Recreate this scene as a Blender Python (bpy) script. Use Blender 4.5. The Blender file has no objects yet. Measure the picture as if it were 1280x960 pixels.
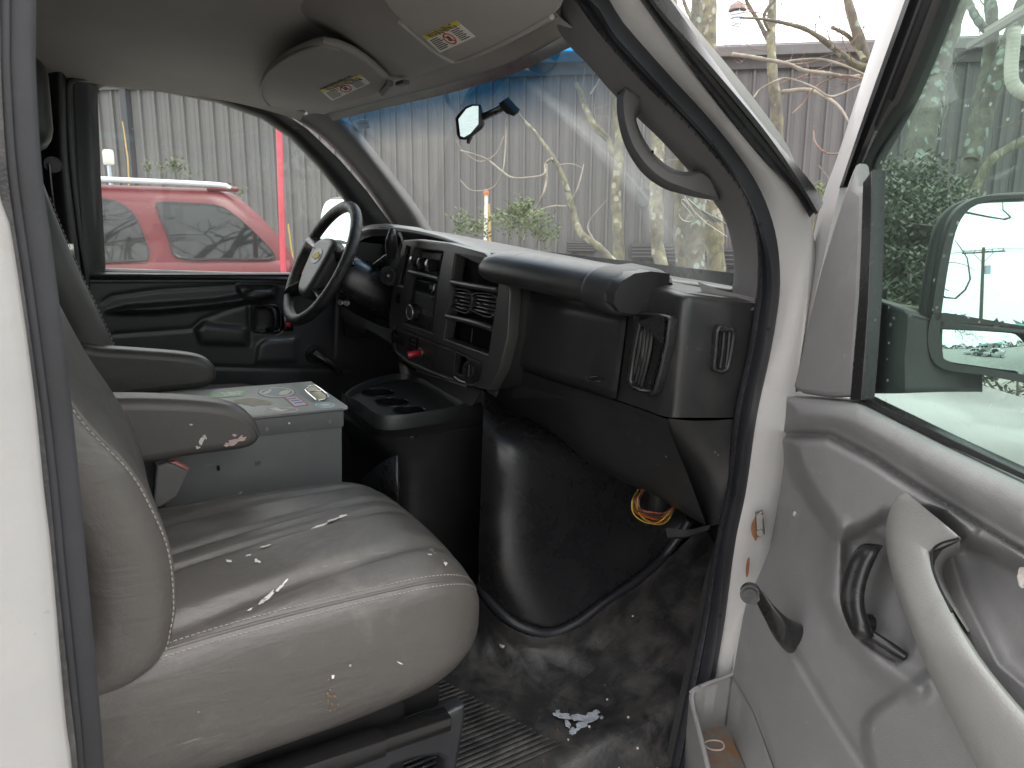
import bpy, bmesh, math, random
import numpy as np
from mathutils import Matrix, Vector
random.seed(7); RNG = np.random.default_rng(7)
SC = bpy.context.scene
COL = SC.collection

# ------------------------------------------------------------------ camera
F = 900.0                                    # focal length in pixels of a 1280 x 960 picture
EYE = np.array([0.0, 0.0, 1.55])
def basis(yaw, pitch, roll):
    yaw, pitch, roll = map(math.radians, (yaw, pitch, roll))
    fw = np.array([math.sin(yaw)*math.cos(pitch), math.cos(yaw)*math.cos(pitch), -math.sin(pitch)])
    rt = np.array([math.cos(yaw), -math.sin(yaw), 0.0]); up = np.cross(rt, fw)
    return rt*math.cos(roll)+up*math.sin(roll), -rt*math.sin(roll)+up*math.cos(roll), fw
VRT, VUP, VFW = basis(33.5, 13.0, 3.0)       # camera seen from the (slightly tilted) van
WRT, WUP, WFW = basis(33.5, 10.8, 0.3)       # the same camera in the upright world
RV = np.stack([VRT, VUP, -VFW], 1); RW = np.stack([WRT, WUP, -WFW], 1)
RVAN = RW @ RV.T                             # the van stands on sloping ground
VAN_M = Matrix.Translation(Vector(EYE)) @ Matrix([list(r) for r in RVAN]).to_4x4() @ Matrix.Translation(-Vector(EYE))
cam_data = bpy.data.cameras.new('camera')
cam_data.sensor_width = 36.0; cam_data.lens = F/1280*36.0
cam_data.clip_start = 0.02; cam_data.clip_end = 600
cam = bpy.data.objects.new('camera', cam_data); COL.objects.link(cam)
cam.matrix_world = Matrix.Translation(Vector(EYE)) @ Matrix([list(r) for r in RW]).to_4x4()
SC.camera = cam
cam_data.dof.use_dof = True; cam_data.dof.focus_distance = 1.7; cam_data.dof.aperture_fstop = 11

# ------------------------------------------------------------------ overcast sky, weak wide sun, exposure
world = bpy.data.worlds.new('World'); SC.world = world; world.use_nodes = True
wn = world.node_tree.nodes; wl = world.node_tree.links; wn.clear()
SUN_EL, SUN_AZ = math.radians(62), math.radians(150)
sky = wn.new('ShaderNodeTexSky'); sky.sky_type = 'NISHITA'; sky.sun_disc = False
sky.sun_elevation = SUN_EL; sky.sun_rotation = SUN_AZ; sky.air_density = 1.0; sky.dust_density = 4.0; sky.ozone_density = 1.0
hs = wn.new('ShaderNodeHueSaturation'); hs.inputs['Saturation'].default_value = 0.10
wl.new(sky.outputs[0], hs.inputs['Color'])
mixw = wn.new('ShaderNodeMixRGB'); mixw.inputs[0].default_value = 0.75; mixw.inputs[2].default_value = (8.7, 8.55, 8.6, 1)   # the cloud deck
wl.new(hs.outputs[0], mixw.inputs[1])
bg = wn.new('ShaderNodeBackground'); bg.inputs['Strength'].default_value = 0.13
wl.new(mixw.outputs[0], bg.inputs['Color'])
wo = wn.new('ShaderNodeOutputWorld'); wl.new(bg.outputs[0], wo.inputs['Surface'])
sun_data = bpy.data.lights.new('sun', 'SUN'); sun_data.energy = 0.5; sun_data.angle = math.radians(25); sun_data.color = (1.0, 0.97, 0.93)
sun = bpy.data.objects.new('sun', sun_data); COL.objects.link(sun)
sd = Vector((math.sin(SUN_AZ)*math.cos(SUN_EL), math.cos(SUN_AZ)*math.cos(SUN_EL), math.sin(SUN_EL)))   # towards the sun
sun.rotation_euler = sd.to_track_quat('Z', 'Y').to_euler(); sun.location = (0, -10, 20)
SC.view_settings.view_transform = 'Standard'; SC.view_settings.look = 'None'
SC.view_settings.gamma = 1.0; SC.view_settings.use_curve_mapping = False
SC.view_settings.exposure = 1.75
SC.cycles.max_bounces = 10; SC.cycles.transparent_max_bounces = 24; SC.cycles.diffuse_bounces = 5; SC.cycles.glossy_bounces = 5
SC.cycles.caustics_reflective = False; SC.cycles.caustics_refractive = False
SC.cycles.use_denoising = True
SC.cycles.sample_clamp_indirect = 6.0

# ------------------------------------------------------------------ pixels to places
def ray(x, y, w=False):
    a, b, c = (WRT, WUP, WFW) if w else (VRT, VUP, VFW)
    return c + a*(x-640)/F - b*(y-480)/F
def at(x, y, **k):                           # point of the van frame on the plane X=, Y= or Z= seen at a pixel
    d = ray(x, y); (n, v), = k.items(); i = 'XYZ'.index(n)
    return EYE + d*(v-EYE[i])/d[i]
def wat(x, y, depth): return EYE + ray(x, y, True)*depth
def proj(p):
    q = np.asarray(p, float)-EYE; w = q@VFW
    return 640+F*(q@VRT)/w, 480-F*(q@VUP)/w

# ------------------------------------------------------------------ curves and surfaces
def cr(pts, n, closed=False):
    """n points evenly along a Catmull-Rom curve"""
    P = np.asarray(pts, float); m = len(P)
    if m == 2 and not closed: return P[0]+(P[1]-P[0])*np.linspace(0, 1, n)[:, None]
    Q = np.vstack([P[-1:], P, P[:2]]) if closed else np.vstack([2*P[0]-P[1], P, 2*P[-1]-P[-2]])
    segs = m if closed else m-1; out = []
    k = 12; t = np.linspace(0, 1, k, endpoint=False)[:, None]
    for i in range(segs):
        a, b, c, d = Q[i], Q[i+1], Q[i+2], Q[i+3]
        out.append(0.5*(2*b+(c-a)*t+(2*a-5*b+4*c-d)*t*t+(3*b-a-3*c+d)*t**3))
    out.append((P[:1] if closed else P[-1:])); D = np.vstack(out)
    s = np.r_[0, np.cumsum(np.linalg.norm(np.diff(D, axis=0), axis=1))]
    u = np.linspace(0, s[-1], n+1)[:-1] if closed else np.linspace(0, s[-1], n)
    return np.stack([np.interp(u, s, D[:, i]) for i in range(D.shape[1])], 1)
def lin(pts, n):
    D = np.asarray(pts, float); s = np.r_[0, np.cumsum(np.linalg.norm(np.diff(D, axis=0), axis=1))]
    u = np.linspace(0, s[-1], n); return np.stack([np.interp(u, s, D[:, i]) for i in range(D.shape[1])], 1)
def crp(P, n):
    """Catmull-Rom through rows with even parameter (for patches)"""
    P = np.asarray(P, float); m = P.shape[0]
    if m == 2: return P[0]+(P[1]-P[0])*np.linspace(0, 1, n).reshape((-1,)+(1,)*(P.ndim-1))
    Q = np.concatenate([2*P[:1]-P[1:2], P, 2*P[-1:]-P[-2:-1]]); u = np.linspace(0, m-1, n); out = []
    for v in u:
        i = min(int(v), m-2); t = v-i; a, b, c, d = Q[i], Q[i+1], Q[i+2], Q[i+3]
        out.append(0.5*(2*b+(c-a)*t+(2*a-5*b+4*c-d)*t*t+(3*b-a-3*c+d)*t**3))
    return np.array(out)
def patch(ctrl, nu, nv):
    G = crp(np.asarray(ctrl, float), nu)
    return np.stack([crp(G[i], nv) for i in range(nu)])

def link(me, name, mat, parent):
    o = bpy.data.objects.new(name, me); COL.objects.link(o)
    if mat is not None and not me.materials: me.materials.append(mat)
    if parent is not None: o.parent = parent
    return o
def finish(me, angle=40):
    for p in me.polygons: p.use_smooth = True
    if angle: me.set_sharp_from_angle(angle=math.radians(angle))
def from_data(name, V, Fc, mat, parent=None, angle=40):
    me = bpy.data.meshes.new(name); me.from_pydata([tuple(map(float, v)) for v in V], [], Fc); me.update(); finish(me, angle)
    return link(me, name, mat, parent)
def bm_obj(name, bm, mat, parent=None, angle=35):
    me = bpy.data.meshes.new(name); bm.normal_update(); bm.to_mesh(me); bm.free(); finish(me, angle)
    return link(me, name, mat, parent)
def grid(name, G, mat, parent=None, cu=False, cv=False, thick=0.0, angle=50, caps=False):
    """mesh of a grid of points G[u][v]; closed ways cu / cv; optional thickness"""
    G = np.asarray(G, float); nu, nv = G.shape[:2]
    V = G.reshape(-1, 3); Fc = []; uv = []
    for i in range(nu if cu else nu-1):
        for j in range(nv if cv else nv-1):
            a, b = i, (i+1) % nu; c, d = j, (j+1) % nv
            Fc.append((a*nv+c, b*nv+c, b*nv+d, a*nv+d))
            u0, u1, v0, v1 = i/(nu-1), (i+1)/(nu-1), j/(nv-1), (j+1)/(nv-1)
            uv += [(u0, v0), (u1, v0), (u1, v1), (u0, v1)]
    if caps:
        if cv: Fc += [tuple(range(nv))[::-1], tuple((nu-1)*nv+j for j in range(nv))]; uv += [(0, 0)]*(2*nv)
    me = bpy.data.meshes.new(name); me.from_pydata([tuple(v) for v in V], [], Fc)
    l = me.uv_layers.new(name='uv'); l.data.foreach_set('uv', np.array(uv, 'f').ravel())
    me.update(); finish(me, angle)
    o = link(me, name, mat, parent)
    if thick:
        m = o.modifiers.new('thickness', 'SOLIDIFY'); m.thickness = thick; m.offset = -1
    return o
def loft(name, curves, mat, parent=None, n=40, smooth=True, **k):
    return grid(name, [cr(c, n) if smooth else lin(c, n) for c in curves], mat, parent, **k)
def frames(path):
    P = np.asarray(path, float); T = np.gradient(P, axis=0); T /= np.linalg.norm(T, axis=1)[:, None]+1e-12
    a = np.array([0, 0, 1.0]) if abs(T[0][2]) < .9 else np.array([1.0, 0, 0])
    N = np.cross(T[0], a); N /= np.linalg.norm(N); out = []
    for t in T:
        N = N-t*(N@t); N /= np.linalg.norm(N)+1e-12; out.append((t, N, np.cross(t, N)))
    return out
def tube_grid(path, rad, seg=8):
    P = np.asarray(path, float); R = np.broadcast_to(np.asarray(rad, float), (len(P),))
    a = np.linspace(0, 2*math.pi, seg, endpoint=False); G = []
    for p, r, (t, n, b) in zip(P, R, frames(P)):
        G.append(p+r*(np.cos(a)[:, None]*n+np.sin(a)[:, None]*b))
    return np.array(G)
def tube(name, pts, rad, mat, parent=None, n=None, seg=10, smooth=True, closed=False):
    if closed:
        P = cr(pts, n or 48, True); P = np.vstack([P, P[:1], P[1:2]])
        G = tube_grid(P, rad, seg)[:-2]; return grid(name, G, mat, parent, cu=True, cv=True)
    P = cr(pts, n or max(2, 8*(len(pts)-1))) if smooth else np.asarray(pts, float)
    R = rad if np.isscalar(rad) else np.interp(np.linspace(0, 1, len(P)), np.linspace(0, 1, len(rad)), rad)
    return grid(name, tube_grid(P, R, seg), mat, parent, cv=True, caps=True)
def sweep(name, path, profile, mat, parent=None, up=(0, 0, 1), caps=True, closed_profile=True, angle=50, scale=None):
    """profile (a, b): a sideways (path x up), b along up-ish normal"""
    P = np.asarray(path, float); T = np.gradient(P, axis=0); T /= np.linalg.norm(T, axis=1)[:, None]
    G = []; up = np.asarray(up, float)
    for i, (p, t) in enumerate(zip(P, T)):
        s = np.cross(t, up); s /= np.linalg.norm(s); u = np.cross(s, t); k = 1 if scale is None else scale[i]
        G.append([p+k*(a*s+b*u) for a, b in profile])
    return grid(name, G, mat, parent, cv=closed_profile, caps=caps and closed_profile, angle=angle)
def rounded(name, center, size, r, mat, parent=None, rot=None, seg=2, taper=None):
    bm = bmesh.new(); bmesh.ops.create_cube(bm, size=1)
    for v in bm.verts:
        z = v.co.z
        v.co = Vector((v.co.x*size[0], v.co.y*size[1], v.co.z*size[2]))
        if taper and z > 0: v.co.x *= taper; v.co.y *= taper
    if r: bmesh.ops.bevel(bm, geom=bm.edges[:], offset=r, segments=seg, profile=0.5, affect='EDGES')
    M = Matrix.Translation(Vector(center))
    if rot is not None: M = M @ rot.to_4x4()
    bm.transform(M)
    return bm_obj(name, bm, mat, parent)
def rotm(cols): return Matrix([[float(cols[j][i]) for j in range(3)] for i in range(3)])
def disc(name, c, axis, r, h, mat, parent=None, seg=24, bev=0.0, r2=None):
    """short cylinder from c along axis"""
    bm = bmesh.new(); bmesh.ops.create_cone(bm, cap_ends=True, segments=seg, radius1=r, radius2=r if r2 is None else r2, depth=h)
    if bev: bmesh.ops.bevel(bm, geom=[e for e in bm.edges if abs(e.verts[0].co.z-e.verts[1].co.z) < 1e-6], offset=bev, segments=2, affect='EDGES')
    q = Vector(axis).normalized().to_track_quat('Z', 'Y')
    bm.transform(Matrix.Translation(Vector(c)+Vector(axis).normalized()*h/2) @ q.to_matrix().to_4x4())
    return bm_obj(name, bm, mat, parent)
def join(name, objs, parent=None):
    """merge freshly made meshes of ONE part"""
    bm = bmesh.new(); mats = []
    for o in objs:
        me = o.data; idx = []
        for m in me.materials:
            if m not in mats: mats.append(m)
            idx.append(mats.index(m))
        k = len(bm.faces); bm.from_mesh(me); bm.faces.ensure_lookup_table()
        for f in bm.faces[k:]: f.material_index = idx[f.material_index] if idx else 0
    me = bpy.data.meshes.new(name); bm.to_mesh(me); bm.free()
    for m in mats: me.materials.append(m)
    finish(me, 40)
    for o in objs: bpy.data.objects.remove(o)
    return link(me, name, None, parent)

class Plane:
    """a plane of the van frame (or world) on which outlines are drawn; h is the height towards the viewer"""
    def __init__(s, o, ex, ey, w=False):
        s.o = np.asarray(o, float); s.ex = np.asarray(ex, float)/np.linalg.norm(ex); s.ey = np.asarray(ey, float); s.ey = s.ey-s.ex*(s.ey@s.ex)
        s.ey /= np.linalg.norm(s.ey); s.en = np.cross(s.ex, s.ey); s.w = w
    def ab(s, x, y, h=0.0):
        d = ray(x, y, s.w); o = s.o+s.en*h
        p = EYE+d*((o-EYE)@s.en)/(d@s.en)-s.o
        return np.array([p@s.ex, p@s.ey])
    def p(s, a, b, h=0.0): return s.o+a*s.ex+b*s.ey+h*s.en
    def px(s, x, y, h=0.0): return s.p(*s.ab(x, y, h), h)
    def plate(s, name, outer, mat, parent=None, holes=(), h0=0.0, h1=0.004, bev=0.0, px=True, smooth=0, res=2):
        cu = bpy.data.curves.new(name, 'CURVE'); cu.dimensions = '2D'; cu.fill_mode = 'BOTH'
        for poly in [outer]+list(holes):
            Q = np.array([s.ab(x, y, h1) for x, y in poly]) if px else np.asarray(poly, float)
            if smooth: Q = cr(Q, smooth, True)
            sp = cu.splines.new('POLY'); sp.points.add(len(Q)-1); sp.use_cyclic_u = True
            for q, c in zip(sp.points, Q): q.co = (c[0], c[1], 0, 1)
        hh = (h1-h0)/2; bev = min(bev, hh*.98)
        cu.extrude = max(hh-bev, 1e-5)
        if bev > 0: cu.bevel_depth = bev; cu.bevel_resolution = res; cu.offset = -bev
        ob = bpy.data.objects.new('tmp', cu); me = bpy.data.meshes.new_from_object(ob); bpy.data.objects.remove(ob); bpy.data.curves.remove(cu)
        hm = (h0+h1)/2; n = len(me.vertices); co = np.empty(n*3); me.vertices.foreach_get('co', co); co = co.reshape(-1, 3)
        V = s.o+co[:, :1]*s.ex+co[:, 1:2]*s.ey+(co[:, 2:3]+hm)*s.en
        me.vertices.foreach_set('co', V.astype('f').ravel()); me.update(); me.name = name
        me.materials.clear(); finish(me, 35)
        return link(me, name, mat, parent)
    def text(s, name, body, x, y, size, mat, parent=None, h=0.001, ang=0.0, thick=0.0003, px=True):
        cu = bpy.data.curves.new(name, 'FONT'); cu.body = body; cu.size = size; cu.extrude = thick; cu.align_x = 'CENTER'; cu.align_y = 'CENTER'; cu.resolution_u = 2
        ob = bpy.data.objects.new('tmp', cu); me = bpy.data.meshes.new_from_object(ob); bpy.data.objects.remove(ob); bpy.data.curves.remove(cu)
        c = s.ab(x, y, h) if px else (x, y); ca, sa = math.cos(ang), math.sin(ang)
        for v in me.vertices:
            a, b, z = v.co; v.co = Vector(s.p(c[0]+a*ca-b*sa, c[1]+a*sa+b*ca, h+z))
        me.update(); me.materials.clear(); me.name = name
        return link(me, name, mat, parent)

def sdist(X, Y, poly):
    """signed distance to a polygon (inside positive)"""
    P = np.asarray(poly, float); D = np.full(X.shape, 1e9); ins = np.zeros(X.shape, bool)
    for (x0, y0), (x1, y1) in zip(P, np.roll(P, -1, 0)):
        ex, ey = x1-x0, y1-y0; L = ex*ex+ey*ey+1e-9
        t = np.clip(((X-x0)*ex+(Y-y0)*ey)/L, 0, 1); D = np.minimum(D, np.hypot(X-x0-t*ex, Y-y0-t*ey))
        c = (y0 > Y) != (y1 > Y); ins ^= c & (X < (x1-x0)*(Y-y0)/((y1-y0) if y1 != y0 else 1e-9)+x0)
    return np.where(ins, D, -D)
def ldist(X, Y, line):
    D = np.full(np.shape(X), 1e9); P = np.asarray(line, float)
    for (x0, y0), (x1, y1) in zip(P[:-1], P[1:]):
        ex, ey = x1-x0, y1-y0; t = np.clip(((X-x0)*ex+(Y-y0)*ey)/(ex*ex+ey*ey+1e-9), 0, 1); D = np.minimum(D, np.hypot(X-x0-t*ex, Y-y0-t*ey))
    return D
def sstep(t): t = np.clip(t, 0, 1); return t*t*(3-2*t)
def relief(name, pl, left, right, y0, y1, nx, ny, feats, mat, parent=None, thick=0.0, top=None, ext=None):
    """moulded panel: points of plane pl between edge curves left(y), right(y) raised by height features given in pixels"""
    ys = np.linspace(y0, y1, ny); L = np.interp(ys, *np.array(left, float).T[::-1]); R = np.interp(ys, *np.array(right, float).T[::-1])
    s = np.linspace(0, 1, nx); X = L[:, None]+(R-L)[:, None]*s; Y = np.repeat(ys[:, None], nx, 1)
    if top is not None:
        T_ = np.interp(X, *np.array(top, float).T); Y = T_+(y1-T_)*np.linspace(0, 1, ny)[:, None]
    H = np.zeros(X.shape)
    for f in feats: H = f(X, Y, H)
    for _ in range(3):
        Q = np.pad(H, 1, mode='edge'); H = (Q[:-2, 1:-1]+Q[2:, 1:-1]+Q[1:-1, :-2]+Q[1:-1, 2:]+2*Q[1:-1, 1:-1])/6
    G = np.empty(X.shape+(3,))
    for i in range(ny):
        for j in range(nx):
            G[i, j] = pl.px(X[i, j], Y[i, j], H[i, j])
    if ext is not None:                      # carry the last column on along the plane to a = ext
        E_ = G[:, -1]; a_ = (E_-pl.o)@pl.ex; G = np.concatenate([G]+[(E_+pl.ex*((ext-a_)*t)[:, None])[:, None] for t in (.25, .5, .75, 1.0)], 1)
    return grid(name, G, mat, parent, thick=thick, angle=60)
def raise_(poly, h, soft): return lambda X, Y, H: H+h*sstep(sdist(X, Y, poly)/soft+.5)
def dome(poly, h, w): return lambda X, Y, H: H+h*np.sqrt(np.clip(1-(1-np.clip(sdist(X, Y, poly)/w, 0, 1))**2, 0, 1))
def groove(line, d, w): return lambda X, Y, H: H-d*np.exp(-(ldist(X, Y, line)/w)**2)

def empty(name, parent=None, M=None):
    o = bpy.data.objects.new(name, None); COL.objects.link(o); o.empty_display_size = .1
    if M is not None: o.matrix_world = M
    if parent is not None: o.parent = parent
    return o
def tag(o, label=None, cat=None, group=None, kind=None):
    for k, v in (('label', label), ('category', cat), ('group', group), ('kind', kind)):
        if v: o[k] = v
    return o

# ------------------------------------------------------------------ materials
def nodes(name):
    m = bpy.data.materials.new(name); m.use_nodes = True; nt = m.node_tree; nt.nodes.clear()
    out = nt.nodes.new('ShaderNodeOutputMaterial'); return m, nt.nodes, nt.links, out
def noise(N, L, scale, detail=4, rough=.6, vec=None, dist=0.0):
    t = N.new('ShaderNodeTexNoise'); t.inputs['Scale'].default_value = scale; t.inputs['Detail'].default_value = detail
    t.inputs['Roughness'].default_value = rough; t.inputs['Distortion'].default_value = dist
    if vec is not None: L.new(vec, t.inputs['Vector'])
    return t.outputs[0]
def ramp(N, L, src, p0, p1, c0=(0, 0, 0, 1), c1=(1, 1, 1, 1)):
    r = N.new('ShaderNodeValToRGB'); r.color_ramp.elements[0].position = p0; r.color_ramp.elements[1].position = p1
    r.color_ramp.elements[0].color = c0; r.color_ramp.elements[1].color = c1; L.new(src, r.inputs[0]); return r.outputs[0]
def mixc(N, L, fac, a, b, mode='MIX'):
    m = N.new('ShaderNodeMixRGB'); m.blend_type = mode
    for s, v in ((m.inputs[0], fac), (m.inputs[1], a), (m.inputs[2], b)):
        if hasattr(v, 'links') or isinstance(v, bpy.types.NodeSocket): L.new(v, s)
        elif isinstance(v, (int, float)): s.default_value = v
        else: s.default_value = (*v[:3], 1)
    return m.outputs[0]
def mapping(N, L, scale=(1, 1, 1), rot=(0, 0, 0), uv=False, loc=(0, 0, 0)):
    tc = N.new('ShaderNodeTexCoord'); mp = N.new('ShaderNodeMapping'); mp.inputs['Scale'].default_value = scale; mp.inputs['Rotation'].default_value = rot; mp.inputs['Location'].default_value = loc
    L.new(tc.outputs['UV' if uv else 'Object'], mp.inputs[0]); return mp.outputs[0]
def math_(N, L, op, a, b=None):
    m = N.new('ShaderNodeMath'); m.operation = op
    for s, v in zip(m.inputs, (a, b)):
        if v is None: continue
        if isinstance(v, (int, float)): s.default_value = v
        else: L.new(v, s)
    return m.outputs[0]
def mat(name, col, rough=.5, metal=0.0, var=.12, vscale=7, grain=0.0, gscale=420, dust=None, dscale=9, dlo=.55, dhi=.8, scr=0.0, rvar=.1, spec=.5, coat=0.0, bump2=0.0, b2scale=20, folds=0.0, scrcol=(.55, .53, .5)):
    """painted / moulded surface: slight tone variation, optional grain relief, dust patches and thin scratches"""
    m, N, L, out = nodes(name); b = N.new('ShaderNodeBsdfPrincipled'); L.new(b.outputs[0], out.inputs[0])
    v = mapping(N, L); n1 = noise(N, L, vscale, 5, .65, v)
    c = mixc(N, L, ramp(N, L, n1, .3, .7), tuple(x*(1-var) for x in col), tuple(min(1, x*(1+var)) for x in col))
    r = math_(N, L, 'ADD', math_(N, L, 'MULTIPLY', n1, rvar*2), rough-rvar)
    if dust is not None:
        d = ramp(N, L, noise(N, L, dscale, 8, .72, v, .4), dlo, dhi); c = mixc(N, L, math_(N, L, 'MULTIPLY', d, .8), c, dust)
        r = math_(N, L, 'ADD', r, math_(N, L, 'MULTIPLY', d, .25))
    if scr:
        va = mapping(N, L, (3, 60, 22), (.3, .5, .4)); s1 = ramp(N, L, noise(N, L, 2.2, 3, .5, va, 1.5), .70, .73)
        msk = ramp(N, L, noise(N, L, 5, 2, .5, v), .48, .62)
        c = mixc(N, L, math_(N, L, 'MULTIPLY', math_(N, L, 'MULTIPLY', s1, msk), scr), c, scrcol)
    L.new(c, b.inputs['Base Color']); L.new(r, b.inputs['Roughness'])
    b.inputs['Metallic'].default_value = metal; b.inputs['Specular IOR Level'].default_value = spec; b.inputs['Coat Weight'].default_value = coat
    if grain or bump2 or folds:
        h = None
        if grain:
            vo = N.new('ShaderNodeTexVoronoi'); vo.inputs['Scale'].default_value = gscale; L.new(v, vo.inputs['Vector'])
            bp = N.new('ShaderNodeBump'); bp.inputs['Strength'].default_value = grain; bp.inputs['Distance'].default_value = .002; L.new(vo.outputs['Distance'], bp.inputs['Height']); h = bp.outputs[0]
        if bump2:
            bq = N.new('ShaderNodeBump'); bq.inputs['Strength'].default_value = bump2; bq.inputs['Distance'].default_value = .01; L.new(noise(N, L, b2scale, 5, .6, v), bq.inputs['Height'])
            if h is not None: L.new(h, bq.inputs['Normal'])
            h = bq.outputs[0]
        if folds:
            bf = N.new('ShaderNodeBump'); bf.inputs['Strength'].default_value = folds; bf.inputs['Distance'].default_value = .012
            L.new(noise(N, L, 3.0, 3, .5, mapping(N, L, (2.2, 5.0, 6.5), (.25, .5, .2)), 1.6), bf.inputs['Height'])
            if h is not None: L.new(h, bf.inputs['Normal'])
            h = bf.outputs[0]
        L.new(h, b.inputs['Normal'])
    return m
STREAK = (.72, .92, .33, .6, -.8)
def glass(name, tint=(.9, .96, .93), haze=.05, refl=1.0, streak=0.0, band=None, drops=0.0, hazecol=(.75, .8, .78)):
    """clear pane: tinted transmission, mirror reflection by angle, a film of dirt and wiper streaks"""
    m, N, L, out = nodes(name)
    tr = N.new('ShaderNodeBsdfTransparent'); gl = N.new('ShaderNodeBsdfGlossy'); gl.inputs['Roughness'].default_value = .01
    df = N.new('ShaderNodeBsdfTranslucent'); df.inputs['Color'].default_value = (*hazecol, 1)
    dd = N.new('ShaderNodeBsdfDiffuse'); dd.inputs['Color'].default_value = (*hazecol, 1)
    ad = N.new('ShaderNodeMixShader'); L.new(df.outputs[0], ad.inputs[1]); L.new(dd.outputs[0], ad.inputs[2]); ad.inputs[0].default_value = .35
    v = mapping(N, L); hz = math_(N, L, 'MULTIPLY', ramp(N, L, noise(N, L, 4, 6, .65, v), .3, .75, (.82,)*3+(1,), (1,)*4), haze)
    if streak:
        uvn = N.new('ShaderNodeTexCoord').outputs['UV']; sp = N.new('ShaderNodeSeparateXYZ'); L.new(uvn, sp.inputs[0])
        # arcs round the wiper pivot: thin lines by radius, within a sector
        du = math_(N, L, 'SUBTRACT', sp.outputs[1], STREAK[0]); dv = math_(N, L, 'MULTIPLY', math_(N, L, 'SUBTRACT', sp.outputs[0], STREAK[1]), STREAK[2])
        t = math_(N, L, 'ADD', math_(N, L, 'MULTIPLY', du, STREAK[3]), math_(N, L, 'MULTIPLY', dv, STREAK[4]))
        s = math_(N, L, 'ADD', math_(N, L, 'MULTIPLY', du, -STREAK[4]), math_(N, L, 'MULTIPLY', dv, STREAK[3]))
        ang = math_(N, L, 'DIVIDE', s, math_(N, L, 'ADD', math_(N, L, 'ABSOLUTE', t), .05))
        cx = N.new('ShaderNodeCombineXYZ'); L.new(math_(N, L, 'MULTIPLY', ang, 26), cx.inputs[0]); L.new(math_(N, L, 'MULTIPLY', t, .9), cx.inputs[1])
        ln = ramp(N, L, noise(N, L, 2.0, 9, .72, cx.outputs[0]), .38, .8)
        sec = ramp(N, L, math_(N, L, 'ABSOLUTE', ang), .05, .26, (1,)*4, (0, 0, 0, 1))
        lng = math_(N, L, 'MULTIPLY', ramp(N, L, t, .0, .06), ramp(N, L, t, .24, .36, (1,)*4, (0, 0, 0, 1)))
        stk = math_(N, L, 'MULTIPLY', math_(N, L, 'MULTIPLY', ln, sec), math_(N, L, 'MULTIPLY', lng, streak))
        hz = math_(N, L, 'ADD', hz, stk)
    if drops:
        vo = N.new('ShaderNodeTexVoronoi'); vo.inputs['Scale'].default_value = 42; vo.inputs['Randomness'].default_value = 1; L.new(v, vo.inputs['Vector'])
        dr = math_(N, L, 'MULTIPLY', ramp(N, L, vo.outputs['Distance'], .10, .13, (1,)*4, (0, 0, 0, 1)), ramp(N, L, noise(N, L, 6, 2, .5, v), .45, .6))
        hz = math_(N, L, 'ADD', hz, math_(N, L, 'MULTIPLY', dr, drops))
    if band:
        uvn = N.new('ShaderNodeTexCoord').outputs['UV']; sp = N.new('ShaderNodeSeparateXYZ'); L.new(uvn, sp.inputs[0])
        f = ramp(N, L, sp.outputs[0], band[0], band[1]); L.new(mixc(N, L, f, tint, band[2]), tr.inputs['Color'])
        hz = math_(N, L, 'MULTIPLY', hz, ramp(N, L, sp.outputs[0], band[0], band[1], (1,)*4, (.25,)*3+(1,)))
    else: tr.inputs['Color'].default_value = (*tint, 1)
    lw = N.new('ShaderNodeLayerWeight'); lw.inputs['Blend'].default_value = .5
    fr = math_(N, L, 'ADD', math_(N, L, 'MULTIPLY', math_(N, L, 'POWER', lw.outputs['Facing'], 5.0), .9), .06)
    m1 = N.new('ShaderNodeMixShader'); L.new(math_(N, L, 'MULTIPLY', fr, refl), m1.inputs[0]); L.new(tr.outputs[0], m1.inputs[1]); L.new(gl.outputs[0], m1.inputs[2])
    m2 = N.new('ShaderNodeMixShader'); L.new(hz, m2.inputs[0]); L.new(m1.outputs[0], m2.inputs[1]); L.new(ad.outputs[0], m2.inputs[2])
    L.new(m2.outputs[0], out.inputs[0]); return m
# ------------------------------------------------------------------ colours of the van
M_WHITE = mat('white_paint', (.41, .402, .396), .32, var=.05, dust=(.38, .33, .28), dscale=14, dlo=.54, dhi=.85, coat=.2, scr=.3, scrcol=(.3, .2, .12))
M_TRIM = mat('grey_trim', (.138, .133, .132), .62, grain=.25, gscale=700, dust=(.26, .24, .22), dscale=25, dlo=.66, dhi=.85)
M_TRIM_L = mat('light_headliner', (.42, .395, .37), .9, var=.06, grain=.3, gscale=900)
M_VISOR = mat('visor_vinyl', (.32, .302, .285), .85, var=.05, grain=.25, gscale=900)
M_SEAL = mat('rubber_seal', (.021, .022, .026), .42, var=.3, dust=(.05, .052, .06), dscale=40, dlo=.58, dhi=.85, grain=.04, gscale=300)
M_BLACK = mat('black_dash', (.0245, .0240, .0248), .31, var=.2, grain=.14, gscale=800, dust=(.040, .038, .036), dscale=11, dlo=.5, dhi=.85, scr=.35, rvar=.06)
M_BLACK_S = mat('black_plastic', (.019, .0187, .0195), .27, var=.2, grain=.06, gscale=700, dust=(.06, .058, .055), dscale=16, dlo=.56, dhi=.85, scr=.3)
M_BLACK_G = mat('gloss_black', (.01, .01, .011), .18, var=.2)
M_DARK = mat('dark_cavity', (.006, .006, .007), .8)  # near-black; colours the outlet plates like deep shade, also used on dark parts
M_STACK = mat('charcoal_bezel', (.043, .045, .044), .33, var=.12, grain=.08, gscale=900, dust=(.09, .09, .085), dscale=22, dlo=.6, dhi=.85)
M_STACK2 = mat('dark_bezel', (.022, .023, .023), .4, var=.12, grain=.2, gscale=900)
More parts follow.
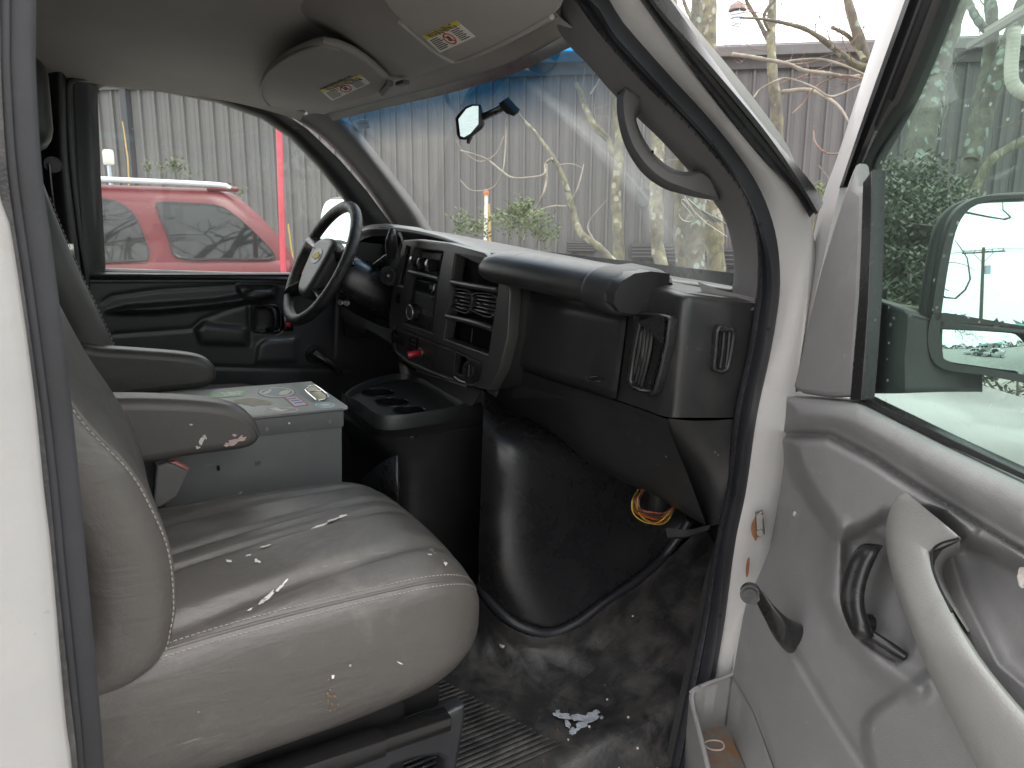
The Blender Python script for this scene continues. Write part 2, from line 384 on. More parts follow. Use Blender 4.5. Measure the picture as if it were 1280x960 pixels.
M_LEATHER = mat('taupe_leather', (.094, .087, .081), .33, var=.10, vscale=5, grain=.16, gscale=800, bump2=.16, b2scale=22, folds=.16, dust=(.20, .185, .17), dscale=5, dlo=.55, dhi=.85, rvar=.08, scr=.25, scrcol=(.5, .46, .42))
M_LEATHER_A = mat('taupe_leather_arm', (.088, .081, .076), .40, var=.08, vscale=5, grain=.14, gscale=800, bump2=.05, b2scale=30, rvar=.06)
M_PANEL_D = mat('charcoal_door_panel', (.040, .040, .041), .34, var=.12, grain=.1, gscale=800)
M_LEATHER_D = mat('dark_leather', (.06, .057, .054), .40, var=.12, vscale=5, grain=.16, gscale=800, bump2=.2, b2scale=9, rvar=.08)
M_THREAD = mat('pale_thread', (.33, .30, .265), .8)
M_SCUFF = mat('worn_backing', (.62, .58, .54), .9, var=.2, vscale=60)
M_SCUFF_P = mat('pinkish_backing', (.58, .44, .41), .9, var=.25, vscale=60)
M_DOOR = mat('grey_door_panel', (.225, .222, .222), .52, var=.10, vscale=3.5, grain=.22, gscale=600, dust=(.32, .318, .315), dscale=6, dlo=.5, dhi=.85, scr=.5, scrcol=(.5, .49, .47))
M_DOOR_L = mat('pale_grey_armrest', (.29, .288, .275), .55, var=.06, vscale=4, grain=.25, gscale=500, dust=(.24, .22, .19), dscale=10, dlo=.62, dhi=.85)
M_FLOOR = mat('rubber_floor', (.030, .0295, .031), .42, var=.3, grain=.2, gscale=240, bump2=.35, b2scale=14, dust=(.15, .142, .132), dscale=13, dlo=.42, dhi=.80, rvar=.12, scr=.5, scrcol=(.25, .23, .2))
M_ENGINE = mat('engine_cover', (.016, .016, .0178), .27, var=.1, grain=.15, gscale=420, dust=(.03, .029, .03), dscale=9, dlo=.5, dhi=.9, rvar=.04, scr=.5, scrcol=(.16, .16, .17))
M_BOX = mat('grey_steel_paint', (.130, .132, .130), .46, var=.08, vscale=10, scr=.4, dust=(.22, .22, .21), dscale=14, dlo=.6, dhi=.85)
M_STEEL = mat('bare_steel', (.55, .54, .52), .3, metal=1.0)
M_BOLT = mat('bolt_steel', (.30, .29, .28), .4, metal=.9)
M_RUST = mat('rust', (.19, .085, .035), .9, var=.5, vscale=30)
M_CHROME = mat('chrome', (.75, .75, .75), .12, metal=1.0, var=.02, rvar=.03)
M_RED = mat('red_plastic', (.42, .02, .03), .3)
M_LABEL = mat('white_label', (.70, .68, .62), .6, var=.04)
M_YELLOW = mat('yellow_print', (.62, .50, .07), .6, var=.05)
M_INK = mat('black_ink', (.06, .055, .05), .7)
M_INKRED = mat('red_ink', (.45, .05, .04), .7)
M_MIRROR = mat('mirror_silver', (.62, .72, .71), .0, metal=1.0, var=.01, rvar=0.0)
M_WS = glass('windshield_glass', (.90, .935, .915), haze=.030, streak=.42, refl=.6, band=(.69, .90, (.008, .17, .38)), drops=.0)
M_GLASS = glass('side_glass', (.72, .82, .78), haze=.02, drops=.3, refl=.42)
M_GLASS_D = glass('driver_glass', (.92, .945, .93), haze=.028, drops=.22, refl=.4)

# ------------------------------------------------------------------ the van: one thing, everything fixed to it is a part
van = empty('van', None, VAN_M)
tag(van, 'old white cargo van seen into its cab through the open passenger door', 'van')
CL = 1.73
def mir(p): q = np.array(p, float); q[..., 1] = 2*CL-q[..., 1]; return q

# ---- door opening on the near side: trim, rubber seal, white flange, outer weatherstrip (front pillar)
trim_in = [(660, -40, .98), (699, 40, .98), (735, 80, .975), (772, 122, .97), (830, 178, .97), (880, 236, .97), (905, 272, .97), (916, 312, .975), (917, 345, .98), (913, 372, .985)]
trim_out = [(715, -20, .885), (740, 30, .885), (797, 95, .885), (853, 148, .885), (909, 210, .885), (932, 244, .885), (944, 283, .885), (947, 315, .885), (946, 350, .885), (943, 384, .885)]
def c3(l): return [at(x, y, Y=Y) for x, y, Y in l]
# the opening goes on above the frame, along the roof rail back to the rear pillar
def rail(Y, dz=0.0): return [np.array([x, Y, z+dz]) for x, z in ((.0, 1.80), (.10, 1.845), (.25, 1.865), (.42, 1.87))]
ti, to = cr(rail(1.0, .005)+c3(trim_in), 80), cr(rail(.885)+c3(trim_out), 80)
mid = (ti+to)/2+np.array([-.012, -.012, 0.004])
grid('pillar_trim', patch(np.stack([ti+np.array([.05, .02, -.01]), ti, mid, to, to+np.array([.02, 0.012, 0])]), 24, 80), M_TRIM, van)
seal_in = [(740, 30), (797, 95), (853, 148), (909, 210), (932, 244), (944, 283), (947, 315), (946, 354), (943, 384), (933, 446), (918, 517), (910, 598), (899, 656), (889, 707), (878, 770), (869, 814), (855, 880), (838, 960), (825, 1020)]
seal_out = [(780, 30), (833, 90), (881, 142), (918, 187), (945, 228), (962, 268), (972, 310), (975, 355), (971, 395), (962, 446), (946, 520), (932, 614), (919, 676), (907, 770), (900, 814), (888, 880), (872, 960), (860, 1020)]
seal_in = [(690, -30)]+seal_in; seal_out = [(732, -30)]+seal_out
def curve(l, Y, n=90, pre=None): return cr((rail(Y, pre) if pre is not None else [])+[at(x, y, Y=Y) for x, y in l], n)
a, b = curve(seal_in, .872, 120, .0), curve(seal_out, .836, 120, .03)
def across(a, b, prof):
    """profile points (t across a->b, lift towards the viewer side)"""
    T = np.gradient(a, axis=0); W = b-a; Nn = np.cross(T, W); Nn /= np.linalg.norm(Nn, axis=1)[:, None]
    s = np.sign(np.sum((EYE-a)*Nn, 1))[:, None]; Nn = Nn*s
    return [a+W*t+Nn*h for t, h in prof]
grid('door_seal', across(a, b, [(.0, -.02), (.0, .0), (.10, .008), (.28, .010), (.36, .004), (.42, .006), (.58, .018), (.78, .020), (.93, .010), (1.0, -.004), (1.0, -.02)]), M_SEAL, van, angle=60)
ss = join('stitching', [from_data('tmp', [p+d for p in across(a[i:i+2], b[i:i+2], [(.22, .0108)])[0][:1] for d in ((-.001, 0, -.0028), (.001, 0, -.0028), (.001, 0, .0028), (-.001, 0, .0028))], [(0, 1, 2, 3)], M_DARK) for i in range(0, 119, 1)], van)
tag(ss, kind='stuff')
for i in (48, 58, 68, 84, 96, 106):            # drain holes pressed in the rubber
    q = across(a[i:i+2], b[i:i+2], [(.80, .0212)])[0][0]
    disc('seal_hole', q, (-.7, -.7, 0), .0032, .0012, M_DARK, van, 10)
white_out = [(770, -40), (808, 4), (875, 101), (950, 195), (995, 240), (1012, 268), (1016, 300), (1012, 345), (1006, 400), (1000, 460), (992, 520), (984, 580), (972, 650), (958, 720), (945, 780), (932, 840), (915, 900), (898, 980)]
wo_ = curve(white_out, .795, 120, .06); b2 = curve([(735, -45)]+seal_out[1:-1], .836)
bw = curve(seal_out, .838, 120, .03)
grid('front_pillar', across(bw, wo_, [(-.06, -.03), (-.03, .0), (.2, .003), (.6, .006), (.92, .003), (1.0, -.008), (1.04, -.05)]), M_WHITE, van, angle=60)
w1 = curve([(770, -40), (808, 4), (875, 101), (950, 195), (995, 240), (1012, 268)], .792, 60, .06)
w2 = curve([(800, -30), (830, 8), (890, 79), (957, 161), (1010, 236), (1025, 262)], .770, 60, .09)
grid('weatherstrip', across(w1, w2, [(-.02, -.03), (.0, .004), (.22, .010), (.4, .002), (.62, .002), (.75, .009), (.95, .007), (1.0, -.004), (1.0, -.015)]), M_BLACK_S, van, angle=50)
# rusty door hinge and striker marks on the white pillar
hp = Plane(at(948, 650, Y=.80), (.6, -.8, 0), (0, 0, 1))
hinge = hp.plate('hinge', [(944, 642), (953, 639), (956, 668), (946, 673)], M_BOLT, van, h0=0, h1=.014, bev=.003)
for y in (645, 665):
    q = hp.px(950, y, .014); disc('hinge_bolt', q, hp.en, .006, .004, M_BOLT, hinge, 12)
hp.plate('rust_stain', [(942, 650), (946, 646), (946, 676), (940, 668), (939, 658)], M_RUST, van, h0=.0025, h1=.004, smooth=24)
hp.plate('rust_stain', [(934, 700), (937, 698), (936, 716), (933, 722), (932, 712)], M_RUST, van, h0=.004, h1=.0055, smooth=24)

# ---- rear edge of the same opening (B pillar, at the very left)
bw_o = [(-75, -190), (-70, -60), (-60, 100), (-20, 200), (0, 262), (11, 300), (39, 480), (55, 620), (64, 700), (81, 900), (92, 1000), (115, 1350)]
bw_i = [(-32, -190), (-30, -60), (-25, 100), (-2, 190), (14, 260), (28, 320), (56, 525), (70, 640), (77, 720), (93, 870), (106, 1000), (128, 1350)]
b_s = [(40, -190), (33, -100), (30, -20), (29, 40), (30, 90), (41, 210), (62, 349), (81, 487), (98, 637), (110, 757), (122, 900), (127, 1000), (150, 1350)]
b_i0 = [(-4, -190), (-6, -100), (-6, -20), (-4, 40), (-2, 100), (8, 220), (28, 345), (56, 525), (70, 640), (77, 720), (93, 870), (106, 1000), (128, 1350)]
bw_o, bw_i, b_s, b_i0 = [[(x-2-9*min(1, max(0, y/600)), y) for x, y in l] for l in (bw_o, bw_i, b_s, b_i0)]
B0, B1, B2 = curve(bw_o, .80), curve(bw_i, .815), curve(b_s, .845)
B1b = curve(b_i0, .815)
wo2 = curve([(-330, -250), (-320, -100), (-310, 60), (-305, 200), (-300, 320), (-300, 480), (-300, 700), (-300, 1000), (-300, 1500)], .752)
bpl = grid('rear_pillar', patch(np.stack([wo2, (wo2+B0)/2+[0, -.012, 0], B0, B0+[.004, .02, 0], B1+[.0, .02, 0]]), 20, 90), M_WHITE, van)
grid('rear_pillar_gap', np.stack([B0+[.002, .006, 0], B0*.4+B1*.6+[0, .008, 0], B1b+[.004, .003, 0]]), M_FLOOR, van)
grid('rear_door_seal', across(B1b, B2, [(.22, -.02), (.25, .002), (.34, .005), (.42, .001), (.48, .006), (.60, .016), (.74, .019), (.88, .013), (.97, .0), (1.0, -.02)]), M_SEAL, van, angle=60)
# inner side of that pillar down to the sill, closing the opening behind the seat
grid('rear_pillar_trim', np.stack([B2+[.0, .004, 0], B2+[-.03, .10, 0], B2+[-.10, .16, 0]]), M_BLACK, van)

# ---- headliner, header, roof skin, rear cab walls
def head_z(X, Y): return 1.945-.075*abs((Y-CL)/.8)**4-(.34*max(0, X-.45)**2)
hx = np.linspace(-1.6, .80, 40); hy = np.linspace(.90, 2.54, 40)
ws_top = [(415, 146, 2.42), (490, 127, 2.1), (560, 110, 1.75), (640, 84, 1.35), (716, 46, .985)]
ws_base = [(525, 288, 2.47), (600, 301, 2.1), (700, 319, 1.73), (800, 339, 1.35), (919, 361, .96)]
WT, WB = cr(c3(ws_top), 60), cr(c3(ws_base), 60)
hd1 = cr(c3([(405, 143, 2.43), (484, 123, 2.1), (554, 106, 1.76), (636, 79, 1.36), (694, 51, 1.03), (716, 34, .93)]), 60)
hl_front = lambda y: float(np.interp(y, hd1[::-1, 1], hd1[::-1, 0]))-.045
hl = [[(-1.6+(hl_front(y)+1.6)*s_, y, head_z(-1.6+(hl_front(y)+1.6)*s_, y)) for y in hy] for s_ in np.linspace(0, 1, 40)]
grid('headliner', hl, M_TRIM_L, van)
hb = np.array([[hl_front(y), y, head_z(hl_front(y), y)] for y in hd1[:, 1]])
grid('windshield_header', np.stack([hb+[-.01, 0, .002], hb*.5+hd1*.5+[0, 0, -.006], hd1+[0, 0, .0]]), M_TRIM_L, van)
grid('header_band', np.stack([hd1+[-.002, 0, -.001], hd1*.35+WT*.65+[0, 0, -.002], WT+[.004, 0, -.012]]), M_BLACK, van)
# glass: rows from bottom to top, bowed outwards
bow = np.array([.035, 0, .03])
wsh = grid('windshield', patch(np.stack([WB+[.03, 0, -.035], WB*.66+WT*.34+bow*.9, WB*.33+WT*.67+bow*.9, WT+[-.02, 0, .02]]), 30, 60), M_WS, van)
# roof skin and the closed load space behind
def shell(name, prof, x0, x1, m):
    grid(name, [[(x, y, z) for y, z in prof] for x in np.linspace(x0, x1, 6)], m, van)
prof = cr([(.745, 1.2), (.76, 1.5), (.84, 1.86), (1.1, 2.03), (CL, 2.08), (2.36, 2.03), (2.62, 1.86), (2.70, 1.5), (2.715, 1.2)], 40)
xroof = lambda y: .40+.40*max(0, 1-abs(y-CL)/.85)**.6
grid('roof', [[(-3.2+(xroof(y)+3.2)*q, y, max(z, 1.935)-.10*max(0, -3.2+(xroof(y)+3.2)*q-.2)**2) for y, z in cr([(.79, 1.93), (.84, 1.97), (1.0, 2.02), (CL, 2.08), (2.46, 2.02), (2.62, 1.97), (2.67, 1.93)], 30)] for q in np.linspace(0, 1, 24)], M_WHITE, van)
for sg in (1, -1):
    grid('side_body', [[(x, CL-sg*(CL-y), z) for y, z in cr([(.80, .42), (.762, .8), (.752, 1.2), (.762, 1.5), (.79, 1.80), (.80, 1.95)], 20)] for x in ((-3.2, -1.6, -.13) if sg == 1 else (-3.2, -1.6, .08))], M_WHITE, van)
for x_ in (-2.45, 2.05):
    w_ = disc('wheel', (x_, .98, .33), (0, -1, 0), .36, .20, mat('van_tyre', (.02, .02, .02), .8) if x_ < 0 else bpy.data.materials['van_tyre'], van, 30, .03); disc('rim', (x_, .78, .33), (0, -1, 0), .22, .015, M_BOLT, w_, 24, .005)
for nm, Y, x1 in (('cargo_wall', 2.60, -.05), ('cargo_wall', .88, -.15)):
    rounded(nm, ((-3.2+x1)/2, Y, 1.25), (3.2+x1, .03, 1.5), .01, M_TRIM, van)
rounded('cargo_rear_door', (-3.2, CL, 1.25), (.04, 1.8, 1.6), .01, M_TRIM, van)
grid('cargo_roof_lining', [[(x, y, 1.97) for y in (.86, 2.62)] for x in (-3.2, -1.55)], M_TRIM, van)

# ---- floor: rubber mat with ribs, toe board, sill
fx = np.linspace(-3.2, 1.55, 160); fy = np.linspace(.80, 2.60, 90)
def floor_z(x, y):
    z = .50+.0*x
    if x > .95: z += .55*(x-.95)**1.25
    if y < .93: z -= .10*sstep((.93-y)/.08)
    r = math.sin(x*7+y*9)*.004+math.sin(x*17-y*13+1)*.003
    if .45 < x < .82 and .97 < y < 1.3: r = 0.0
    z += r
    z += .035*math.exp(-(((x-.93)/.10)**2+((y-.93)/.06)**2))
    return z
G = [[(x, y, floor_z(x, y)) for y in fy] for x in fx]
fl = grid('floor', G, M_FLOOR, van)
ribs = []
for k in range(25):
    y0 = .985+k*.0135; p = [at(*proj((.35, y0, .505)), Z=.505), at(*proj((.815-.005*k, y0, .505)), Z=.505)]
    ribs.append(tube('tmp', [p[0], (p[0]+p[1])/2, p[1]], .0032, M_FLOOR, None, n=6, seg=6))
for i, r in enumerate(ribs):
    r.name = 'floor_rib'; r.data.name = 'floor_rib'; r.parent = fl
pl = Plane(at(720, 905, Z=.512), (1, 0, 0), (0, 1, 0))
M_SPILL = mat('paint_spill', (.36, .39, .43), .7, var=.35, vscale=90)
random.seed(11)
def ragged(x, y, w, h, n=16, jag=.4, ang=0.0):
    out = []
    for k in range(n):
        t = 2*math.pi*k/n; r = 1+random.uniform(-jag, jag); a_, b_ = w*r*math.cos(t), h*r*math.sin(t); out.append((x+a_*math.cos(ang)-b_*math.sin(ang), y+a_*math.sin(ang)+b_*math.cos(ang)))
    return out
for x, y, w, h, g_ in ((703, 894, 11, 3.2, .15), (722, 897, 12, 4, .05), (738, 896, 11, 5, -.5), (727, 906, 10, 4, -.6), (716, 914, 5, 4, -.3), (709, 904, 3, 6, -.5), (745, 890, 4, 2, 0), (697, 889, 3, 2, 0), (752, 897, 2, 2, 0)):
    pl.plate('paint_spill', ragged(x, y, w, h, 16, .38, g_), M_SPILL, fl, h0=.0, h1=.0015+.0003*random.random())
for k in range(16):
    x, y = random.uniform(600, 850), random.uniform(800, 950); s_ = random.uniform(.6, 1.8)
    p_ = at(x, y, Z=.512); z_ = floor_z(p_[0], p_[1])
    disc('dried_mud', (p_[0], p_[1], z_+.001), (0, 0, 1), .0012*s_+.0008, .0025, M_SCUFF if k % 3 else M_RUST, fl, 6)
for x, y, s_ in ((627, 806, 4), (724, 801, 3), (742, 790, 2.5)):
    pl.plate('dried_mud', ragged(x, y, s_, s_*.6, 9), M_SCUFF, fl, h0=.03 if y < 812 else .0, h1=.033 if y < 812 else .003)
# sill plate / step well under the door opening
rounded('door_sill', (.5, .845, .40), (1.20, .08, .10), .015, M_FLOOR, van)
grid('footwell_side', np.stack([curve([(943, 384), (933, 446), (918, 517), (910, 598), (899, 656), (889, 707), (878, 770), (869, 814), (855, 880), (838, 960)], .872, 40)+[.0, .0, 0], curve([(943, 384), (933, 446), (918, 517), (910, 598), (896, 656), (880, 707), (866, 770), (857, 814), (842, 880), (824, 960)], .885, 40)+[.012, 0, 0],
     curve([(943, 384), (933, 446), (918, 517), (910, 598), (896, 656), (880, 707), (866, 770), (857, 814), (842, 880), (824, 960)], .90, 40)+[.35, 0, 0]]), M_BLACK, van)
grid('firewall', [[(1.50+.0*z, y, z) for y in (.85, 2.62)] for z in (.4, 1.0, 1.44)], M_ENGINE, van)
# outer body ahead of the door: fender and bonnet, white
fend = cr([(.80, .50), (.765, .8), (.768, 1.06), (.79, 1.17), (.90, 1.225), (1.2, 1.25), (CL, 1.26), (2.26, 1.25), (2.56, 1.225), (2.67, 1.17), (2.692, 1.06), (2.69, .8), (2.66, .50)], 50)
grid('bonnet', [[(x+.25*(1-abs(y-CL)/.95)*(1 if i == 2 else .5), y, z+(.18*(1-abs(y-CL)/1.0) if i == 0 else 0)-(.16 if i == 2 else 0)-(.05 if i == 2 else 0)*(z > 1)) for y, z in fend] for i, x in enumerate((1.20, 1.55, 2.75))]+[[(2.93+.20*(1-abs(y-CL)/.95), y, z-.30*(z-.5)/.75) for y, z in fend], [(2.96+.20*(1-abs(y-CL)/.95), y, .5) for y, z in fend]], M_WHITE, van)
# ------------------------------------------------------------------ dashboard
dash = empty('dashboard', van)
GX = Plane((.99, 0, 0), (0, -1, 0), (0, 0, 1))         # glove box face, looking rearward
SX = Plane((.89, 0, 0), (0, -1, 0), (0, 0, 1))         # centre stack face
# top cover from the front edge to the glass
front = c3([(438, 296, 2.38), (462, 284, 2.2), (500, 285, 2.05), (545, 293, 1.85), (600, 312, 1.56), (622, 316, 1.47), (700, 330, 1.24), (760, 339, 1.11), (835, 351, 1.04), (885, 358, 1.0), (930, 366, .965)])
back = [np.array(p)+[.05, 0, -.004] for p in WB[::6]]
fr_, bk = cr(front, 60), cr(np.array(back)[:], 60)
grid('top_cover', patch(np.stack([fr_+[0.006, 0, -.028], fr_, fr_*.7+bk*.3+[0, 0, .006], fr_*.35+bk*.65+[0, 0, .004], bk]), 24, 60), M_STACK, dash)
# body behind all faces
grid('fascia', patch(np.stack([[at(x, y, X=.985) for x, y in ((636, 330), (700, 345), (770, 362), (800, 370), (815, 375))],
                               [at(x, y, X=.970) for x, y in ((636, 365), (700, 385), (770, 405), (800, 412), (815, 416))],
                               [at(x, y, X=.970) for x, y in ((636, 420), (700, 440), (770, 460), (795, 467), (808, 470))],
                               [at(x, y, X=.978) for x, y in ((635, 456), (700, 477), (770, 500), (790, 506), (800, 510))]]), 20, 30), M_BLACK, dash)
# near end: rounded corner turning to the end face with its own outlet
edge_t, edge_b = at(856, 384, X=1.0), at(834, 521, X=.995)
e1 = np.stack([at(796, 356, X=.985), at(792, 366, X=.97), at(786, 395, X=.962), at(779, 450, X=.962), at(772, 500, X=.967)])
e2 = np.stack([at(858, 366, X=.968), at(855, 376, X=.952), at(846, 420, X=.946), at(838, 478, X=.946), at(829, 520, X=.95)])
e2m = np.stack([at(830, 358, X=.985), at(826, 369, X=.962), at(819, 415, X=.956), at(811, 468, X=.956), at(803, 511, X=.96)])
e3 = np.stack([at(890, 370, Y=.900), at(887, 380, Y=.890), at(872, 424, Y=.886), at(863, 482, Y=.886), at(853, 522, Y=.888)])
e4 = np.stack([at(944, 377, Y=.885), at(943, 386, Y=.878), at(933, 446, Y=.876), at(922, 500, Y=.876), at(917, 522, Y=.878)])
grid('end_cap', patch(np.stack([e1, e2m, e2, e3, e4]), 30, 24), M_BLACK, dash)
top_b = np.stack([at(812, 352, X=1.09), at(845, 355, X=1.10), at(870, 360, X=1.12), at(895, 366, X=1.14), at(948, 376, X=1.17)])
grid('end_cap_top', np.stack([np.stack([e1[0], e2m[0], e2[0], e3[0], e4[0]]), np.stack([e1[0], e2m[0], e2[0], e3[0], e4[0]])*.5+top_b*.5+[0, 0, .006], top_b+[.05, 0, .0]]), M_BLACK, dash)
# pillar foot piece where the pillar trim meets the dash
loft('pillar_foot', [c3([(872, 352, .95), (900, 362, .92), (944, 372, .885)]), c3([(878, 366, .935), (905, 378, .905), (943, 384, .878)]), c3([(882, 372, .935), (905, 384, .902), (942, 388, .876)])], M_TRIM, dash, n=16)
# crash roll above the glove box
pp = [(604, 336), (636, 345), (690, 355), (740, 366), (786, 376)]
ctr = np.stack([at(608, 333, X=.895), at(650, 341, X=.895), at(700, 351, X=.90), at(750, 361, X=.905), at(786, 369, X=.91)])
roll = []
for i, p in enumerate(cr(ctr, 24)):
    ring = []
    for (dx, dz) in ((.10, .040), (.05, .044), (.010, .040), (-.020, .026), (-.034, .004), (-.034, -.016), (-.020, -.030), (.015, -.036), (.07, -.034), (.10, -.03)):
        ring.append(p+np.array([dx*(1 if i else .6), 0, dz*(.55, .84, .96)[i] if i < 3 else dz]))
    roll.append(ring)
grid('crash_roll', roll, M_BLACK, dash, cv=True, caps=True, angle=70)
# its end cover, a lighter moulded cap ending at the outlet block
cov = []
cc_ = cr(np.stack([at(742, 359, X=.905), at(757, 363, X=.907), at(776, 368, X=.912), at(791, 371, X=.922)]), 26)
for i, p in enumerate(cc_):
    f = i/25; k = 1.05*min(1, .80+.20*min(1, f/.10))*(max(0, 1-max(0, (f-.62)/.38)**2.4)**(1/2.4)*.45+.55); ring = []
    for (dx, dz) in ((.10, .040), (.05, .044), (.010, .041), (-.020, .029), (-.036, .006), (-.036, -.018), (-.022, -.034), (.015, -.040), (.07, -.038), (.10, -.03)):
        ring.append(p+np.array([dx*k if dx < 0 else dx, 0, dz*k]))
    cov.append(cr(ring, 40, True))
grid('roll_end_cover', cov, M_STACK2, dash, cv=True, caps=True, angle=0)
# glove box door, edge crease, airbag mark
gb = [(646, 371), (665, 374), (728, 386), (782, 398), (779, 440), (772, 480), (767, 497), (740, 488), (690, 472), (644, 457), (640, 440), (641, 400)]
glove = relief('glove_box', Plane((.958, 0, 0), (0, -1, 0), (0, 0, 1)), [(641, 366), (640, 410), (640, 455)], [(784, 366), (782, 410), (770, 498)], 366, 498, 60, 40,
       [raise_(gb, .010, 14), lambda X, Y, H: H-.03*sstep((Y-(457+(X-644)*.325))/6.0+.2)], M_BLACK, dash)
GXm = Plane((.9475, 0, 0), (0, -1, 0), (0, 0, 1))
GXm.plate('airbag_mark', cr([(735, 473), (745, 470), (755, 474), (745, 478)], 20, True), M_BLACK_S, glove, h0=0, h1=.0025, bev=.001, holes=[cr([(737, 473.2), (745, 471.3), (753, 474), (745, 476.8)], 20, True)])
GXm.text('airbag_lettering', 'AIRBAG', 745, 474, .012, M_BLACK_S, glove, h=.002, ang=-.0)
# lower edge lip and knee panel curving under towards the firewall
lipL = [(637, 460), (690, 478), (740, 494), (790, 510), (833, 524)]
kn = np.stack([[at(x, y, X=.968) for x, y in ((630, 455), (690, 476), (740, 492), (790, 508), (834, 524))],
               [at(x, y, X=.982) for x, y in ((628, 472), (688, 486), (738, 503), (790, 520), (840, 545))],
               [at(x, y, X=1.02) for x, y in ((618, 505), (682, 520), (738, 548), (800, 575), (862, 600))],
               [at(x, y, X=1.07) for x, y in ((606, 528), (680, 545), (745, 580), (815, 614), (880, 648))],
               [at(x, y, X=1.16) for x, y in ((602, 530), (684, 552), (752, 588), (820, 620), (884, 658))],
               [at(x, y, X=1.35) for x, y in ((600, 510), (688, 540), (756, 575), (824, 605), (880, 640))]])
grid('knee_panel', patch(kn, 40, 40), M_BLACK, dash)
# near end of the knee panel
ke = np.stack([[at(834, 523, Y=.934), at(870, 526, Y=.905), at(917, 524, Y=.877)],
               [at(845, 560, Y=.945), at(880, 560, Y=.905), at(913, 560, Y=.877)],
               [at(866, 610, Y=.955), at(890, 612, Y=.905), at(909, 608, Y=.877)],
               [at(884, 656, Y=.94), at(890, 657, Y=.905), at(900, 655, Y=.880)]])
grid('knee_panel_end', patch(ke, 20, 20), M_BLACK, dash)
# long side outlet in the glove box face
def vent_slot(name, outer, inner, pl, hb, mat_frame, parent):
    v = pl.plate(name, outer, mat_frame, parent, holes=[inner], h0=-.012, h1=hb, bev=.005)
    pl.plate('vent_shade_plate', inner, M_DARK, v, h0=-.012, h1=-.006)  # flat near-black plate, the shade inside the outlet is its colour
    return v
VX = Plane(at(792, 440, X=.953), at(832, 445, X=.937)-at(792, 440, X=.953), (0, 0, 1))
so = [(800, 389), (818, 391), (834, 395), (837, 400), (833, 430), (825, 465), (818, 489), (812, 495), (800, 492), (784, 484), (781, 477), (786, 440), (793, 405), (796, 392)]
si = [(801, 396), (818, 398), (829, 401), (827, 430), (819, 463), (812, 487), (800, 485), (788, 479), (787, 474), (792, 440), (799, 404)]
v1 = vent_slot('air_outlet', so, si, VX, .010, M_BLACK_S, dash)
for k, t in enumerate((.10, .27, .44, .61)):
    x0 = 801+t*27; x1 = 788+t*23
    q0, q1 = VX.px(x0, 397+t*4, -.004), VX.px(x1, 479+t*7, -.004); mm = VX.px((x0+x1)/2+1.5, 440+t*5, .004)
    tube('slat', [q0, mm, q1], .0032, M_STACK, v1, n=14, seg=6)
for yy in (412, 432, 452, 470, 478):
    q0, q1 = VX.px(815, yy, -.006), VX.px(828-(yy-400)*.2, yy+2, -.006); tube('vane', [q0, q1], .002, M_STACK2, v1, seg=6, n=3)
tube('vent_lever', [VX.px(806, 425, .002), VX.px(803, 445, .006), VX.px(800, 458, .002)], [.003, .0045, .003], M_STACK2, v1, n=8)
# small demister outlet in the end face
EP = Plane(at(905, 440, Y=.880), at(930, 446, Y=.876)-at(872, 424, Y=.886)*np.array([1, 1, 0])-np.array([0, 0, at(930, 446, Y=.876)[2]]), (0, 0, 1))
so = cr([(898, 410), (910, 408), (920, 411), (921, 425), (915, 458), (909, 467), (900, 467), (893, 463), (894, 445)], 40, True)
si = cr([(901, 414), (909, 412), (916, 415), (916, 426), (911, 455), (907, 462), (901, 462), (897, 459), (898, 445)], 40, True)
v2 = EP.plate('demister_outlet', so, M_BLACK_S, dash, holes=[si], h0=-.004, h1=.012, bev=.004)
EP.plate('vent_shade_plate', si, M_DARK, v2, h0=.0, h1=.004)  # dark plate on the end face, painted shade instead of an opening
for x in (903, 910):
    tube('slat', [EP.px(x+2, 415, .006), EP.px(x, 438, .007), EP.px(x-3, 460, .006)], .003, M_STACK2, v2, n=8, seg=8)

# ---- centre stack
stack = empty('center_stack', van)
so = [(504, 300), (520, 299), (560, 304), (604, 316), (632, 342), (637, 366), (634, 421), (624, 462), (610, 488), (592, 484), (560, 475), (520, 462), (498, 448), (488, 428), (486, 395), (494, 345)]
ho1 = [(519, 311), (554, 315), (548, 347), (514, 338)]
ho2 = [(515, 344), (547, 351), (540, 416), (503, 403)]
ho3 = [(569, 318), (625, 327), (622, 363), (610, 443), (554, 423)]
ho4 = [(508, 308), (513, 309), (504, 357), (498, 356)]
hlow = [(492, 408), (523, 420), (566, 437), (600, 452), (603, 458), (598, 474), (590, 480), (575, 478), (540, 464), (508, 450), (494, 438), (490, 420)]
bez = SX.plate('bezel', so, M_STACK, stack, holes=[ho1, ho2, ho3, ho4, hlow], h0=-.03, h1=.004, bev=.004)
SX.plate('bezel_backing', [(500, 300), (604, 312), (634, 345), (632, 430), (608, 485), (500, 446), (487, 425)], M_DARK, stack, h0=-.10, h1=-.075)
# sides of the stack back to the dash body
sd_ = cr([SX.px(x, y, -.01) for x, y in so[4:11]], 40)
grid('stack_side', np.stack([sd_, sd_+[.06, -.004, 0], sd_+[.14, .0, 0]]), M_BLACK, stack)
sd2 = cr([SX.px(x, y, -.01) for x, y in so[10:]+so[:1]], 40)
grid('stack_side', np.stack([sd2, sd2+[.06, .0, 0], sd2+[.16, .01, 0]]), M_STACK, stack)
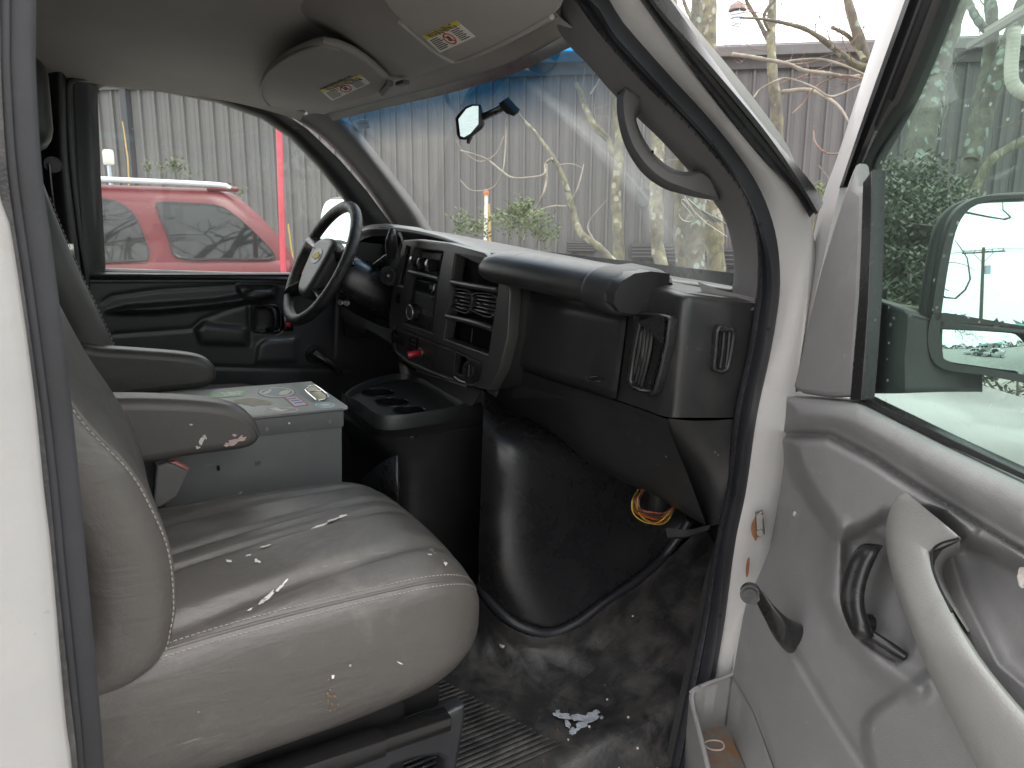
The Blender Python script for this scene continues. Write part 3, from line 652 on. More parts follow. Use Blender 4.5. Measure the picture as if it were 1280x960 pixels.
# climate panel
cp = SX.plate('climate_panel', [(521, 313), (553, 316), (547, 345), (516, 337)], M_STACK2, stack, h0=-.03, h1=-.022, bev=.002)
SX.plate('legend_strip', [(528, 315), (551, 318), (549.5, 325), (527, 322)], mat('grey_legend', (.18, .18, .19), .5), cp, h0=-.022, h1=-.020)
for x, y in ((523.5, 327), (533, 329.5), (543.5, 331.5)):
    q = SX.px(x, y, -.02); kn_ = disc('knob', q, (-1, 0, 0), .0165, .022, M_BLACK_S, cp, 24, .003)
    grid('pointer', [[q+np.array([-.0225-(.006*(1-s*s)), sy*.0055*math.sqrt(max(0, 1-s*s)), s*.0165]) for sy in (-1, 0, 1)] for s in np.linspace(-1, 1, 11)], M_STEEL, cp)
tube('ledge', [SX.px(512, 340, .002), SX.px(531, 344, .004), SX.px(549, 348.5, .002)], .007, M_STACK, stack, n=12)
# radio
rd = SX.plate('radio', [(517, 347), (546, 354), (539, 413), (506, 401)], M_STACK2, stack, h0=-.04, h1=-.010, bev=.004)
SX.plate('display', [(519, 349.5), (541, 354), (539, 368), (516.5, 362)], M_BLACK_G, rd, h0=-.010, h1=-.006, bev=.001)
for k in range(6):
    x = 519.5+k*3.5; y = 365.5+k*1.05
    SX.plate('button', [(x, y), (x+3, y+.9), (x+2.6, y+4.2), (x-.4, y+3.3)], M_STACK, rd, h0=-.011, h1=-.004, bev=.001)
kq = SX.px(521, 390, -.01); disc('volume_knob', kq, (-1, 0, 0), .024, .022, M_BLACK_S, rd, 28, .003)
tube('volume_knob_ring', [kq+np.array([-.0225, .0205*math.cos(t), .0205*math.sin(t)]) for t in np.linspace(0, 2*math.pi, 24, endpoint=False)], .0024, M_STEEL, rd, closed=True)
disc('volume_knob_face', kq, (-1, 0, 0), .019, .0235, M_STACK, rd, 24)
for x, y in ((510.5, 384), (514.5, 386), (529, 390), (533, 391.5), (537, 393), (538.5, 359)):
    SX.plate('button', [(x-1.6, y-2.5), (x+1.6, y-1.7), (x+1.3, y+3.2), (x-1.9, y+2.4)], M_STACK, rd, h0=-.011, h1=-.0045, bev=.001)
tube('radio_chrome_edge', [SX.px(543, 356, -.008), SX.px(542, 362, -.005), SX.px(540, 368, -.008)], .003, M_STEEL, rd, n=6)
tube('disc_slot', [SX.px(509, 398, -.009), SX.px(537, 408, -.009)], .0014, M_DARK, rd, n=3)
# left slot outlet
for k in range(3):
    tube('slat', [SX.px(510.5-k*.2, 312+k, -.004-.006*k), SX.px(501.5, 354, -.004-.006*k)], .003, M_BLACK_G, stack, n=3)
tube('slot_chrome', [SX.px(497, 357.5, .003), SX.px(504, 359, .003)], .002, M_STEEL, stack, n=3)
SX.plate('switch', [(496.5, 366), (500, 367), (498, 379.5), (494.5, 379), (494, 372)], M_BLACK_G, stack, h0=.003, h1=.007, bev=.002)
# twin outlets between two ledges
for y in ((353, 362.5), (395.5, 411)):
    tube('ledge', [SX.px(565.5-(y[0]-353)*.16, y[0], .000), SX.px(593, (y[0]+y[1])/2, .004), SX.px(622-(y[0]-353)*.16, y[1], .0)], .0075, M_STACK, stack, n=12)
SX.plate('upper_shelf_back', [(569, 318), (626, 328), (622, 362), (565, 352)], M_DARK, stack, h0=-.12, h1=-.11)
for (x0, x1, x2, x3, sh) in ((564, 588.5, 584.5, 561.5, 0), (592, 620.5, 615, 588, 5)):
    yb = 361+sh; fo = cr([(x0, yb), (x1, yb+4.5), (x2, yb+31), (x3, yb+22), ((x0+x3)/2-1.5, yb+11)], 40, True)
    vv = SX.plate('round_vent', fo, M_STACK2, stack, holes=[[((x-(x0+x2)/2)*.90+(x0+x2)/2, (y-yb-15)*.88+yb+15) for x, y in fo]], h0=-.03, h1=-.004, bev=.002)
    for k in range(5):
        t = (k+.6)/5.2
        a_, b_ = SX.px(x0+(x3-x0)*t-.5, yb+22*t+1, -.008), SX.px(x1+(x2-x1)*t, yb+4.5+26*t+.5, -.008)
        grid('slat', np.stack([lin([a_, b_], 4), lin([a_, b_], 4)+np.array([.016, 0, .006])]), M_STACK, vv, thick=.002)
    for k in range(3):
        t = (k+1)/4
        tube('vane', [SX.px(x0+(x1-x0)*t, yb+3, -.020), SX.px(x3+(x2-x3)*t, yb+26, -.020)], .0018, M_BLACK_S, vv, n=3, seg=5)
    disc('vent_tab', SX.px((x0+x2)/2, yb+14, -.012), (-1, 0, 0), .004, .010, M_STACK2, vv, 10)
# lower cubby with a divider
SX.plate('cubby_back', [(556, 405), (616, 422), (610, 443), (554, 423)], M_DARK, stack, h0=-.10, h1=-.09)
tube('cubby_divider', [SX.px(590.5, 411, -.03), SX.px(589, 428, -.03)], .0015, M_STACK, stack, n=3)
# lower switch panel
lp = SX.plate('switch_panel', hlow, M_STACK2, stack, holes=[[(572, 443.5), (583, 448), (582, 470), (568, 466)]], h0=-.02, h1=-.002, bev=.003)
for x in ((507, 429), (523, 420)):
    pass
SX.plate('blank_panel', [(524, 422), (569, 441), (566, 471), (520, 452)], M_STACK2, lp, h0=-.002, h1=.002, bev=.001)
tube('panel_line', [SX.px(546, 431.5, .0025), SX.px(542, 461, .0025)], .0008, M_DARK, lp, n=3, seg=5)
disc('socket', SX.px(494.5, 420, -.002), (-1, 0, 0), .020, .012, M_BLACK_S, lp, 24, .003)
disc('socket_cap', SX.px(494.5, 420, .010), (-1, 0, 0), .014, .010, M_BLACK_G, lp, 20, .003)
disc('small_socket', SX.px(504.5, 428, -.002), (-1, 0, 0), .009, .010, M_BLACK_G, lp, 16, .002)
SX.plate('toggle_plate', [(512, 420), (521, 423), (519, 440), (510, 437)], M_BLACK_G, lp, h0=-.002, h1=.003)
for y in (424, 429.5, 435): SX.plate('toggle_mark', [(514, y), (519, y+1.5), (518.5, y+3), (513.5, y+1.5)], M_STACK, lp, h0=.003, h1=.0055)
disc('key_switch', SX.px(526, 440.5, .0), (-1, 0, 0), .015, .006, M_STEEL, lp, 24, .002)
disc('key_switch_core', SX.px(526, 440.5, .006), (-1, 0, 0), .008, .004, M_RED, lp, 16)
tube('red_key_tag', [SX.px(525, 441, .008), SX.px(519, 442, .035), SX.px(510, 444, .055)], [.005, .0085, .010], M_RED, lp, n=8, seg=10)
disc('lighter_socket', SX.px(588, 463, -.004), (-1, 0, 0), .024, .012, M_STACK2, lp, 28, .003)
disc('lighter_cap', SX.px(587, 463, .006), (-1, 0, 0), .018, .014, M_BLACK_S, lp, 24, .004)
tube('lighter_tab', [SX.px(586.5, 456, .02), SX.px(585.5, 471, .02)], .004, M_BLACK_S, lp, n=3)
tube('cubby_lip', [SX.px(567, 470, -.002), SX.px(575, 476, .0), SX.px(582, 478, .0)], .002, M_BOLT, lp, n=6, seg=6)

# ---- far end of the dash
DE = Plane((0, 2.475, 0), (1, 0, 0), (0, 0, 1))
DE.plate('end_panel', [(436, 304), (452, 296), (480, 292), (505, 296), (520, 300), (520, 430), (432, 420)], M_DARK, dash, h0=-.02, h1=0)
# ---- instrument hood, column, wheel
cl = empty('instrument_cluster', van)
IX = Plane((.93, 0, 0), (0, -1, 0), (0, 0, 1))
hood = [at(x, y, Y=Y) for x, y, Y in ((446, 302, 2.36), (448, 292, 2.34), (458, 286, 2.27), (474, 284, 2.18), (490, 287, 2.10), (500, 296, 2.04), (503, 315, 2.02), (499, 345, 2.02), (494, 370, 2.03))]
hc = cr(hood, 50)
grid('hood_rim', np.stack([hc+[-.0, .0, 0], hc+[.0, -.008, .010], hc+[.02, -.012, .012], hc+[.10, -.012, .006]]), M_STACK, cl)
grid('hood_inside', np.stack([hc, hc+[.05, .004, -.004], hc+[.16, .01, -.01]]), M_DARK, cl)
IX.plate('gauge_panel', [(425, 301), (460, 297), (520, 297), (520, 385), (425, 375)], M_DARK, cl, h0=-.16, h1=-.12)
tube('shift_lever', [at(489, 322, X=.85), at(489, 305, X=.84), at(490, 293, X=.835), at(490.5, 288, X=.838)], [.013, .017, .017, .009], M_BLACK_S, cl, n=14, seg=12)
tube('shift_lever_stem', [at(487, 318, X=.86), at(468, 332, X=.88)], .008, M_BLACK_S, cl, n=4)
col_c = np.array([.76, 2.2, 1.37]); cd = np.array([.83, 0, -.38]); cd /= np.linalg.norm(cd)
colm = empty('steering_column', van)
def ringY(c, ry, rz, nrm, n=24):
    s = np.array([0, 1.0, 0]); u = np.cross(nrm, s); u /= np.linalg.norm(u); t = np.linspace(0, 2*math.pi, n, endpoint=False)
    ce, se = np.cos(t), np.sin(t)
    return c+np.sign(ce)[:, None]*(np.abs(ce)**.7)[:, None]*ry*s+np.sign(se)[:, None]*(np.abs(se)**.7)[:, None]*rz*u
c0 = col_c+[.02, 0, -.01]
grid('column_cover', [ringY(c0+cd*d, ry, rz, cd) for d, ry, rz in ((.0, .045, .05), (.03, .062, .066), (.10, .078, .074), (.16, .085, .078), (.30, .085, .09), (.40, .08, .09))], M_BLACK_S, colm, cv=True, caps=True, angle=60)
iq = at(478, 346, X=.865)
ign = disc('ignition_housing', iq+np.array([.05, .03, 0]), (-.6, -.8, .1), .030, .065, M_BLACK_S, colm, 24, .006)
disc('ignition_lock', iq+np.array([.012, -.022, .005]), (-.6, -.8, .1), .017, .008, M_BLACK_G, colm, 20, .002)
disc('ignition_slot', iq+np.array([.007, -.0285, .006]), (-.6, -.8, .1), .004, .003, M_STEEL, colm, 8)
tube('tilt_lever', [at(441, 332, Y=2.12), at(436, 310, Y=2.16)], [.006, .009], M_BLACK_S, colm, n=4)
# lower column trim: bright handle-like edge under the wheel
loft('column_skirt', [[at(420, 375, Y=2.2), at(440, 390, Y=2.15), at(470, 405, Y=2.06), at(490, 412, Y=2.0)], [at(424, 388, Y=2.2), at(442, 402, Y=2.15), at(468, 416, Y=2.06), at(490, 430, Y=2.0)], [at(424, 392, Y=2.23), at(442, 412, Y=2.2), at(468, 424, Y=2.15), at(492, 440, Y=2.1)]], M_STACK, colm, n=24)
for x, y in ((426, 378), (434, 379)):
    disc('column_button', at(x, y, Y=2.17), (-.6, -.8, .1), .009, .008, M_STEEL, colm, 16, .002)
wheel = empty('steering_wheel', van)
wc = np.array([.728, 2.195, 1.385]); wn_ = np.array([-.895, 0, .446]); wu = np.array([.446, 0, .895]); wsd = np.array([0, 1.0, 0])
WR = .192
def wp(a, b, h=0): return wc+a*wsd+b*wu+h*wn_
rim = [wp(WR*math.cos(t), WR*math.sin(t)) for t in np.linspace(0, 2*math.pi, 32, endpoint=False)]
M_WHEEL = mat('wheel_leather', (.018, .018, .018), .42, var=.2, grain=.5, gscale=300, bump2=.5, b2scale=60, dust=(.06, .058, .055), dscale=30, dlo=.5, dhi=.8)
tube('rim', rim, .0175, M_WHEEL, wheel, n=72, seg=14, closed=True)
for s in (-1, 1):
    for (b0, b1, w) in ((.035, .055, .024), (-.085, -.125, .02)):
        loft('spoke', [[wp(s*.05, b0+w, -.012), wp(s*.12, (b0+b1)/2+w, -.008), wp(s*(WR-.012)*math.cos(b1/WR), b1+w*.9, 0)],
                       [wp(s*.05, b0, .012), wp(s*.12, (b0+b1)/2, .008), wp(s*(WR-.012)*math.cos(b1/WR), b1, .012)],
                       [wp(s*.05, b0-w, -.012), wp(s*.12, (b0+b1)/2-w, -.008), wp(s*(WR-.012)*math.cos(b1/WR), b1-w*.9, 0)]], M_BLACK_S, wheel, n=10, thick=.012)
HP = Plane(wc, -wsd, wu)
M_HUB = mat('grey_hub', (.05, .053, .053), .4, var=.1, grain=.2, gscale=700)
HP.plate('hub', cr([(-.085, .05), (-.05, .075), (0, .08), (.05, .075), (.085, .05), (.078, -.02), (.05, -.10), (0, -.118), (-.05, -.10), (-.078, -.02)], 60, True), M_HUB, wheel, h0=-.035, h1=.022, bev=.022, px=False, res=4)
HP.plate('emblem_recess', cr([(.042*math.cos(t), .026*math.sin(t)+.012) for t in np.linspace(0, 2*math.pi, 24, endpoint=False)], 30, True), M_STACK, wheel, h0=.02, h1=.0235, bev=.0015, px=False)
HP.plate('emblem', [(-.026, .020), (-.010, .020), (-.009, .024), (.009, .024), (.010, .020), (.030, .020), (.026, .004), (.010, .004), (.009, 0), (-.009, 0), (-.010, .004), (-.030, .004)], M_YELLOW, wheel, h0=.0235, h1=.0255, bev=.0008, px=False)

# ---- cup-holder console and engine cover
con = empty('console', van)
TZ = 1.075
def tz(x, y, z=TZ): return at(x, y, Z=z)
# rim outline of the tray (upper edge) and skirt below it
rim_px = [(431, 494), (447, 483), (470, 474), (500, 468), (520, 470), (545, 483), (575, 502), (582, 507), (560, 513), (530, 518), (500, 522), (478, 522), (466, 518), (450, 506), (437, 499)]
def rimz(x): return 1.075
rim3 = cr([at(x, y, Z=1.07) for x, y in rim_px], 80, True)
ctrd = rim3.mean(0)
def shrink(P, k, dz): return ctrd+(P-ctrd)*np.array([k, k, 1])+[0, 0, dz]
grid('tray_rim', np.stack([shrink(rim3, .93, -.012), shrink(rim3, .95, .004), shrink(rim3, .99, .006), shrink(rim3, 1.01, -.002), shrink(rim3, 1.0, -.03)]), M_STACK2, con, cv=True, angle=60)
# tray floor with three cup wells
from itertools import product
TP = Plane((ctrd[0], ctrd[1], 1.07-.012), (1, 0, 0), (0, 1, 0))
wells = [(472, 491, .046), (490, 503, .046), (512, 513.5, .042)]
hol = []
for x, y, r in wells:
    c = TP.ab(x, y); hol.append([(c[0]+r*math.cos(t), c[1]+r*math.sin(t)) for t in np.linspace(0, 2*math.pi, 28, endpoint=False)])
inn = [TP_ab for TP_ab in [((p-TP.o)@TP.ex, (p-TP.o)@TP.ey) for p in shrink(rim3, .94, 0)]]
TP.plate('tray', inn, M_STACK2, con, holes=hol, h0=-.004, h1=.0, px=False)
for h in hol:
    c = np.array([TP.p(a, b) for a, b in h]); cc = c.mean(0)
    grid('cup_well', np.stack([c+[0, 0, .003], c, cc+(c-cc)*.93+[0, 0, -.05], cc+(c-cc)*.9+[0, 0, -.06], cc+(c-cc)*.01+[0, 0, -.06]]), M_BLACK_G, con, cv=True)
    tube('cup_ring', list(c[::2]+[0, 0, .001]), .0022, M_BLACK_S, con, closed=True, n=40, seg=6)
# back of the tray rising to the stack
loft('tray_back', [[at(500, 466, Z=1.075), at(525, 472, Z=1.075), at(560, 492, Z=1.075), at(590, 508, Z=1.075)], [SX.px(498, 452, -.02), SX.px(520, 464, -.02), SX.px(562, 477, -.02), SX.px(600, 490, -.02)]], M_BLACK, con, n=20)
# skirt band under the rim, then the body curving to the engine cover
k0 = cr([at(x, y, Z=1.066) for x, y in ((427, 490), (431, 496), (440, 504), (454, 512), (468, 521), (480, 524.5), (500, 523.5), (530, 519.5), (560, 515), (585, 509), (602, 505))], 60)
k1 = cr([at(x, y, Z=1.012) for x, y in ((426, 508), (430, 513), (440, 522), (455, 532), (470, 541), (484, 544), (510, 543), (540, 540), (570, 535), (595, 531), (610, 528))], 60)
k1b = k1+np.array([.004, .006, -.008])
grid('console_skirt', np.stack([k0+[0, .004, .004], k0, k0*.5+k1*.5+[0, -.002, 0], k1, k1b]), M_BLACK, con, angle=60)
r0 = k1b[[2, 18, 28, 44, 59]]; rows = [r0]
for pxs, dy in ((((425, 522), (458, 545), (486, 560), (545, 558), (612, 552)), .015), (((430, 538), (470, 562), (492, 577), (548, 590), (608, 590)), .035), (((440, 570), (480, 600), (497, 620), (548, 640), (603, 640)), .045), (((440, 680), (480, 700), (498, 740), (546, 750), (597, 740)), .05)):
    rows.append(np.stack([at(x, y, Y=p[1]+dy+(.08 if i < 2 else 0)*(dy > .02)) for i, ((x, y), p) in enumerate(zip(pxs, r0))]))
body = np.stack(rows)
grid('console_body', patch(body, 30, 40), M_BLACK, con)
loft('console_pocket', [[at(452, 598, Y=1.6), at(480, 576, Y=1.5), at(494, 570, Y=1.45)], [at(455, 640, Y=1.6), at(482, 640, Y=1.5), at(497, 640, Y=1.45)]], M_BLACK_S, con, n=12, thick=.01)
# engine cover: rounded corner, side wall running forward under the dash
ec = np.stack([[at(606, 488, Y=1.58), at(628, 500, Y=1.62), at(658, 508, Y=1.66), at(702, 520, Y=1.68), at(762, 540, Y=1.68), at(850, 575, Y=1.55)],
               [at(604, 525, Y=1.40), at(625, 540, Y=1.36), at(655, 545, Y=1.34), at(700, 555, Y=1.335), at(760, 570, Y=1.33), at(850, 600, Y=1.28)],
               [at(600, 640, Y=1.375), at(622, 640, Y=1.325), at(655, 645, Y=1.298), at(705, 645, Y=1.292), at(770, 640, Y=1.28), at(860, 620, Y=1.24)],
               [at(598, 700, Y=1.36), at(622, 715, Y=1.298), at(660, 725, Y=1.262), at(715, 715, Y=1.25), at(785, 680, Y=1.24), at(870, 630, Y=1.20)],
               [at(601, 735, Y=1.36), at(636, 772, Y=1.28), at(686, 790, Y=1.225), at(757, 750, Y=1.205), at(828, 695, Y=1.20), at(876, 645, Y=1.16)]])
eng = grid('engine_cover', patch(ec, 40, 60), M_ENGINE, van)
bs = cr([at(600, 732, Y=1.38), at(612, 750, Y=1.33), at(636, 774, Y=1.27), at(662, 787, Y=1.235), at(690, 791, Y=1.215), at(722, 778, Y=1.20), at(757, 752, Y=1.195), at(795, 726, Y=1.19), at(828, 697, Y=1.19), at(848, 672, Y=1.18), at(862, 650, Y=1.17)], 130)
rr = .0108+.0020*(np.arange(130) % 2)
grid('cover_seal', tube_grid(bs, rr, 10), M_SEAL, van, cv=True, caps=True, angle=80)
# floor covering swept up round the seal and along the toe board
fk = np.stack([[at(x, y, Y=Y) for x, y, Y in ((596, 742, 1.40), (630, 780, 1.27), (690, 796, 1.205), (760, 756, 1.185), (830, 702, 1.18), (880, 655, 1.12))],
               [at(x, y, Z=z) for x, y, z in ((590, 775, .56), (625, 802, .55), (690, 815, .545), (775, 780, .575), (850, 735, .63), (893, 690, .71))],
               [at(x, y, Z=z) for x, y, z in ((570, 812, .508), (610, 832, .508), (690, 850, .508), (790, 830, .515), (855, 800, .535), (886, 770, .56))],
               [at(x, y, Z=z) for x, y, z in ((560, 850, .495), (600, 870, .495), (690, 890, .495), (790, 880, .495), (845, 870, .495), (872, 850, .495))]])
FK = patch(fk, 40, 60); U, Vv = np.meshgrid(np.linspace(0, 1, 40), np.linspace(0, 1, 60), indexing='ij')
FK[..., 2] += .006*np.sin(Vv*31+U*9)*np.sin(U*3.14)*(1-U)+.004*np.sin(Vv*57-U*14)*np.sin(U*3.14)
grid('floor_upturn', FK, M_FLOOR, van)
# wiring loop hanging below the knee panel
M_W = [mat('wire_yellow', (.45, .34, .04), .5), mat('wire_orange', (.5, .10, .03), .5), mat('wire_pink', (.42, .13, .10), .5), mat('wire_tan', (.42, .30, .16), .5), mat('wire_brown', (.10, .05, .03), .5)]
wire = empty('wiring_loom', van)
for k in range(12):
    dx = random.uniform(-5, 6); dy = random.uniform(-8, 7); Y = 1.05+random.uniform(-.015, .015)
    tube('wire', [at(802+dx, 612, Y=Y+.04), at(794+dx*.8, 625+dy*.3, Y=Y), at(797+dx, 640+dy*.5, Y=Y), at(812+dx, 648+dy, Y=Y), at(828+dx, 648+dy*.9, Y=Y), at(840+dx*.5, 637+dy*.4, Y=Y), at(846, 622, Y=Y+.04)], .0015, M_W[k % 5], wire, n=36, seg=6)
rounded('connector', at(822, 628, Y=1.06), (.03, .03, .05), .006, M_STACK2, wire)
loft('kick_panel', [[at(832, 660, Y=.99), at(860, 662, Y=.95), at(888, 656, Y=.90)], [at(834, 672, Y=.99), at(860, 670, Y=.95), at(886, 662, Y=.90)], [at(834, 674, Y=1.06), at(860, 672, Y=1.04), at(886, 662, Y=1.0)]], M_BLACK, van, n=14)
# ------------------------------------------------------------------ seats
def sgp(v, e): return np.sign(v)*np.abs(v)**e
def top_angles(n, e=.42):
    """angles 0..pi that space the points evenly across the seat"""
    v = np.linspace(1, -1, n); return [math.acos(float(np.sign(q)*abs(q)**(1/e))) for q in v]
class Cushion:
    """seat cushion: closed ring sections along X with a rounded nose and fore-aft pleats"""
    def __init__(s, x0, x1, y0, y1, zb, zt, pleats, nose=.16):
        s.x0, s.x1, s.yc, s.a, s.zb, s.zt, s.pl, s.nose = x0, x1, (y0+y1)/2, (y1-y0)/2, zb, zt, pleats, nose
    def pt(s, u, t, lift=0.0):
        """u 0..1 rear to front, t angle; returns surface point"""
        L = s.x1-s.x0; x = s.x0+L*u; r = max(0.0, (x-(s.x1-s.nose))/s.nose)
        k = (max(0.0, 1-r**2.6))**(1/2.6)
        zt = s.zt+.012*math.sin(math.pi*min(1, u*1.05))-.02*r*r; zb = s.zb+.10*max(0, u-.5)**2*1.5
        zc = (zt*.62+zb*.38); up = (zt-zc); dn = (zc-zb)
        ky = .35+.65*k; ky = 1-(1-k)*.38; kz = k
        c, n = math.cos(t), math.sin(t)
        yy = float(sgp(c, .42))*s.a*ky; e = .46
        zz = float(sgp(n, e))*(up*kz if n > 0 else dn*kz)
        if n > 0:
            w = math.exp(-((abs(yy)/(s.a*ky+1e-6))/.93)**10)
            g = sum(d*math.exp(-(((s.yc+yy)-(y+(y2-y)*u))/wd)**2) for y, y2, d, wd in s.pl)
            zz += (-g*min(1, (1-r)*1.6)+.030*(1-(yy/(s.a+1e-6))**2))*kz*w
        p = np.array([x, s.yc+yy, zc+zz-.035*r*r*(1-k)])
        if lift:
            p += np.array([0, c*.9, n])*lift
        return p
    def build(s, name, m, parent, nu=80, nt=190):
        us = 1-np.cos(np.linspace(0, 1, nu)*math.pi/2); us = np.linspace(0, 1, nu)**.8
        ts = top_angles(nt-36)+[math.pi+math.pi*(k+1)/36 for k in range(35)]
        G = [[s.pt(u*.9995, t) for t in ts] for u in us]
        return grid(name, G, m, parent, cv=True, caps=True, angle=70)
def stitches(name, pts, m, parent, length=.006, w=.0011, every=1):
    V, Fc = [], []
    P = np.asarray(pts, float)
    for i in range(0, len(P)-1, every):
        a, b = P[i], P[i]+(P[i+1]-P[i])*.62; d = b-a; d /= np.linalg.norm(d)+1e-9
        e = EYE-a; e /= np.linalg.norm(e); sd_ = np.cross(d, e); sd_ /= np.linalg.norm(sd_)+1e-9; n = np.cross(sd_, d)
        k = len(V); V += [a-sd_*w, b-sd_*w, b+sd_*w, a+sd_*w, (a+b)/2+n*w*1.1]; Fc += [(k, k+1, k+4), (k+1, k+2, k+4), (k+2, k+3, k+4), (k+3, k, k+4)]
    o = from_data(name, V, Fc, m, parent); tag(o, kind='stuff'); return o
def resamp(pts, step):
    P = np.asarray(pts, float); L = np.linalg.norm(np.diff(P, axis=0), axis=1).sum(); return cr(P, max(3, int(L/step)))

pseat = empty('passenger_seat', van); tag(pseat, label='taupe leather passenger seat with worn white scuffs')
pc = Cushion(.0, .642, .972, 1.515, .685, .955, [(1.0, 1.10, .012, .016), (1.12, 1.24, .011, .008), (1.165, 1.30, .011, .008), (1.29, 1.40, .008, .012), (1.38, 1.47, .006, .010)])
cush = pc.build('cushion', M_LEATHER, pseat)
# double seam along the near upper edge
for t0, lift, kind in ((math.radians(180-42), .0015, 's'), (math.radians(180-31), .0015, 's'), (math.radians(180-36.5), -.0012, 'p')):
    P = [pc.pt(u, t0, lift) for u in np.linspace(.05, .985, 60)]
    if kind == 's': stitches('stitching', resamp(P, .0075), M_THREAD, pseat, w=.0008)
    else: tube('piping', P, .0032, M_LEATHER, pseat, n=70, seg=8)
# worn patches where the leather has flaked
SEATG = [[pc.pt(u, t) for t in top_angles(110)[4:]+[math.pi+.02*k for k in range(1, 50)]] for u in np.linspace(.03, .99, 110)]
SG = np.array(SEATG).reshape(-1, 3)
SGP = np.array([proj(q) for q in SG])
def seat_pt(x, y, lift=.0022):
    d = np.sum((SGP-[x, y])**2, 1); i = np.argsort(d)[:6]
    w = 1/(d[i]+.5); q = (SG[i]*w[:, None]).sum(0)/w.sum(); e = EYE-q
    # slide along the view ray so the pixel is exact
    r = ray(x, y); k = ((q-EYE)@r)/(r@r)
    return EYE+r*(k-lift*2/np.linalg.norm(r))
def flakes(name, blobs, m, parent):
    for bl in blobs:
        P = [seat_pt(x, y) for x, y in bl]; c = np.mean(P, 0)
        from_data(name, [c]+P, [(0, i+1, (i+1) % len(P)+1) for i in range(len(P))], m, parent)
random.seed(3)
def blob(x, y, w, h, ang, n=11, jag=.45):
    out = []
    for k in range(n):
        t = 2*math.pi*k/n; r = 1+random.uniform(-jag, jag); a, b = w*r*math.cos(t), h*r*math.sin(t)
        out.append((x+a*math.cos(ang)-b*math.sin(ang), y+a*math.sin(ang)+b*math.cos(ang)))
    return out
flk = [blob(336, 745, 9, 2.6, -.75), blob(328, 752, 5, 2, -.7), blob(350, 735, 6, 1.6, -.75), blob(312, 762, 4, .9, -.6), blob(357, 727, 5, 1.0, -.8),
       blob(330, 681, 8, 2.2, -.25), blob(321, 701, 4, 2, .3), blob(287, 701, 4, 1.6, .2), blob(311, 694, 4, 1, -.3), blob(398, 658, 12, 1.6, -.38), blob(415, 650, 9, 1.4, -.35), blob(428, 645, 6, 1.4, -.3), blob(378, 666, 5, 1, -.4),
       blob(545, 690, 7, 1.6, .35), blob(553, 696, 6, 2.0, .9), blob(540, 687, 4, 1.2, -.2), blob(537, 693, 2.5, .8, .2), blob(557, 704, 2, 2.2, .1), blob(500, 829, 4, .8, .5), blob(438, 832, 2, 1.6, -.6), blob(416, 846, 1.8, 2.4, .2), blob(248, 890, 1, 1, 0), blob(301, 616, 2.5, 1, -.5)]
flakes('worn_patch', flk, M_SCUFF, pseat)
M_DIRT = mat('brown_dirt', (.20, .13, .07), .9, var=.3, vscale=80)
flakes('dirt_mark', [blob(414+random.gauss(0, 5), 876+random.gauss(0, 14), random.uniform(.6, 1.8), random.uniform(.6, 1.5), random.random()*3, 6) for _ in range(22)]+[blob(335+random.gauss(0, 5), 934+random.gauss(0, 4), random.uniform(.6, 1.8), random.uniform(.6, 1.5), random.random()*3, 6) for _ in range(7)], M_DIRT, pseat)

# backrest: horizontal sections from the seat upwards, leaning back
def back_rest(name, m, parent, zs, front_near, front_far, yn, yf, depth=.13, bol=.03, nt=64):
    zf = np.linspace(zs[0], zs[-1], 46); fn = crp(np.array(front_near)[:, None], 46)[:, 0]; ff = crp(np.array(front_far)[:, None], 46)[:, 0]
    yN = crp(np.array(yn)[:, None], 46)[:, 0]; yF = crp(np.array(yf)[:, None], 46)[:, 0]; zz = crp(np.array(zs)[:, None], 46)[:, 0]
    G = []
    for z, a, b, y0, y1, i in zip(zz, fn, ff, yN, yF, range(46)):
        f = i/45; sh = min(1, f/.08, (1-f)/.06); sh = math.sqrt(max(0, 1-(1-min(1, sh))**2))*.97+.03
        yc, w = (y0+y1)/2, (y1-y0)/2*(.80+.20*sh); ring = []
        for t in np.linspace(0, 2*math.pi, nt, endpoint=False):
            c, s = math.cos(t), math.sin(t); v = float(sgp(c, .55)); y = yc+w*v
            xf = a+(b-a)*(v+1)/2; xf = xf-bol*(1-min(1, abs(v)**3.0*1.0)); xb = min(a, b)-depth
            xm = (xf+xb)/2; hx_ = (xf-xb)/2*(.6+.4*sh)
            ring.append((xm+hx_*float(sgp(s, .6)), y, z))
        G.append(ring)
    return np.array(G)
zs = [.872, .888, .925, .974, 1.02, 1.09, 1.15, 1.21, 1.29, 1.42, 1.58]
BG = back_rest('backrest', M_LEATHER, pseat, zs, [-.01, .05, .122, .141, .147, .144, .128, .104, .052, .0, -.05], [.10, .13, .158, .168, .168, .160, .145, .12, .085, .04, .0], [1.0, .985, .972, .968, .968, .968, .968, .968, .968, .975, 1.0], [1.47, 1.49, 1.50, 1.50, 1.50, 1.50, 1.50, 1.50, 1.49, 1.47, 1.42], depth=.16)
grid('backrest', BG, M_LEATHER, pseat, cv=True, caps=True, angle=70)
def bseam(k, off=.0015, i0=2, i1=42):
    P = BG[i0:i1, k]; c = BG[i0:i1].mean(1); n = P-c; n /= np.linalg.norm(n, axis=1)[:, None]; return P+n*off
for k in (25, 26): stitches('stitching', resamp(bseam(k, .002)+np.array([0, -.001, 0]), .0085), M_THREAD, pseat, w=.0009)
tube('piping', bseam(25, .0)*.5+bseam(26, .0)*.5, .0035, M_LEATHER, pseat, n=60, seg=8)
# head restraint
rounded('headrest', (-.10, 1.235, 1.70), (.12, .30, .20), .05, M_LEATHER, pseat, seg=4)
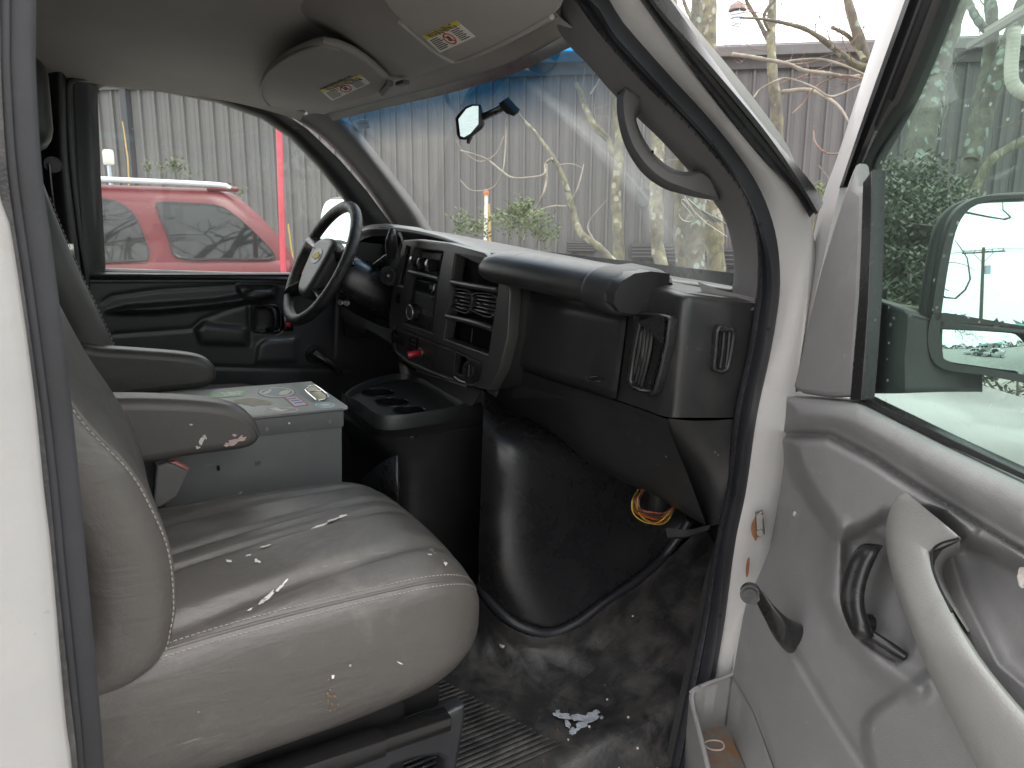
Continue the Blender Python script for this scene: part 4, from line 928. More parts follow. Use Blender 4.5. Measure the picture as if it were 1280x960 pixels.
# armrests
def armrest(name, outline, yn, yf, m, parent, bev=.02):
    pl = Plane((0, yn, 0), (1, 0, 0), (0, 0, 1)); 
    return pl, pl.plate(name, outline, m, parent, h0=-(yf-yn), h1=0.0, bev=bev, smooth=90, res=4)
ao = [(112, 505), (150, 500), (220, 501), (270, 505), (300, 512), (318, 524), (327, 541), (323, 554), (310, 562), (285, 566), (240, 572), (200, 579), (150, 586), (120, 585)]
apl, arm = armrest('armrest', ao, 1.445, 1.525, M_LEATHER_A, pseat)
tube('piping', [apl.px(x, y, -.004) for x, y in ((160, 512), (220, 513), (275, 515), (300, 521), (316, 532), (323, 546))], .003, M_LEATHER_A, pseat, n=40, seg=8)
for bl in (blob(292, 553, 7, 4, -.2), blob(300, 548, 6, 2.2, -.9), blob(293, 544, 3, 2.4, 0), blob(284, 556, 4, 3, 0), blob(304, 549, 4.5, 2.4, -.3)):
    apl.plate('worn_patch', bl, M_SCUFF_P, pseat, h0=.0, h1=.0012)
for bl in (blob(252, 551, 2.2, 7, .45), blob(247, 560, 3, 2, 0), blob(256, 546, 1.5, 3, -.5), blob(239, 531, 2, .8, 0)):
    apl.plate('worn_patch', bl, M_SCUFF, pseat, h0=.0, h1=.0010)
# seat frame: rails, side shield
rails = empty('seat_rail', van)
def bar(name, p0, p1, w, h, m, parent, r=.004):
    p0, p1 = np.array(p0, float), np.array(p1, float); d = p1-p0; L = np.linalg.norm(d); d /= L
    s = np.cross(d, (0, 0, 1.0)); s /= np.linalg.norm(s); u = np.cross(s, d)
    return rounded(name, (p0+p1)/2, (L, w, h), r, m, parent, rotm([d, -s, u]))
r0, r1 = at(560, 898, Z=.655), at(300, 985, Z=.655)
bar('rail', r0, r1, .035, .03, M_BLACK_G, rails); bar('rail_cap', at(478, 925, Z=.665), at(300, 985, Z=.67), .045, .035, M_BLACK_G, rails)
bar('rail', at(556, 876, Z=.66)+[0, .03, 0], at(400, 930, Z=.66)+[0, .03, 0], .02, .05, M_DARK, rails)
SP = Plane(at(560, 910, Z=.62), (1, 0, 0), (0, .05, 1))
SP.plate('side_shield', [(582, 882), (583, 900), (576, 940), (570, 975), (556, 975), (556, 952), (548, 946), (520, 950), (490, 960), (480, 975), (300, 1005), (400, 955), (480, 925), (540, 904), (572, 886)], M_SEAL, rails, h0=-.03, h1=.012, bev=.010)
rounded('seat_pedestal', (.25, 1.22, .60), (.5, .36, .19), .02, M_DARK, rails)
# buckle
bk_ = empty('seat_belt_buckle', van)
BP = Plane(at(215, 605, Y=1.47), (1, 0, 0), (0, 0, 1))
BP.plate('buckle_body', [(196, 583), (212, 578), (237, 587), (230, 606), (222, 622), (204, 634), (191, 638)], M_TRIM, bk_, h0=-.03, h1=.0, bev=.006)
BP.plate('release_button', [(212, 578), (220, 577), (237, 586), (234, 588)], mat('worn_red_button', (.42, .18, .17), .5), bk_, h0=-.024, h1=.003, bev=.002)
tube('buckle_stalk', [at(200, 630, Y=1.485), at(192, 655, Y=1.485)], .012, M_BLACK_S, bk_, n=4)
# driver seat
dseat = empty('driver_seat', van); tag(dseat, label='dark grey leather driver seat behind the steel box')
dc = Cushion(.05, .655, 1.985, 2.49, .70, .955, [(2.05, 2.10, .008, .012), (2.16, 2.2, .009, .009), (2.2, 2.25, .009, .009), (2.36, 2.42, .008, .012)])
dc.build('cushion', M_LEATHER, dseat, 50, 130)
zs = [.88, .96, 1.05, 1.15, 1.26, 1.38, 1.5, 1.62]
ffar = [at(x, y, Y=1.99) for x, y in ((146, 445), (130, 410), (112, 385), (97, 362), (83, 335), (70, 305), (58, 275), (50, 250))]
xn = [.235, .235, .215, .18, .145, .105, .07, .04]
DBG = back_rest('backrest', M_LEATHER_D, dseat, zs, xn, xn, [1.985]*6+[2.0, 2.03], [2.48]*6+[2.46, 2.43], depth=.15, bol=.035)
grid('backrest', DBG, M_LEATHER_D, dseat, cv=True, caps=True, angle=70)
P = DBG[6:42, 25]; stitches('stitching', resamp(P+np.array([.003, -.003, 0]), .012), M_THREAD, dseat)
rounded('headrest', (-.0, 2.24, 1.76), (.11, .27, .22), .05, M_LEATHER_D, dseat, seg=4)
do = [(95, 437), (130, 436), (180, 439), (230, 443), (255, 448), (268, 457), (272, 468), (267, 480), (252, 487), (215, 491), (170, 496), (120, 500)]
dpl, _ = armrest('armrest', do, 1.93, 2.0, M_LEATHER_D, dseat)
tube('piping', [dpl.px(x, y, -.003) for x, y in ((112, 443), (180, 447), (240, 452), (258, 458), (265, 468), (262, 478))], .0025, M_LEATHER_D, dseat, n=40, seg=8)

# ------------------------------------------------------------------ steel box between the seats (a thing of its own)
box = empty('steel_box', None, VAN_M); tag(box, 'grey steel box with stickered lid standing between the two seats', 'box')
by0, by1, bx0, bx1, bz = 1.60, 1.865, .02, .578, 1.083
rounded('body', ((bx0+bx1)/2, (by0+by1)/2, (bz+.515)/2), (bx1-bx0, by1-by0, bz-.515), .003, M_BOX, box)
M_LID = mat('worn_grey_lid', (.33, .34, .325), .45, var=.1, vscale=14, scr=.5, dust=(.42, .42, .39), dscale=9, dlo=.5, dhi=.85)
rounded('lid', ((bx0+bx1)/2+.006, (by0+by1)/2, bz+.006), (bx1-bx0+.012, by1-by0+.012, .009), .002, M_LID, box)
bar('lid_flange', (bx0, by0-.0035, bz-.018), (bx1+.002, by0-.0035, bz-.018), .003, .042, M_BOX, box, .0008)
tube('lid_hinge', [(bx0, by0-.004, bz+.003), (bx1, by0-.004, bz+.003)], .0042, M_BOX, box, n=60, seg=8)
NB = Plane((0, by0-.005, 0), (1, 0, 0), (0, 0, 1))
for x, y in ((333, 536), (412, 526.5)): disc('rivet', NB.px(x, y, .0), (0, -1, 0), .0055, .003, M_BOLT, box, 14, .0015)
disc('rivet', (NB.px(322.5, 579)+[0, .004, 0]), (0, -1, 0), .0065, .004, M_BOLT, box, 14, .0018)
NB.plate('slot_hole', cr([(271, 583), (274, 582), (275, 585), (274.5, 588), (271.5, 588.5)], 16, True), M_DARK, box, h0=-.0045, h1=-.0035)
disc('paint_chip', NB.px(361.5, 529), (0, -1, 0), .0025, .0005, M_LABEL, box, 8)
LZ = Plane((0, 0, bz+.0108), (1, 0, 0), (0, 1, 0))
M_SG = mat('green_sticker', (.10, .26, .09), .4, var=.4, vscale=60); M_SGY = mat('slate_sticker', (.16, .20, .21), .45, var=.2, vscale=50)
M_SB = mat('blue_sticker', (.33, .46, .52), .4, var=.3, vscale=70); M_STAN = mat('tan_residue', (.44, .40, .31), .8, var=.15, vscale=40); M_SR = mat('red_border', (.45, .12, .10), .5)
g = LZ.plate('green_sticker', [(259, 496), (266, 489), (309, 487), (303, 495), (272, 497)], M_SG, box, h0=0, h1=.0006)
LZ.plate('sticker_print', [(275, 490), (303, 488), (299, 494), (280, 495)], mat('pale_green_print', (.42, .50, .38), .5, var=.5, vscale=120), g, h0=.0006, h1=.0010)
ell = lambda cx, cy, rx, ry, n=36: [(cx+rx*math.cos(t), cy+ry*math.sin(t)) for t in np.linspace(0, 2*math.pi, n, endpoint=False)]
g = LZ.plate('round_sticker', ell(346, 490, 24, 7), M_SGY, box, h0=0, h1=.0006)
LZ.plate('sticker_print', ell(346, 490, 21.5, 6.1), M_LABEL, g, holes=[ell(346, 490, 19.5, 5.4)], h0=.0006, h1=.0010)
LZ.plate('sticker_print', [(348, 493), (351, 489), (359, 487), (364, 488.5), (360, 492), (354, 493.5)], M_LABEL, g, h0=.0006, h1=.0011)
LZ.plate('sticker_print', [(327, 492), (338, 486.5), (340, 488), (332, 493)], M_LABEL, g, h0=.0006, h1=.0011)
LZ.plate('torn_sticker', [(285, 502), (296, 500), (310, 497), (325, 499), (342, 503), (338, 506), (325, 506), (318, 508), (305, 505), (292, 504)], M_STAN, box, h0=0, h1=.0004)
g = LZ.plate('name_sticker', [(354, 496), (371, 494.5), (386, 506), (368, 508.5)], M_SR, box, h0=0, h1=.0006)
LZ.plate('sticker_print', [(357, 496.7), (370.5, 495.5), (383, 505.3), (368.5, 507.3)], mat('pale_blue_paper', (.55, .57, .62), .5), g, h0=.0006, h1=.0010)
for k in range(3): LZ.plate('sticker_print', [(359+k*4, 498+k*2.6), (370+k*4, 496.8+k*2.6), (371+k*4, 498+k*2.6), (360+k*4, 499.2+k*2.6)], mat('violet_ink', (.25, .2, .35), .6), g, h0=.0010, h1=.0013)
g = LZ.plate('oval_sticker', ell(406, 506, 12.5, 3.6), M_LABEL, box, h0=0, h1=.0006)
LZ.plate('sticker_print', ell(406, 506, 11, 3.0), M_SB, g, h0=.0006, h1=.0010)
LZ.plate('sticker_print', [(399, 506), (404, 504.5), (412, 504.8), (413, 506), (407, 507.5)], M_LABEL, g, h0=.0010, h1=.0013)
g = LZ.plate('outline_sticker', ell(352, 512, 21, 3.4), M_LABEL, box, holes=[ell(352, 512, 20, 2.9)], h0=0, h1=.0005)
LZ.plate('sticker_print', [(336, 511), (346, 509.5), (352, 512), (362, 511), (352, 514), (342, 513)], M_LABEL, box, h0=0, h1=.0005)
lt = empty('latch', box)
LZ.plate('latch_plate', [(382, 484), (393, 483), (410, 495), (404, 500), (393, 499)], mat('brass_plate', (.5, .45, .33), .35, metal=.7), lt, h0=0, h1=.003, bev=.001)
tube('latch_bail', [LZ.px(x, y, h) for x, y, h in ((395, 500, .006), (382, 488, .010), (385, 484, .016), (394, 482, .018), (409, 493, .014), (408, 496, .008))], .0022, M_CHROME, lt, n=36, seg=8)
tube('latch_bail', [LZ.px(x, y, h) for x, y, h in ((388, 490, .004), (401, 489, .016), (410, 497, .006), (398, 501, .005))], .0018, M_CHROME, lt, n=24, seg=8)

# ------------------------------------------------------------------ driver door (far side)
dd = empty('driver_door', van)
DY = Plane((0, 2.56, 0), (1, 0, 0), (0, 0, 1))
dfe = [groove([(128, 378), (140, 370), (200, 362), (290, 357), (372, 356)], .006, 1.3),
       dome([(130, 391), (160, 383), (230, 378), (270, 375), (300, 370), (318, 361), (343, 360), (343, 371), (315, 378), (270, 384), (200, 391), (150, 392)], .035, 4),
       raise_([(296, 357), (345, 358), (345, 372), (318, 378), (300, 368)], .015, 6),
       groove([(142, 418), (240, 411), (252, 400), (290, 386), (318, 378)], .006, 1.5),
       dome([(243, 412), (255, 402), (262, 404), (300, 408), (311, 410), (311, 432), (250, 431)], .012, 10),
       groove([(311, 380), (312, 432)], .006, 1.2), groove([(343, 362), (344, 372)], .006, 1.0),
       dome([(315, 385), (322, 381), (346, 381), (352, 390), (352, 412), (345, 416), (316, 414)], -.022, 6),
       dome([(322, 432), (330, 425), (372, 422), (372, 453), (318, 455)], .010, 6),
       groove([(420, 360), (417, 445)], .006, 1.3), groove([(115, 455), (330, 460), (440, 462)], .006, 1.5),
       lambda X, Y, H: H+.025*sstep((352-Y)/8)]
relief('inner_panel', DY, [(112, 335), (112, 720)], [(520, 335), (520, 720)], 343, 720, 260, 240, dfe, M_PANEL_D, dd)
loft('window_ledge', [[DY.px(110, 339.5, -.05), DY.px(250, 341.5, -.05), DY.px(460, 345, -.05)], [DY.px(112, 339.8, -.01), DY.px(250, 342, -.01), DY.px(460, 346, -.01)], [DY.px(112, 341.5, .020), DY.px(250, 344, .022), DY.px(460, 348, .022)], [DY.px(112, 344, .026), DY.px(250, 347, .026), DY.px(460, 351, .026)]], M_STACK, dd, n=20)
wo_px = [(132, 336), (126, 220), (122, 118), (124, 110), (131, 107), (200, 113), (275, 128), (330, 148), (365, 172), (400, 208), (430, 246), (462, 292), (470, 342), (300, 341)]
fo_px = [(108, 352), (98, 220), (92, 105), (95, 98), (105, 95), (200, 100), (285, 114), (345, 134), (385, 162), (425, 200), (458, 238), (492, 284), (500, 360), (300, 352)]
fo = np.array([DY.px(x, y, .0) for x, y in fo_px]); wi = np.array([DY.px(x, y, -.03) for x, y in wo_px])
fo, wi = lin(np.vstack([fo, fo[:1]]), 120), lin(np.vstack([wi, wi[:1]]), 120)
# match by control index so that corners stay together
def byidx(P, n=10):
    out = []; P = list(P)
    for a_, b_ in zip(P, P[1:]+P[:1]):
        for t in np.linspace(0, 1, n, endpoint=False): out.append(np.array(a_)*(1-t)+np.array(b_)*t)
    return np.array(out)
FO = byidx([DY.px(x, y, .005) for x, y in fo_px]); WI = byidx([DY.px(x, y, -.02) for x, y in wo_px])
grid('window_frame', np.stack([FO+[0, .03, 0], FO, FO*.5+WI*.5+[0, -.012, 0], WI, WI+[0, .03, 0]]), M_BLACK, dd, cv=True, angle=60)
glp = [(120, 350), (120, 100), (300, 118), (380, 165), (480, 290), (485, 350)]
DY.plate('window_glass', glp, M_GLASS_D, dd, h0=-.034, h1=-.030)
DY.plate('door_handle_bezel', cr([(315, 385), (322, 381), (346, 381), (352, 390), (352, 412), (345, 416), (318, 414)], 40, True), M_BLACK_S, dd, holes=[cr([(318, 387), (323, 384), (344, 384), (349, 391), (349, 410), (343, 413), (320, 411)], 40, True)], h0=-.01, h1=.006, bev=.003)
tube('door_handle', [DY.px(334, 384, .0), DY.px(343, 390, .015), DY.px(343, 408, .015), DY.px(333, 413, .0)], .009, M_BLACK_S, dd, n=16)
rounded('lock_switch', DY.px(360, 403, .006), (.035, .02, .06), .004, M_BLACK_G, dd); rounded('switch_light', DY.px(360, 406, .016), (.018, .006, .016), .002, M_RED, dd)
disc('crank_base', DY.px(393, 442, .0), (0, -1, 0), .035, .03, M_BLACK_S, dd, 20, .006)
tube('window_crank', [DY.px(393, 442, .03), DY.px(405, 450, .05), DY.px(418, 459, .055)], [.018, .013, .011], M_BLACK_S, dd, n=10); disc('crank_knob', DY.px(420, 461, .05), (0, -1, 0), .014, .04, M_BLACK_S, dd, 16, .004)
# driver side pillars
pb0 = [(372, 146), (404, 168), (438, 202), (468, 240), (490, 272), (502, 292)]; pb1 = [(414, 140), (442, 172), (482, 222), (512, 262), (528, 288), (536, 300)]
A0, A1 = cr([at(x, y, Y=2.54) for x, y in pb0], 40), cr([at(x, y, Y=2.42) for x, y in pb1], 40)
grid('pillar_trim', patch(np.stack([A0+[0, .05, 0], A0, (A0+A1)/2+[-.012, -.012, 0], A1, A1+[.05, .02, .0]]), 16, 40), M_TRIM, van)
bp0, bp1, bp2 = [(30, 84), (32, 200), (36, 340), (40, 520)], [(76, 90), (80, 200), (96, 330), (112, 460)], [(98, 92), (100, 210), (110, 340), (116, 460)]
C0, C1, C2 = [cr([at(x, y, Y=Y) for x, y in l], 30) for l, Y in ((bp0, 2.58), (bp1, 2.50), (bp2, 2.56))]
grid('rear_pillar_trim', patch(np.stack([C0, (C0+C1)/2+[0, -.012, 0], C1, (C1+C2)/2+[0, .02, 0], C2]), 24, 30), M_BLACK, van)
tube('pillar_seal', [at(x, y, Y=2.53) for x, y in ((120, 96), (90, 100), (84, 120), (88, 200), (100, 300), (108, 350), (112, 440))], .009, M_SEAL, van, n=50)
sb = tube('seat_belt', [at(61, 205, Y=2.42), at(66, 250, Y=2.42), at(78, 320, Y=2.44), at(90, 380, Y=2.46)], .004, M_BLACK_S, van, n=20, seg=6)
disc('belt_anchor', at(66, 206, Y=2.46), (0, -1, 0), .022, .02, M_BLACK_S, van, 16, .004)
rounded('belt_latch', at(85, 312, Y=2.43), (.03, .006, .035), .002, M_STEEL, van)
# upper rear cab wall shadowing the headliner end
# ------------------------------------------------------------------ sun visors, mirror, grab handle
def visor(name, outline, zplane, tilt, label_px, parent, thick=.018):
    o = at(*outline[0], Z=zplane); pl = Plane(o, (0, -1, 0), (tilt[0], 0, tilt[1]))
    v = pl.plate(name, outline, M_VISOR, parent, h0=-thick, h1=0, bev=.008, smooth=80, res=3)
    g_ = pl.plate('warning_label', label_px, M_LABEL, v, h0=0, h1=.0008)
    a_, b_, c_, d_ = [np.array(q, float) for q in label_px]          # tl tr br bl
    L = lambda s, t: tuple((a_*(1-s)+b_*s)*(1-t)+(d_*(1-s)+c_*s)*t)
    pl.plate('label_heading', [L(.0, .0), L(1, .0), L(1, .24), L(.0, .24)], M_YELLOW, v, h0=.0008, h1=.0012)
    ctr2 = pl.ab(*L(.5, .12)); w2 = np.linalg.norm(pl.ab(*L(1, .5))-pl.ab(*L(0, .5))); dv = pl.ab(*L(1, .12))-pl.ab(*L(0, .12))
    pl.text('label_text', 'WARNING', ctr2[0], ctr2[1], w2*.15, M_INK, v, h=.0014, ang=math.atan2(dv[1], dv[0]), px=False)
    E = lambda k, n=26: [L(.47+.125*k*math.cos(t), .62+.31*k*math.sin(t)) for t in np.linspace(0, 2*math.pi, n, endpoint=False)]
    pl.plate('label_ring', E(1), M_INKRED, v, holes=[E(.80)], h0=.0008, h1=.0014)
    pl.plate('label_bar', [L(.385, .42), L(.40, .37), L(.555, .82), L(.54, .87)], M_INKRED, v, h0=.0008, h1=.0015)
    pl.plate('label_pictogram', [L(.42, .70), L(.45, .48), L(.50, .46), L(.52, .60), L(.49, .76)], M_INK, v, h0=.0008, h1=.0013)
    ln = []
    for k in range(7):
        t = .33+k*.09
        for s0, s1 in ((.05, .27+.03*(k % 3)), (.66, .90-.04*(k % 2))):
            ln.append(pl.plate('tmp', [L(s0, t), L(s1, t), L(s1, t+.04), L(s0, t+.04)], M_INK, None, h0=.0008, h1=.0012))
    tag(join('label_print', ln, v), kind='stuff')
    return pl, v
vz = at(390, 148, Z=1.835)
vo1 = [(325, 112), (334, 90), (360, 70), (398, 56), (425, 60), (455, 75), (480, 96), (486, 108), (470, 118), (430, 132), (398, 148), (385, 150), (380, 138), (350, 137), (332, 128)]
PV1 = Plane(at(400, 100, Z=1.862), (0, -1, 0), (-.985, 0, .17))
v1p, v1o = visor('sun_visor', vo1, at(325, 112, Z=1.872)[2], (-.98, .10), [(400, 113), (450, 93), (463, 104), (415, 126)], van)
tube('visor_edge', [v1p.px(x, y, .0) for x, y in ((380, 139), (350, 138), (333, 129), (326, 113), (335, 91), (361, 71), (398, 58), (425, 62))], .004, M_VISOR, v1o, n=50)
tube('visor_pivot', [v1p.px(478, 116, .004), v1p.px(488, 104, .004)], .008, M_TRIM, v1o, n=4)
vo2 = [(470, -30), (476, 0), (500, 28), (540, 62), (562, 76), (572, 78), (600, 68), (650, 44), (690, 22), (702, 8), (705, -30)]
v2p, v2o = visor('sun_visor', vo2, at(470, -30, Z=1.855)[2], (-.97, .16), [(528, 45), (570, 26), (594, 46), (550, 66)], van)
tube('visor_edge', [v2p.px(x, y, .0) for x, y in ((500, 28), (540, 62), (562, 75), (572, 77), (600, 67), (650, 43), (690, 21))], .004, M_VISOR, v2o, n=50)
tube('visor_pivot', [at(672, 12, Z=1.85), at(700, 14, Z=1.85)], .009, M_TRIM, v2o, n=4)
# console bulge of the headliner between the visors
ob = np.stack([[at(x, y, Z=z) for x, y, z in ((300, -20, 1.975), (380, -30, 1.97), (460, -50, 1.965), (540, -60, 1.96))],
               [at(x, y, Z=z) for x, y, z in ((380, 28, 1.955), (430, 30, 1.902), (500, 20, 1.89), (570, 0, 1.885))],
               [at(x, y, Z=z) for x, y, z in ((430, 55, 1.95), (470, 78, 1.89), (530, 66, 1.878), (600, 41, 1.872))],
               [at(x, y, Z=z) for x, y, z in ((470, 85, 1.945), (492, 98, 1.888), (540, 84, 1.876), (610, 58, 1.868))],
               [at(x, y, Z=z) for x, y, z in ((480, 92, 1.945), (500, 100, 1.905), (545, 88, 1.893), (615, 61, 1.883))]])
grid('headliner_bulge', patch(ob, 24, 30), M_VISOR, van)
rounded('visor_clip', at(503, 104, Z=1.868), (.02, .05, .012), .004, M_TRIM, van)
rounded('visor_clip', at(598, 66, Z=1.87), (.012, .02, .010), .003, M_VISOR, van)
# interior mirror
rm = empty('rear_view_mirror', van)
mc = at(588, 155, Y=1.50)
MP = Plane(mc, np.array([.42, -.9, -.02]), (0.02, 0, 1))
mo = [(569, 148), (572, 143), (582, 133), (590, 130), (602, 130), (605, 140), (606, 156), (603, 161), (590, 171), (582, 175), (574, 174), (571, 168)]
MPn = Plane(mc, (.88, -.47, .0), (-.033, -.062, 1))
MPn.plate('mirror_shell', mo, M_BLACK_S, rm, h0=-.030, h1=0, bev=.008)
MPn.plate('mirror_glass', [(573, 149), (583, 136), (591, 132.5), (598, 132.5), (598, 155), (588, 167), (580, 171.5), (575.5, 170)], mat('tinted_mirror', (.55, .70, .72), .0, metal=1.0, var=.01, rvar=0.0), rm, h0=0, h1=.001)
tube('mirror_tab', [MPn.px(588, 170, -.02), MPn.px(585, 179, -.015)], [.006, .004], M_BLACK_S, rm, n=5)
q0, q1 = MPn.px(600, 148, -.03), at(632, 133, Y=1.38)
tube('mirror_arm', [q0, (q0+q1)/2, q1], .0085, M_BLACK_S, rm, n=6)
MBP = Plane(q1, (.3, -.9, -.2), (-.5, 0, .8))
MBP.plate('mirror_mount', [(622, 130), (628, 126), (636, 135), (643, 142), (641, 146), (632, 143), (625, 136)], M_DARK, rm, h0=-.010, h1=.012, bev=.005)
# grab handle on the near pillar
gpts = [(778, 108), (776, 122), (779, 148), (788, 178), (805, 206), (828, 224), (855, 235), (882, 241), (900, 244)]
grab = loft('grab_handle', [[at(x, y, Y=.955) for x, y in ((779, 107), (775.5, 124), (777, 150), (786, 182), (804, 211), (828, 230), (855, 239), (884, 245), (900, 246))],
     [at(x, y, Y=.925) for x, y in ((784, 112), (781, 124), (783, 149), (792, 178), (809, 204), (831, 222), (856, 232), (882, 240), (898, 243))],
     [at(x, y, Y=.925) for x, y in ((796, 120), (790, 132), (788, 150), (796, 176), (812, 200), (833, 217), (857, 223), (874, 220), (886, 228))],
     [at(x, y, Y=.955) for x, y in ((803, 128), (797, 138), (791, 150), (800, 174), (816, 197), (836, 213), (857, 219), (872, 214), (881, 218))]], M_TRIM, van, n=50, thick=.006)
disc('handle_screw', at(815, 190, Y=.945), (0, -1, 0), .003, .002, M_DARK, van, 10)
# inspection sticker and scratches on the windshield
ws_pl = Plane(at(452, 145, Y=2.36), WB[5]-WB[2]+np.array([.0, -.3, 0]), WT[2]-WB[2])
st = ws_pl.plate('inspection_sticker', [(444, 151), (459, 149), (463, 160), (448, 162)], mat('pale_teal_sticker', (.30, .55, .60), .5), wsh, h0=.0, h1=.001)
ws_pl.plate('sticker_line', [(446, 154.5), (460, 152.5), (460.5, 154), (446.5, 156)], M_SGY, wsh, h0=.001, h1=.0015)
wp2 = Plane(at(900, 270, Y=.99), WB[54]-WB[44], WT[52]-WB[52])
for l in ([(850, 262), (848, 266), (852, 274), (860, 277), (866, 276), (867, 272), (854, 255), (851, 252), (856, 250), (870, 268)], [(856, 246), (868, 264), (884, 280)], [(860, 248), (875, 262), (890, 278)], [(884, 249), (896, 256), (909, 266), (896, 267), (894, 270), (903, 277), (915, 283)], [(885, 280), (909, 296)], [(872, 260), (888, 270), (905, 287)]):
    tube('glass_scratch', [wp2.px(x, y, .002) for x, y in l], .0009, M_LABEL, wsh, n=30, seg=5)
wp2.plate('scratch_flake', [(874, 260), (905, 278), (888, 278)], mat('pale_glass_chip', (.7, .76, .74), .6), wsh, h0=.001, h1=.0015)
# ------------------------------------------------------------------ open passenger door
pd = empty('passenger_door', van); tag(pd, label='open passenger door with grey moulded panel and window crank')
TH = math.radians(66.5); DH = np.array([1.155, .80, 0.0]); DD = np.array([-math.cos(TH), -math.sin(TH), 0]); 
DP = Plane(DH, DD, (0, 0, 1))                       # height h = towards the cab
sill_top = [(990, 489), (1071, 499), (1175, 550), (1300, 610)]
left_e = [(984, 488), (982, 520), (977, 560), (968, 620), (957, 680), (943, 705), (940, 725), (929, 770), (916, 844), (905, 900), (890, 980)]
band = [(978, 492), (1075, 500), (1180, 553), (1310, 616), (1310, 706), (1200, 640), (1150, 610), (1090, 570), (1036, 543), (976, 540)]
block = [(984, 549), (1000, 545), (1036, 544), (1090, 572), (1148, 609), (1200, 642), (1300, 700), (1300, 720), (1215, 680), (1180, 640), (1160, 640), (1128, 650), (1105, 645), (1080, 660), (1050, 668), (1020, 630), (996, 590)]
recess = [(1052, 676), (1085, 660), (1118, 680), (1150, 780), (1138, 822), (1120, 832), (1075, 800), (1052, 740)]
feats = [lambda X, Y, H: H+.065*sstep((Y-650)/180), dome(band, .050, 36), raise_(block, .050, 26), groove([(980, 544), (1036, 543), (1092, 572), (1150, 610), (1310, 708)], .012, 3.0),
         raise_([(984, 500), (1000, 560), (1060, 680), (1062, 740), (1090, 800), (1150, 850), (1170, 980), (850, 980), (900, 850), (950, 700), (975, 560)], .0, 10),
         dome(recess, -.020, 22),
         # raised border running from the block down past the crank to the lower right
         lambda X, Y, H: H+.022*np.exp(-(ldist(X, Y, [(1050, 668), (1046, 700), (1042, 745), (1062, 790), (1100, 830), (1148, 862)])/14)**2),
         raise_([(1148, 850), (1172, 830), (1240, 900), (1310, 960), (1310, 1000), (1100, 1000), (1082, 930), (1082, 905), (1090, 892)], .022, 14),
         groove([(990, 812), (1030, 880), (1075, 950), (1100, 990)], .006, 4), groove([(1210, 690), (1310, 760)], .0, 3),
         dome([(1190, 690), (1225, 660), (1310, 720), (1310, 880), (1250, 830), (1205, 740)], -.030, 30),
         groove([(915, 846), (945, 890), (968, 960), (975, 990)], .004, 2.0)]
relief('inner_panel', DP, left_e, [(1315, 480), (1315, 990)], 489, 985, 190, 220, feats+[lambda X, Y, H: H-.03*sstep(1-(Y-np.interp(X, [984, 1071, 1175, 1315], [489, 499, 551, 616]))/9)], M_DOOR, pd, top=[(984, 489), (1071, 499), (1175, 551), (1315, 616)], ext=1.11)
# pale pull handle / armrest sweeping down
def base_h(y): return float(.065*sstep((y-650)/180))
def hpx(x, y, h): return DP.px(x, y, h+base_h(y))
cols = [[(1128, 617, .055), (1119, 628, .075), (1112, 650, .085), (1108, 672, .075), (1108, 690, .05)]]
hs_ = [((1132, 615), (1196, 668)), ((1120, 622), (1200, 676)), ((1111, 640), (1168, 690)), ((1107, 664), (1164, 694)), ((1109, 690), (1170, 715)), ((1116, 722), (1180, 742)), ((1130, 765), (1200, 780)), ((1146, 805), (1228, 825)), ((1165, 850), (1262, 868)), ((1190, 900), (1300, 910)), ((1216, 950), (1345, 955)), ((1240, 1000), (1390, 1000)), ((1268, 1060), (1450, 1060)), ((1300, 1130), (1520, 1130))]
HG = []
for (x0, y0), (x1, y1) in hs_:
    row = []
    for t, h in ((0, .02), (.01, .052), (.07, .074), (.22, .086), (.60, .090), (.88, .086), (.97, .074), (1.0, .02)):
        row.append(hpx(x0+(x1-x0)*t, y0+(y1-y0)*t, h))
    HG.append(row)
grid('armrest', patch(np.array(HG), 70, 36), M_DOOR_L, pd, thick=0)
loft('pull_cup', [[hpx(1200, 676, .07), hpx(1176, 690, .07), hpx(1168, 712, .07), hpx(1182, 745, .07), hpx(1210, 790, .07)], [hpx(1200, 690, .0), hpx(1186, 702, -.01), hpx(1180, 718, -.01), hpx(1190, 745, -.01), hpx(1212, 788, .0)]], M_DOOR_L, pd, n=24)
tube('pull_cup_gap', [hpx(1198, 673, .0935), hpx(1177, 679, .097), hpx(1166, 688, .097), hpx(1165, 705, .098), hpx(1172, 728, .098), hpx(1190, 765, .098)], .0016, M_DARK, pd, n=40, seg=6)
# inside door handle: black lever in the recess
LG = []
for x, y, w, h in ((1092, 681, 5, .02), (1090, 682, 9, .034), (1082, 692, 11.5, .045), (1072, 712, 12.5, .05), (1066, 735, 12, .052), (1066, 758, 11.5, .05), (1073, 780, 10.5, .045), (1079, 794, 9, .035), (1081, 798, 5, .02)):
    row = []
    for t in np.linspace(0, 2*math.pi, 14, endpoint=False):
        row.append(hpx(x+w*math.cos(t), y+w*.25*math.cos(t), h)+DP.en*.013*math.sin(t))
    LG.append(row)
grid('door_handle', patch(np.array(LG), 40, 14), M_BLACK_S, pd, cv=True, caps=True, angle=70)
tube('handle_arm', [hpx(1074, 784, .036), hpx(1090, 795, .025), hpx(1112, 808, .010), hpx(1132, 821, -.004)], [.009, .008, .007, .006], M_BLACK_S, pd, n=14)
disc('handle_pivot', hpx(1093, 780, -.008), DP.en-DD*.4, .013, .03, M_BLACK_S, pd, 16, .003)
tube('handle_slot', [hpx(1108, 808, -.012), hpx(1134, 824, -.012)], .004, M_DARK, pd, n=3)
tube('lock_knob', [hpx(1064, 712, .03), hpx(1058, 709, .036)], .0055, M_BLACK_S, pd, n=3)
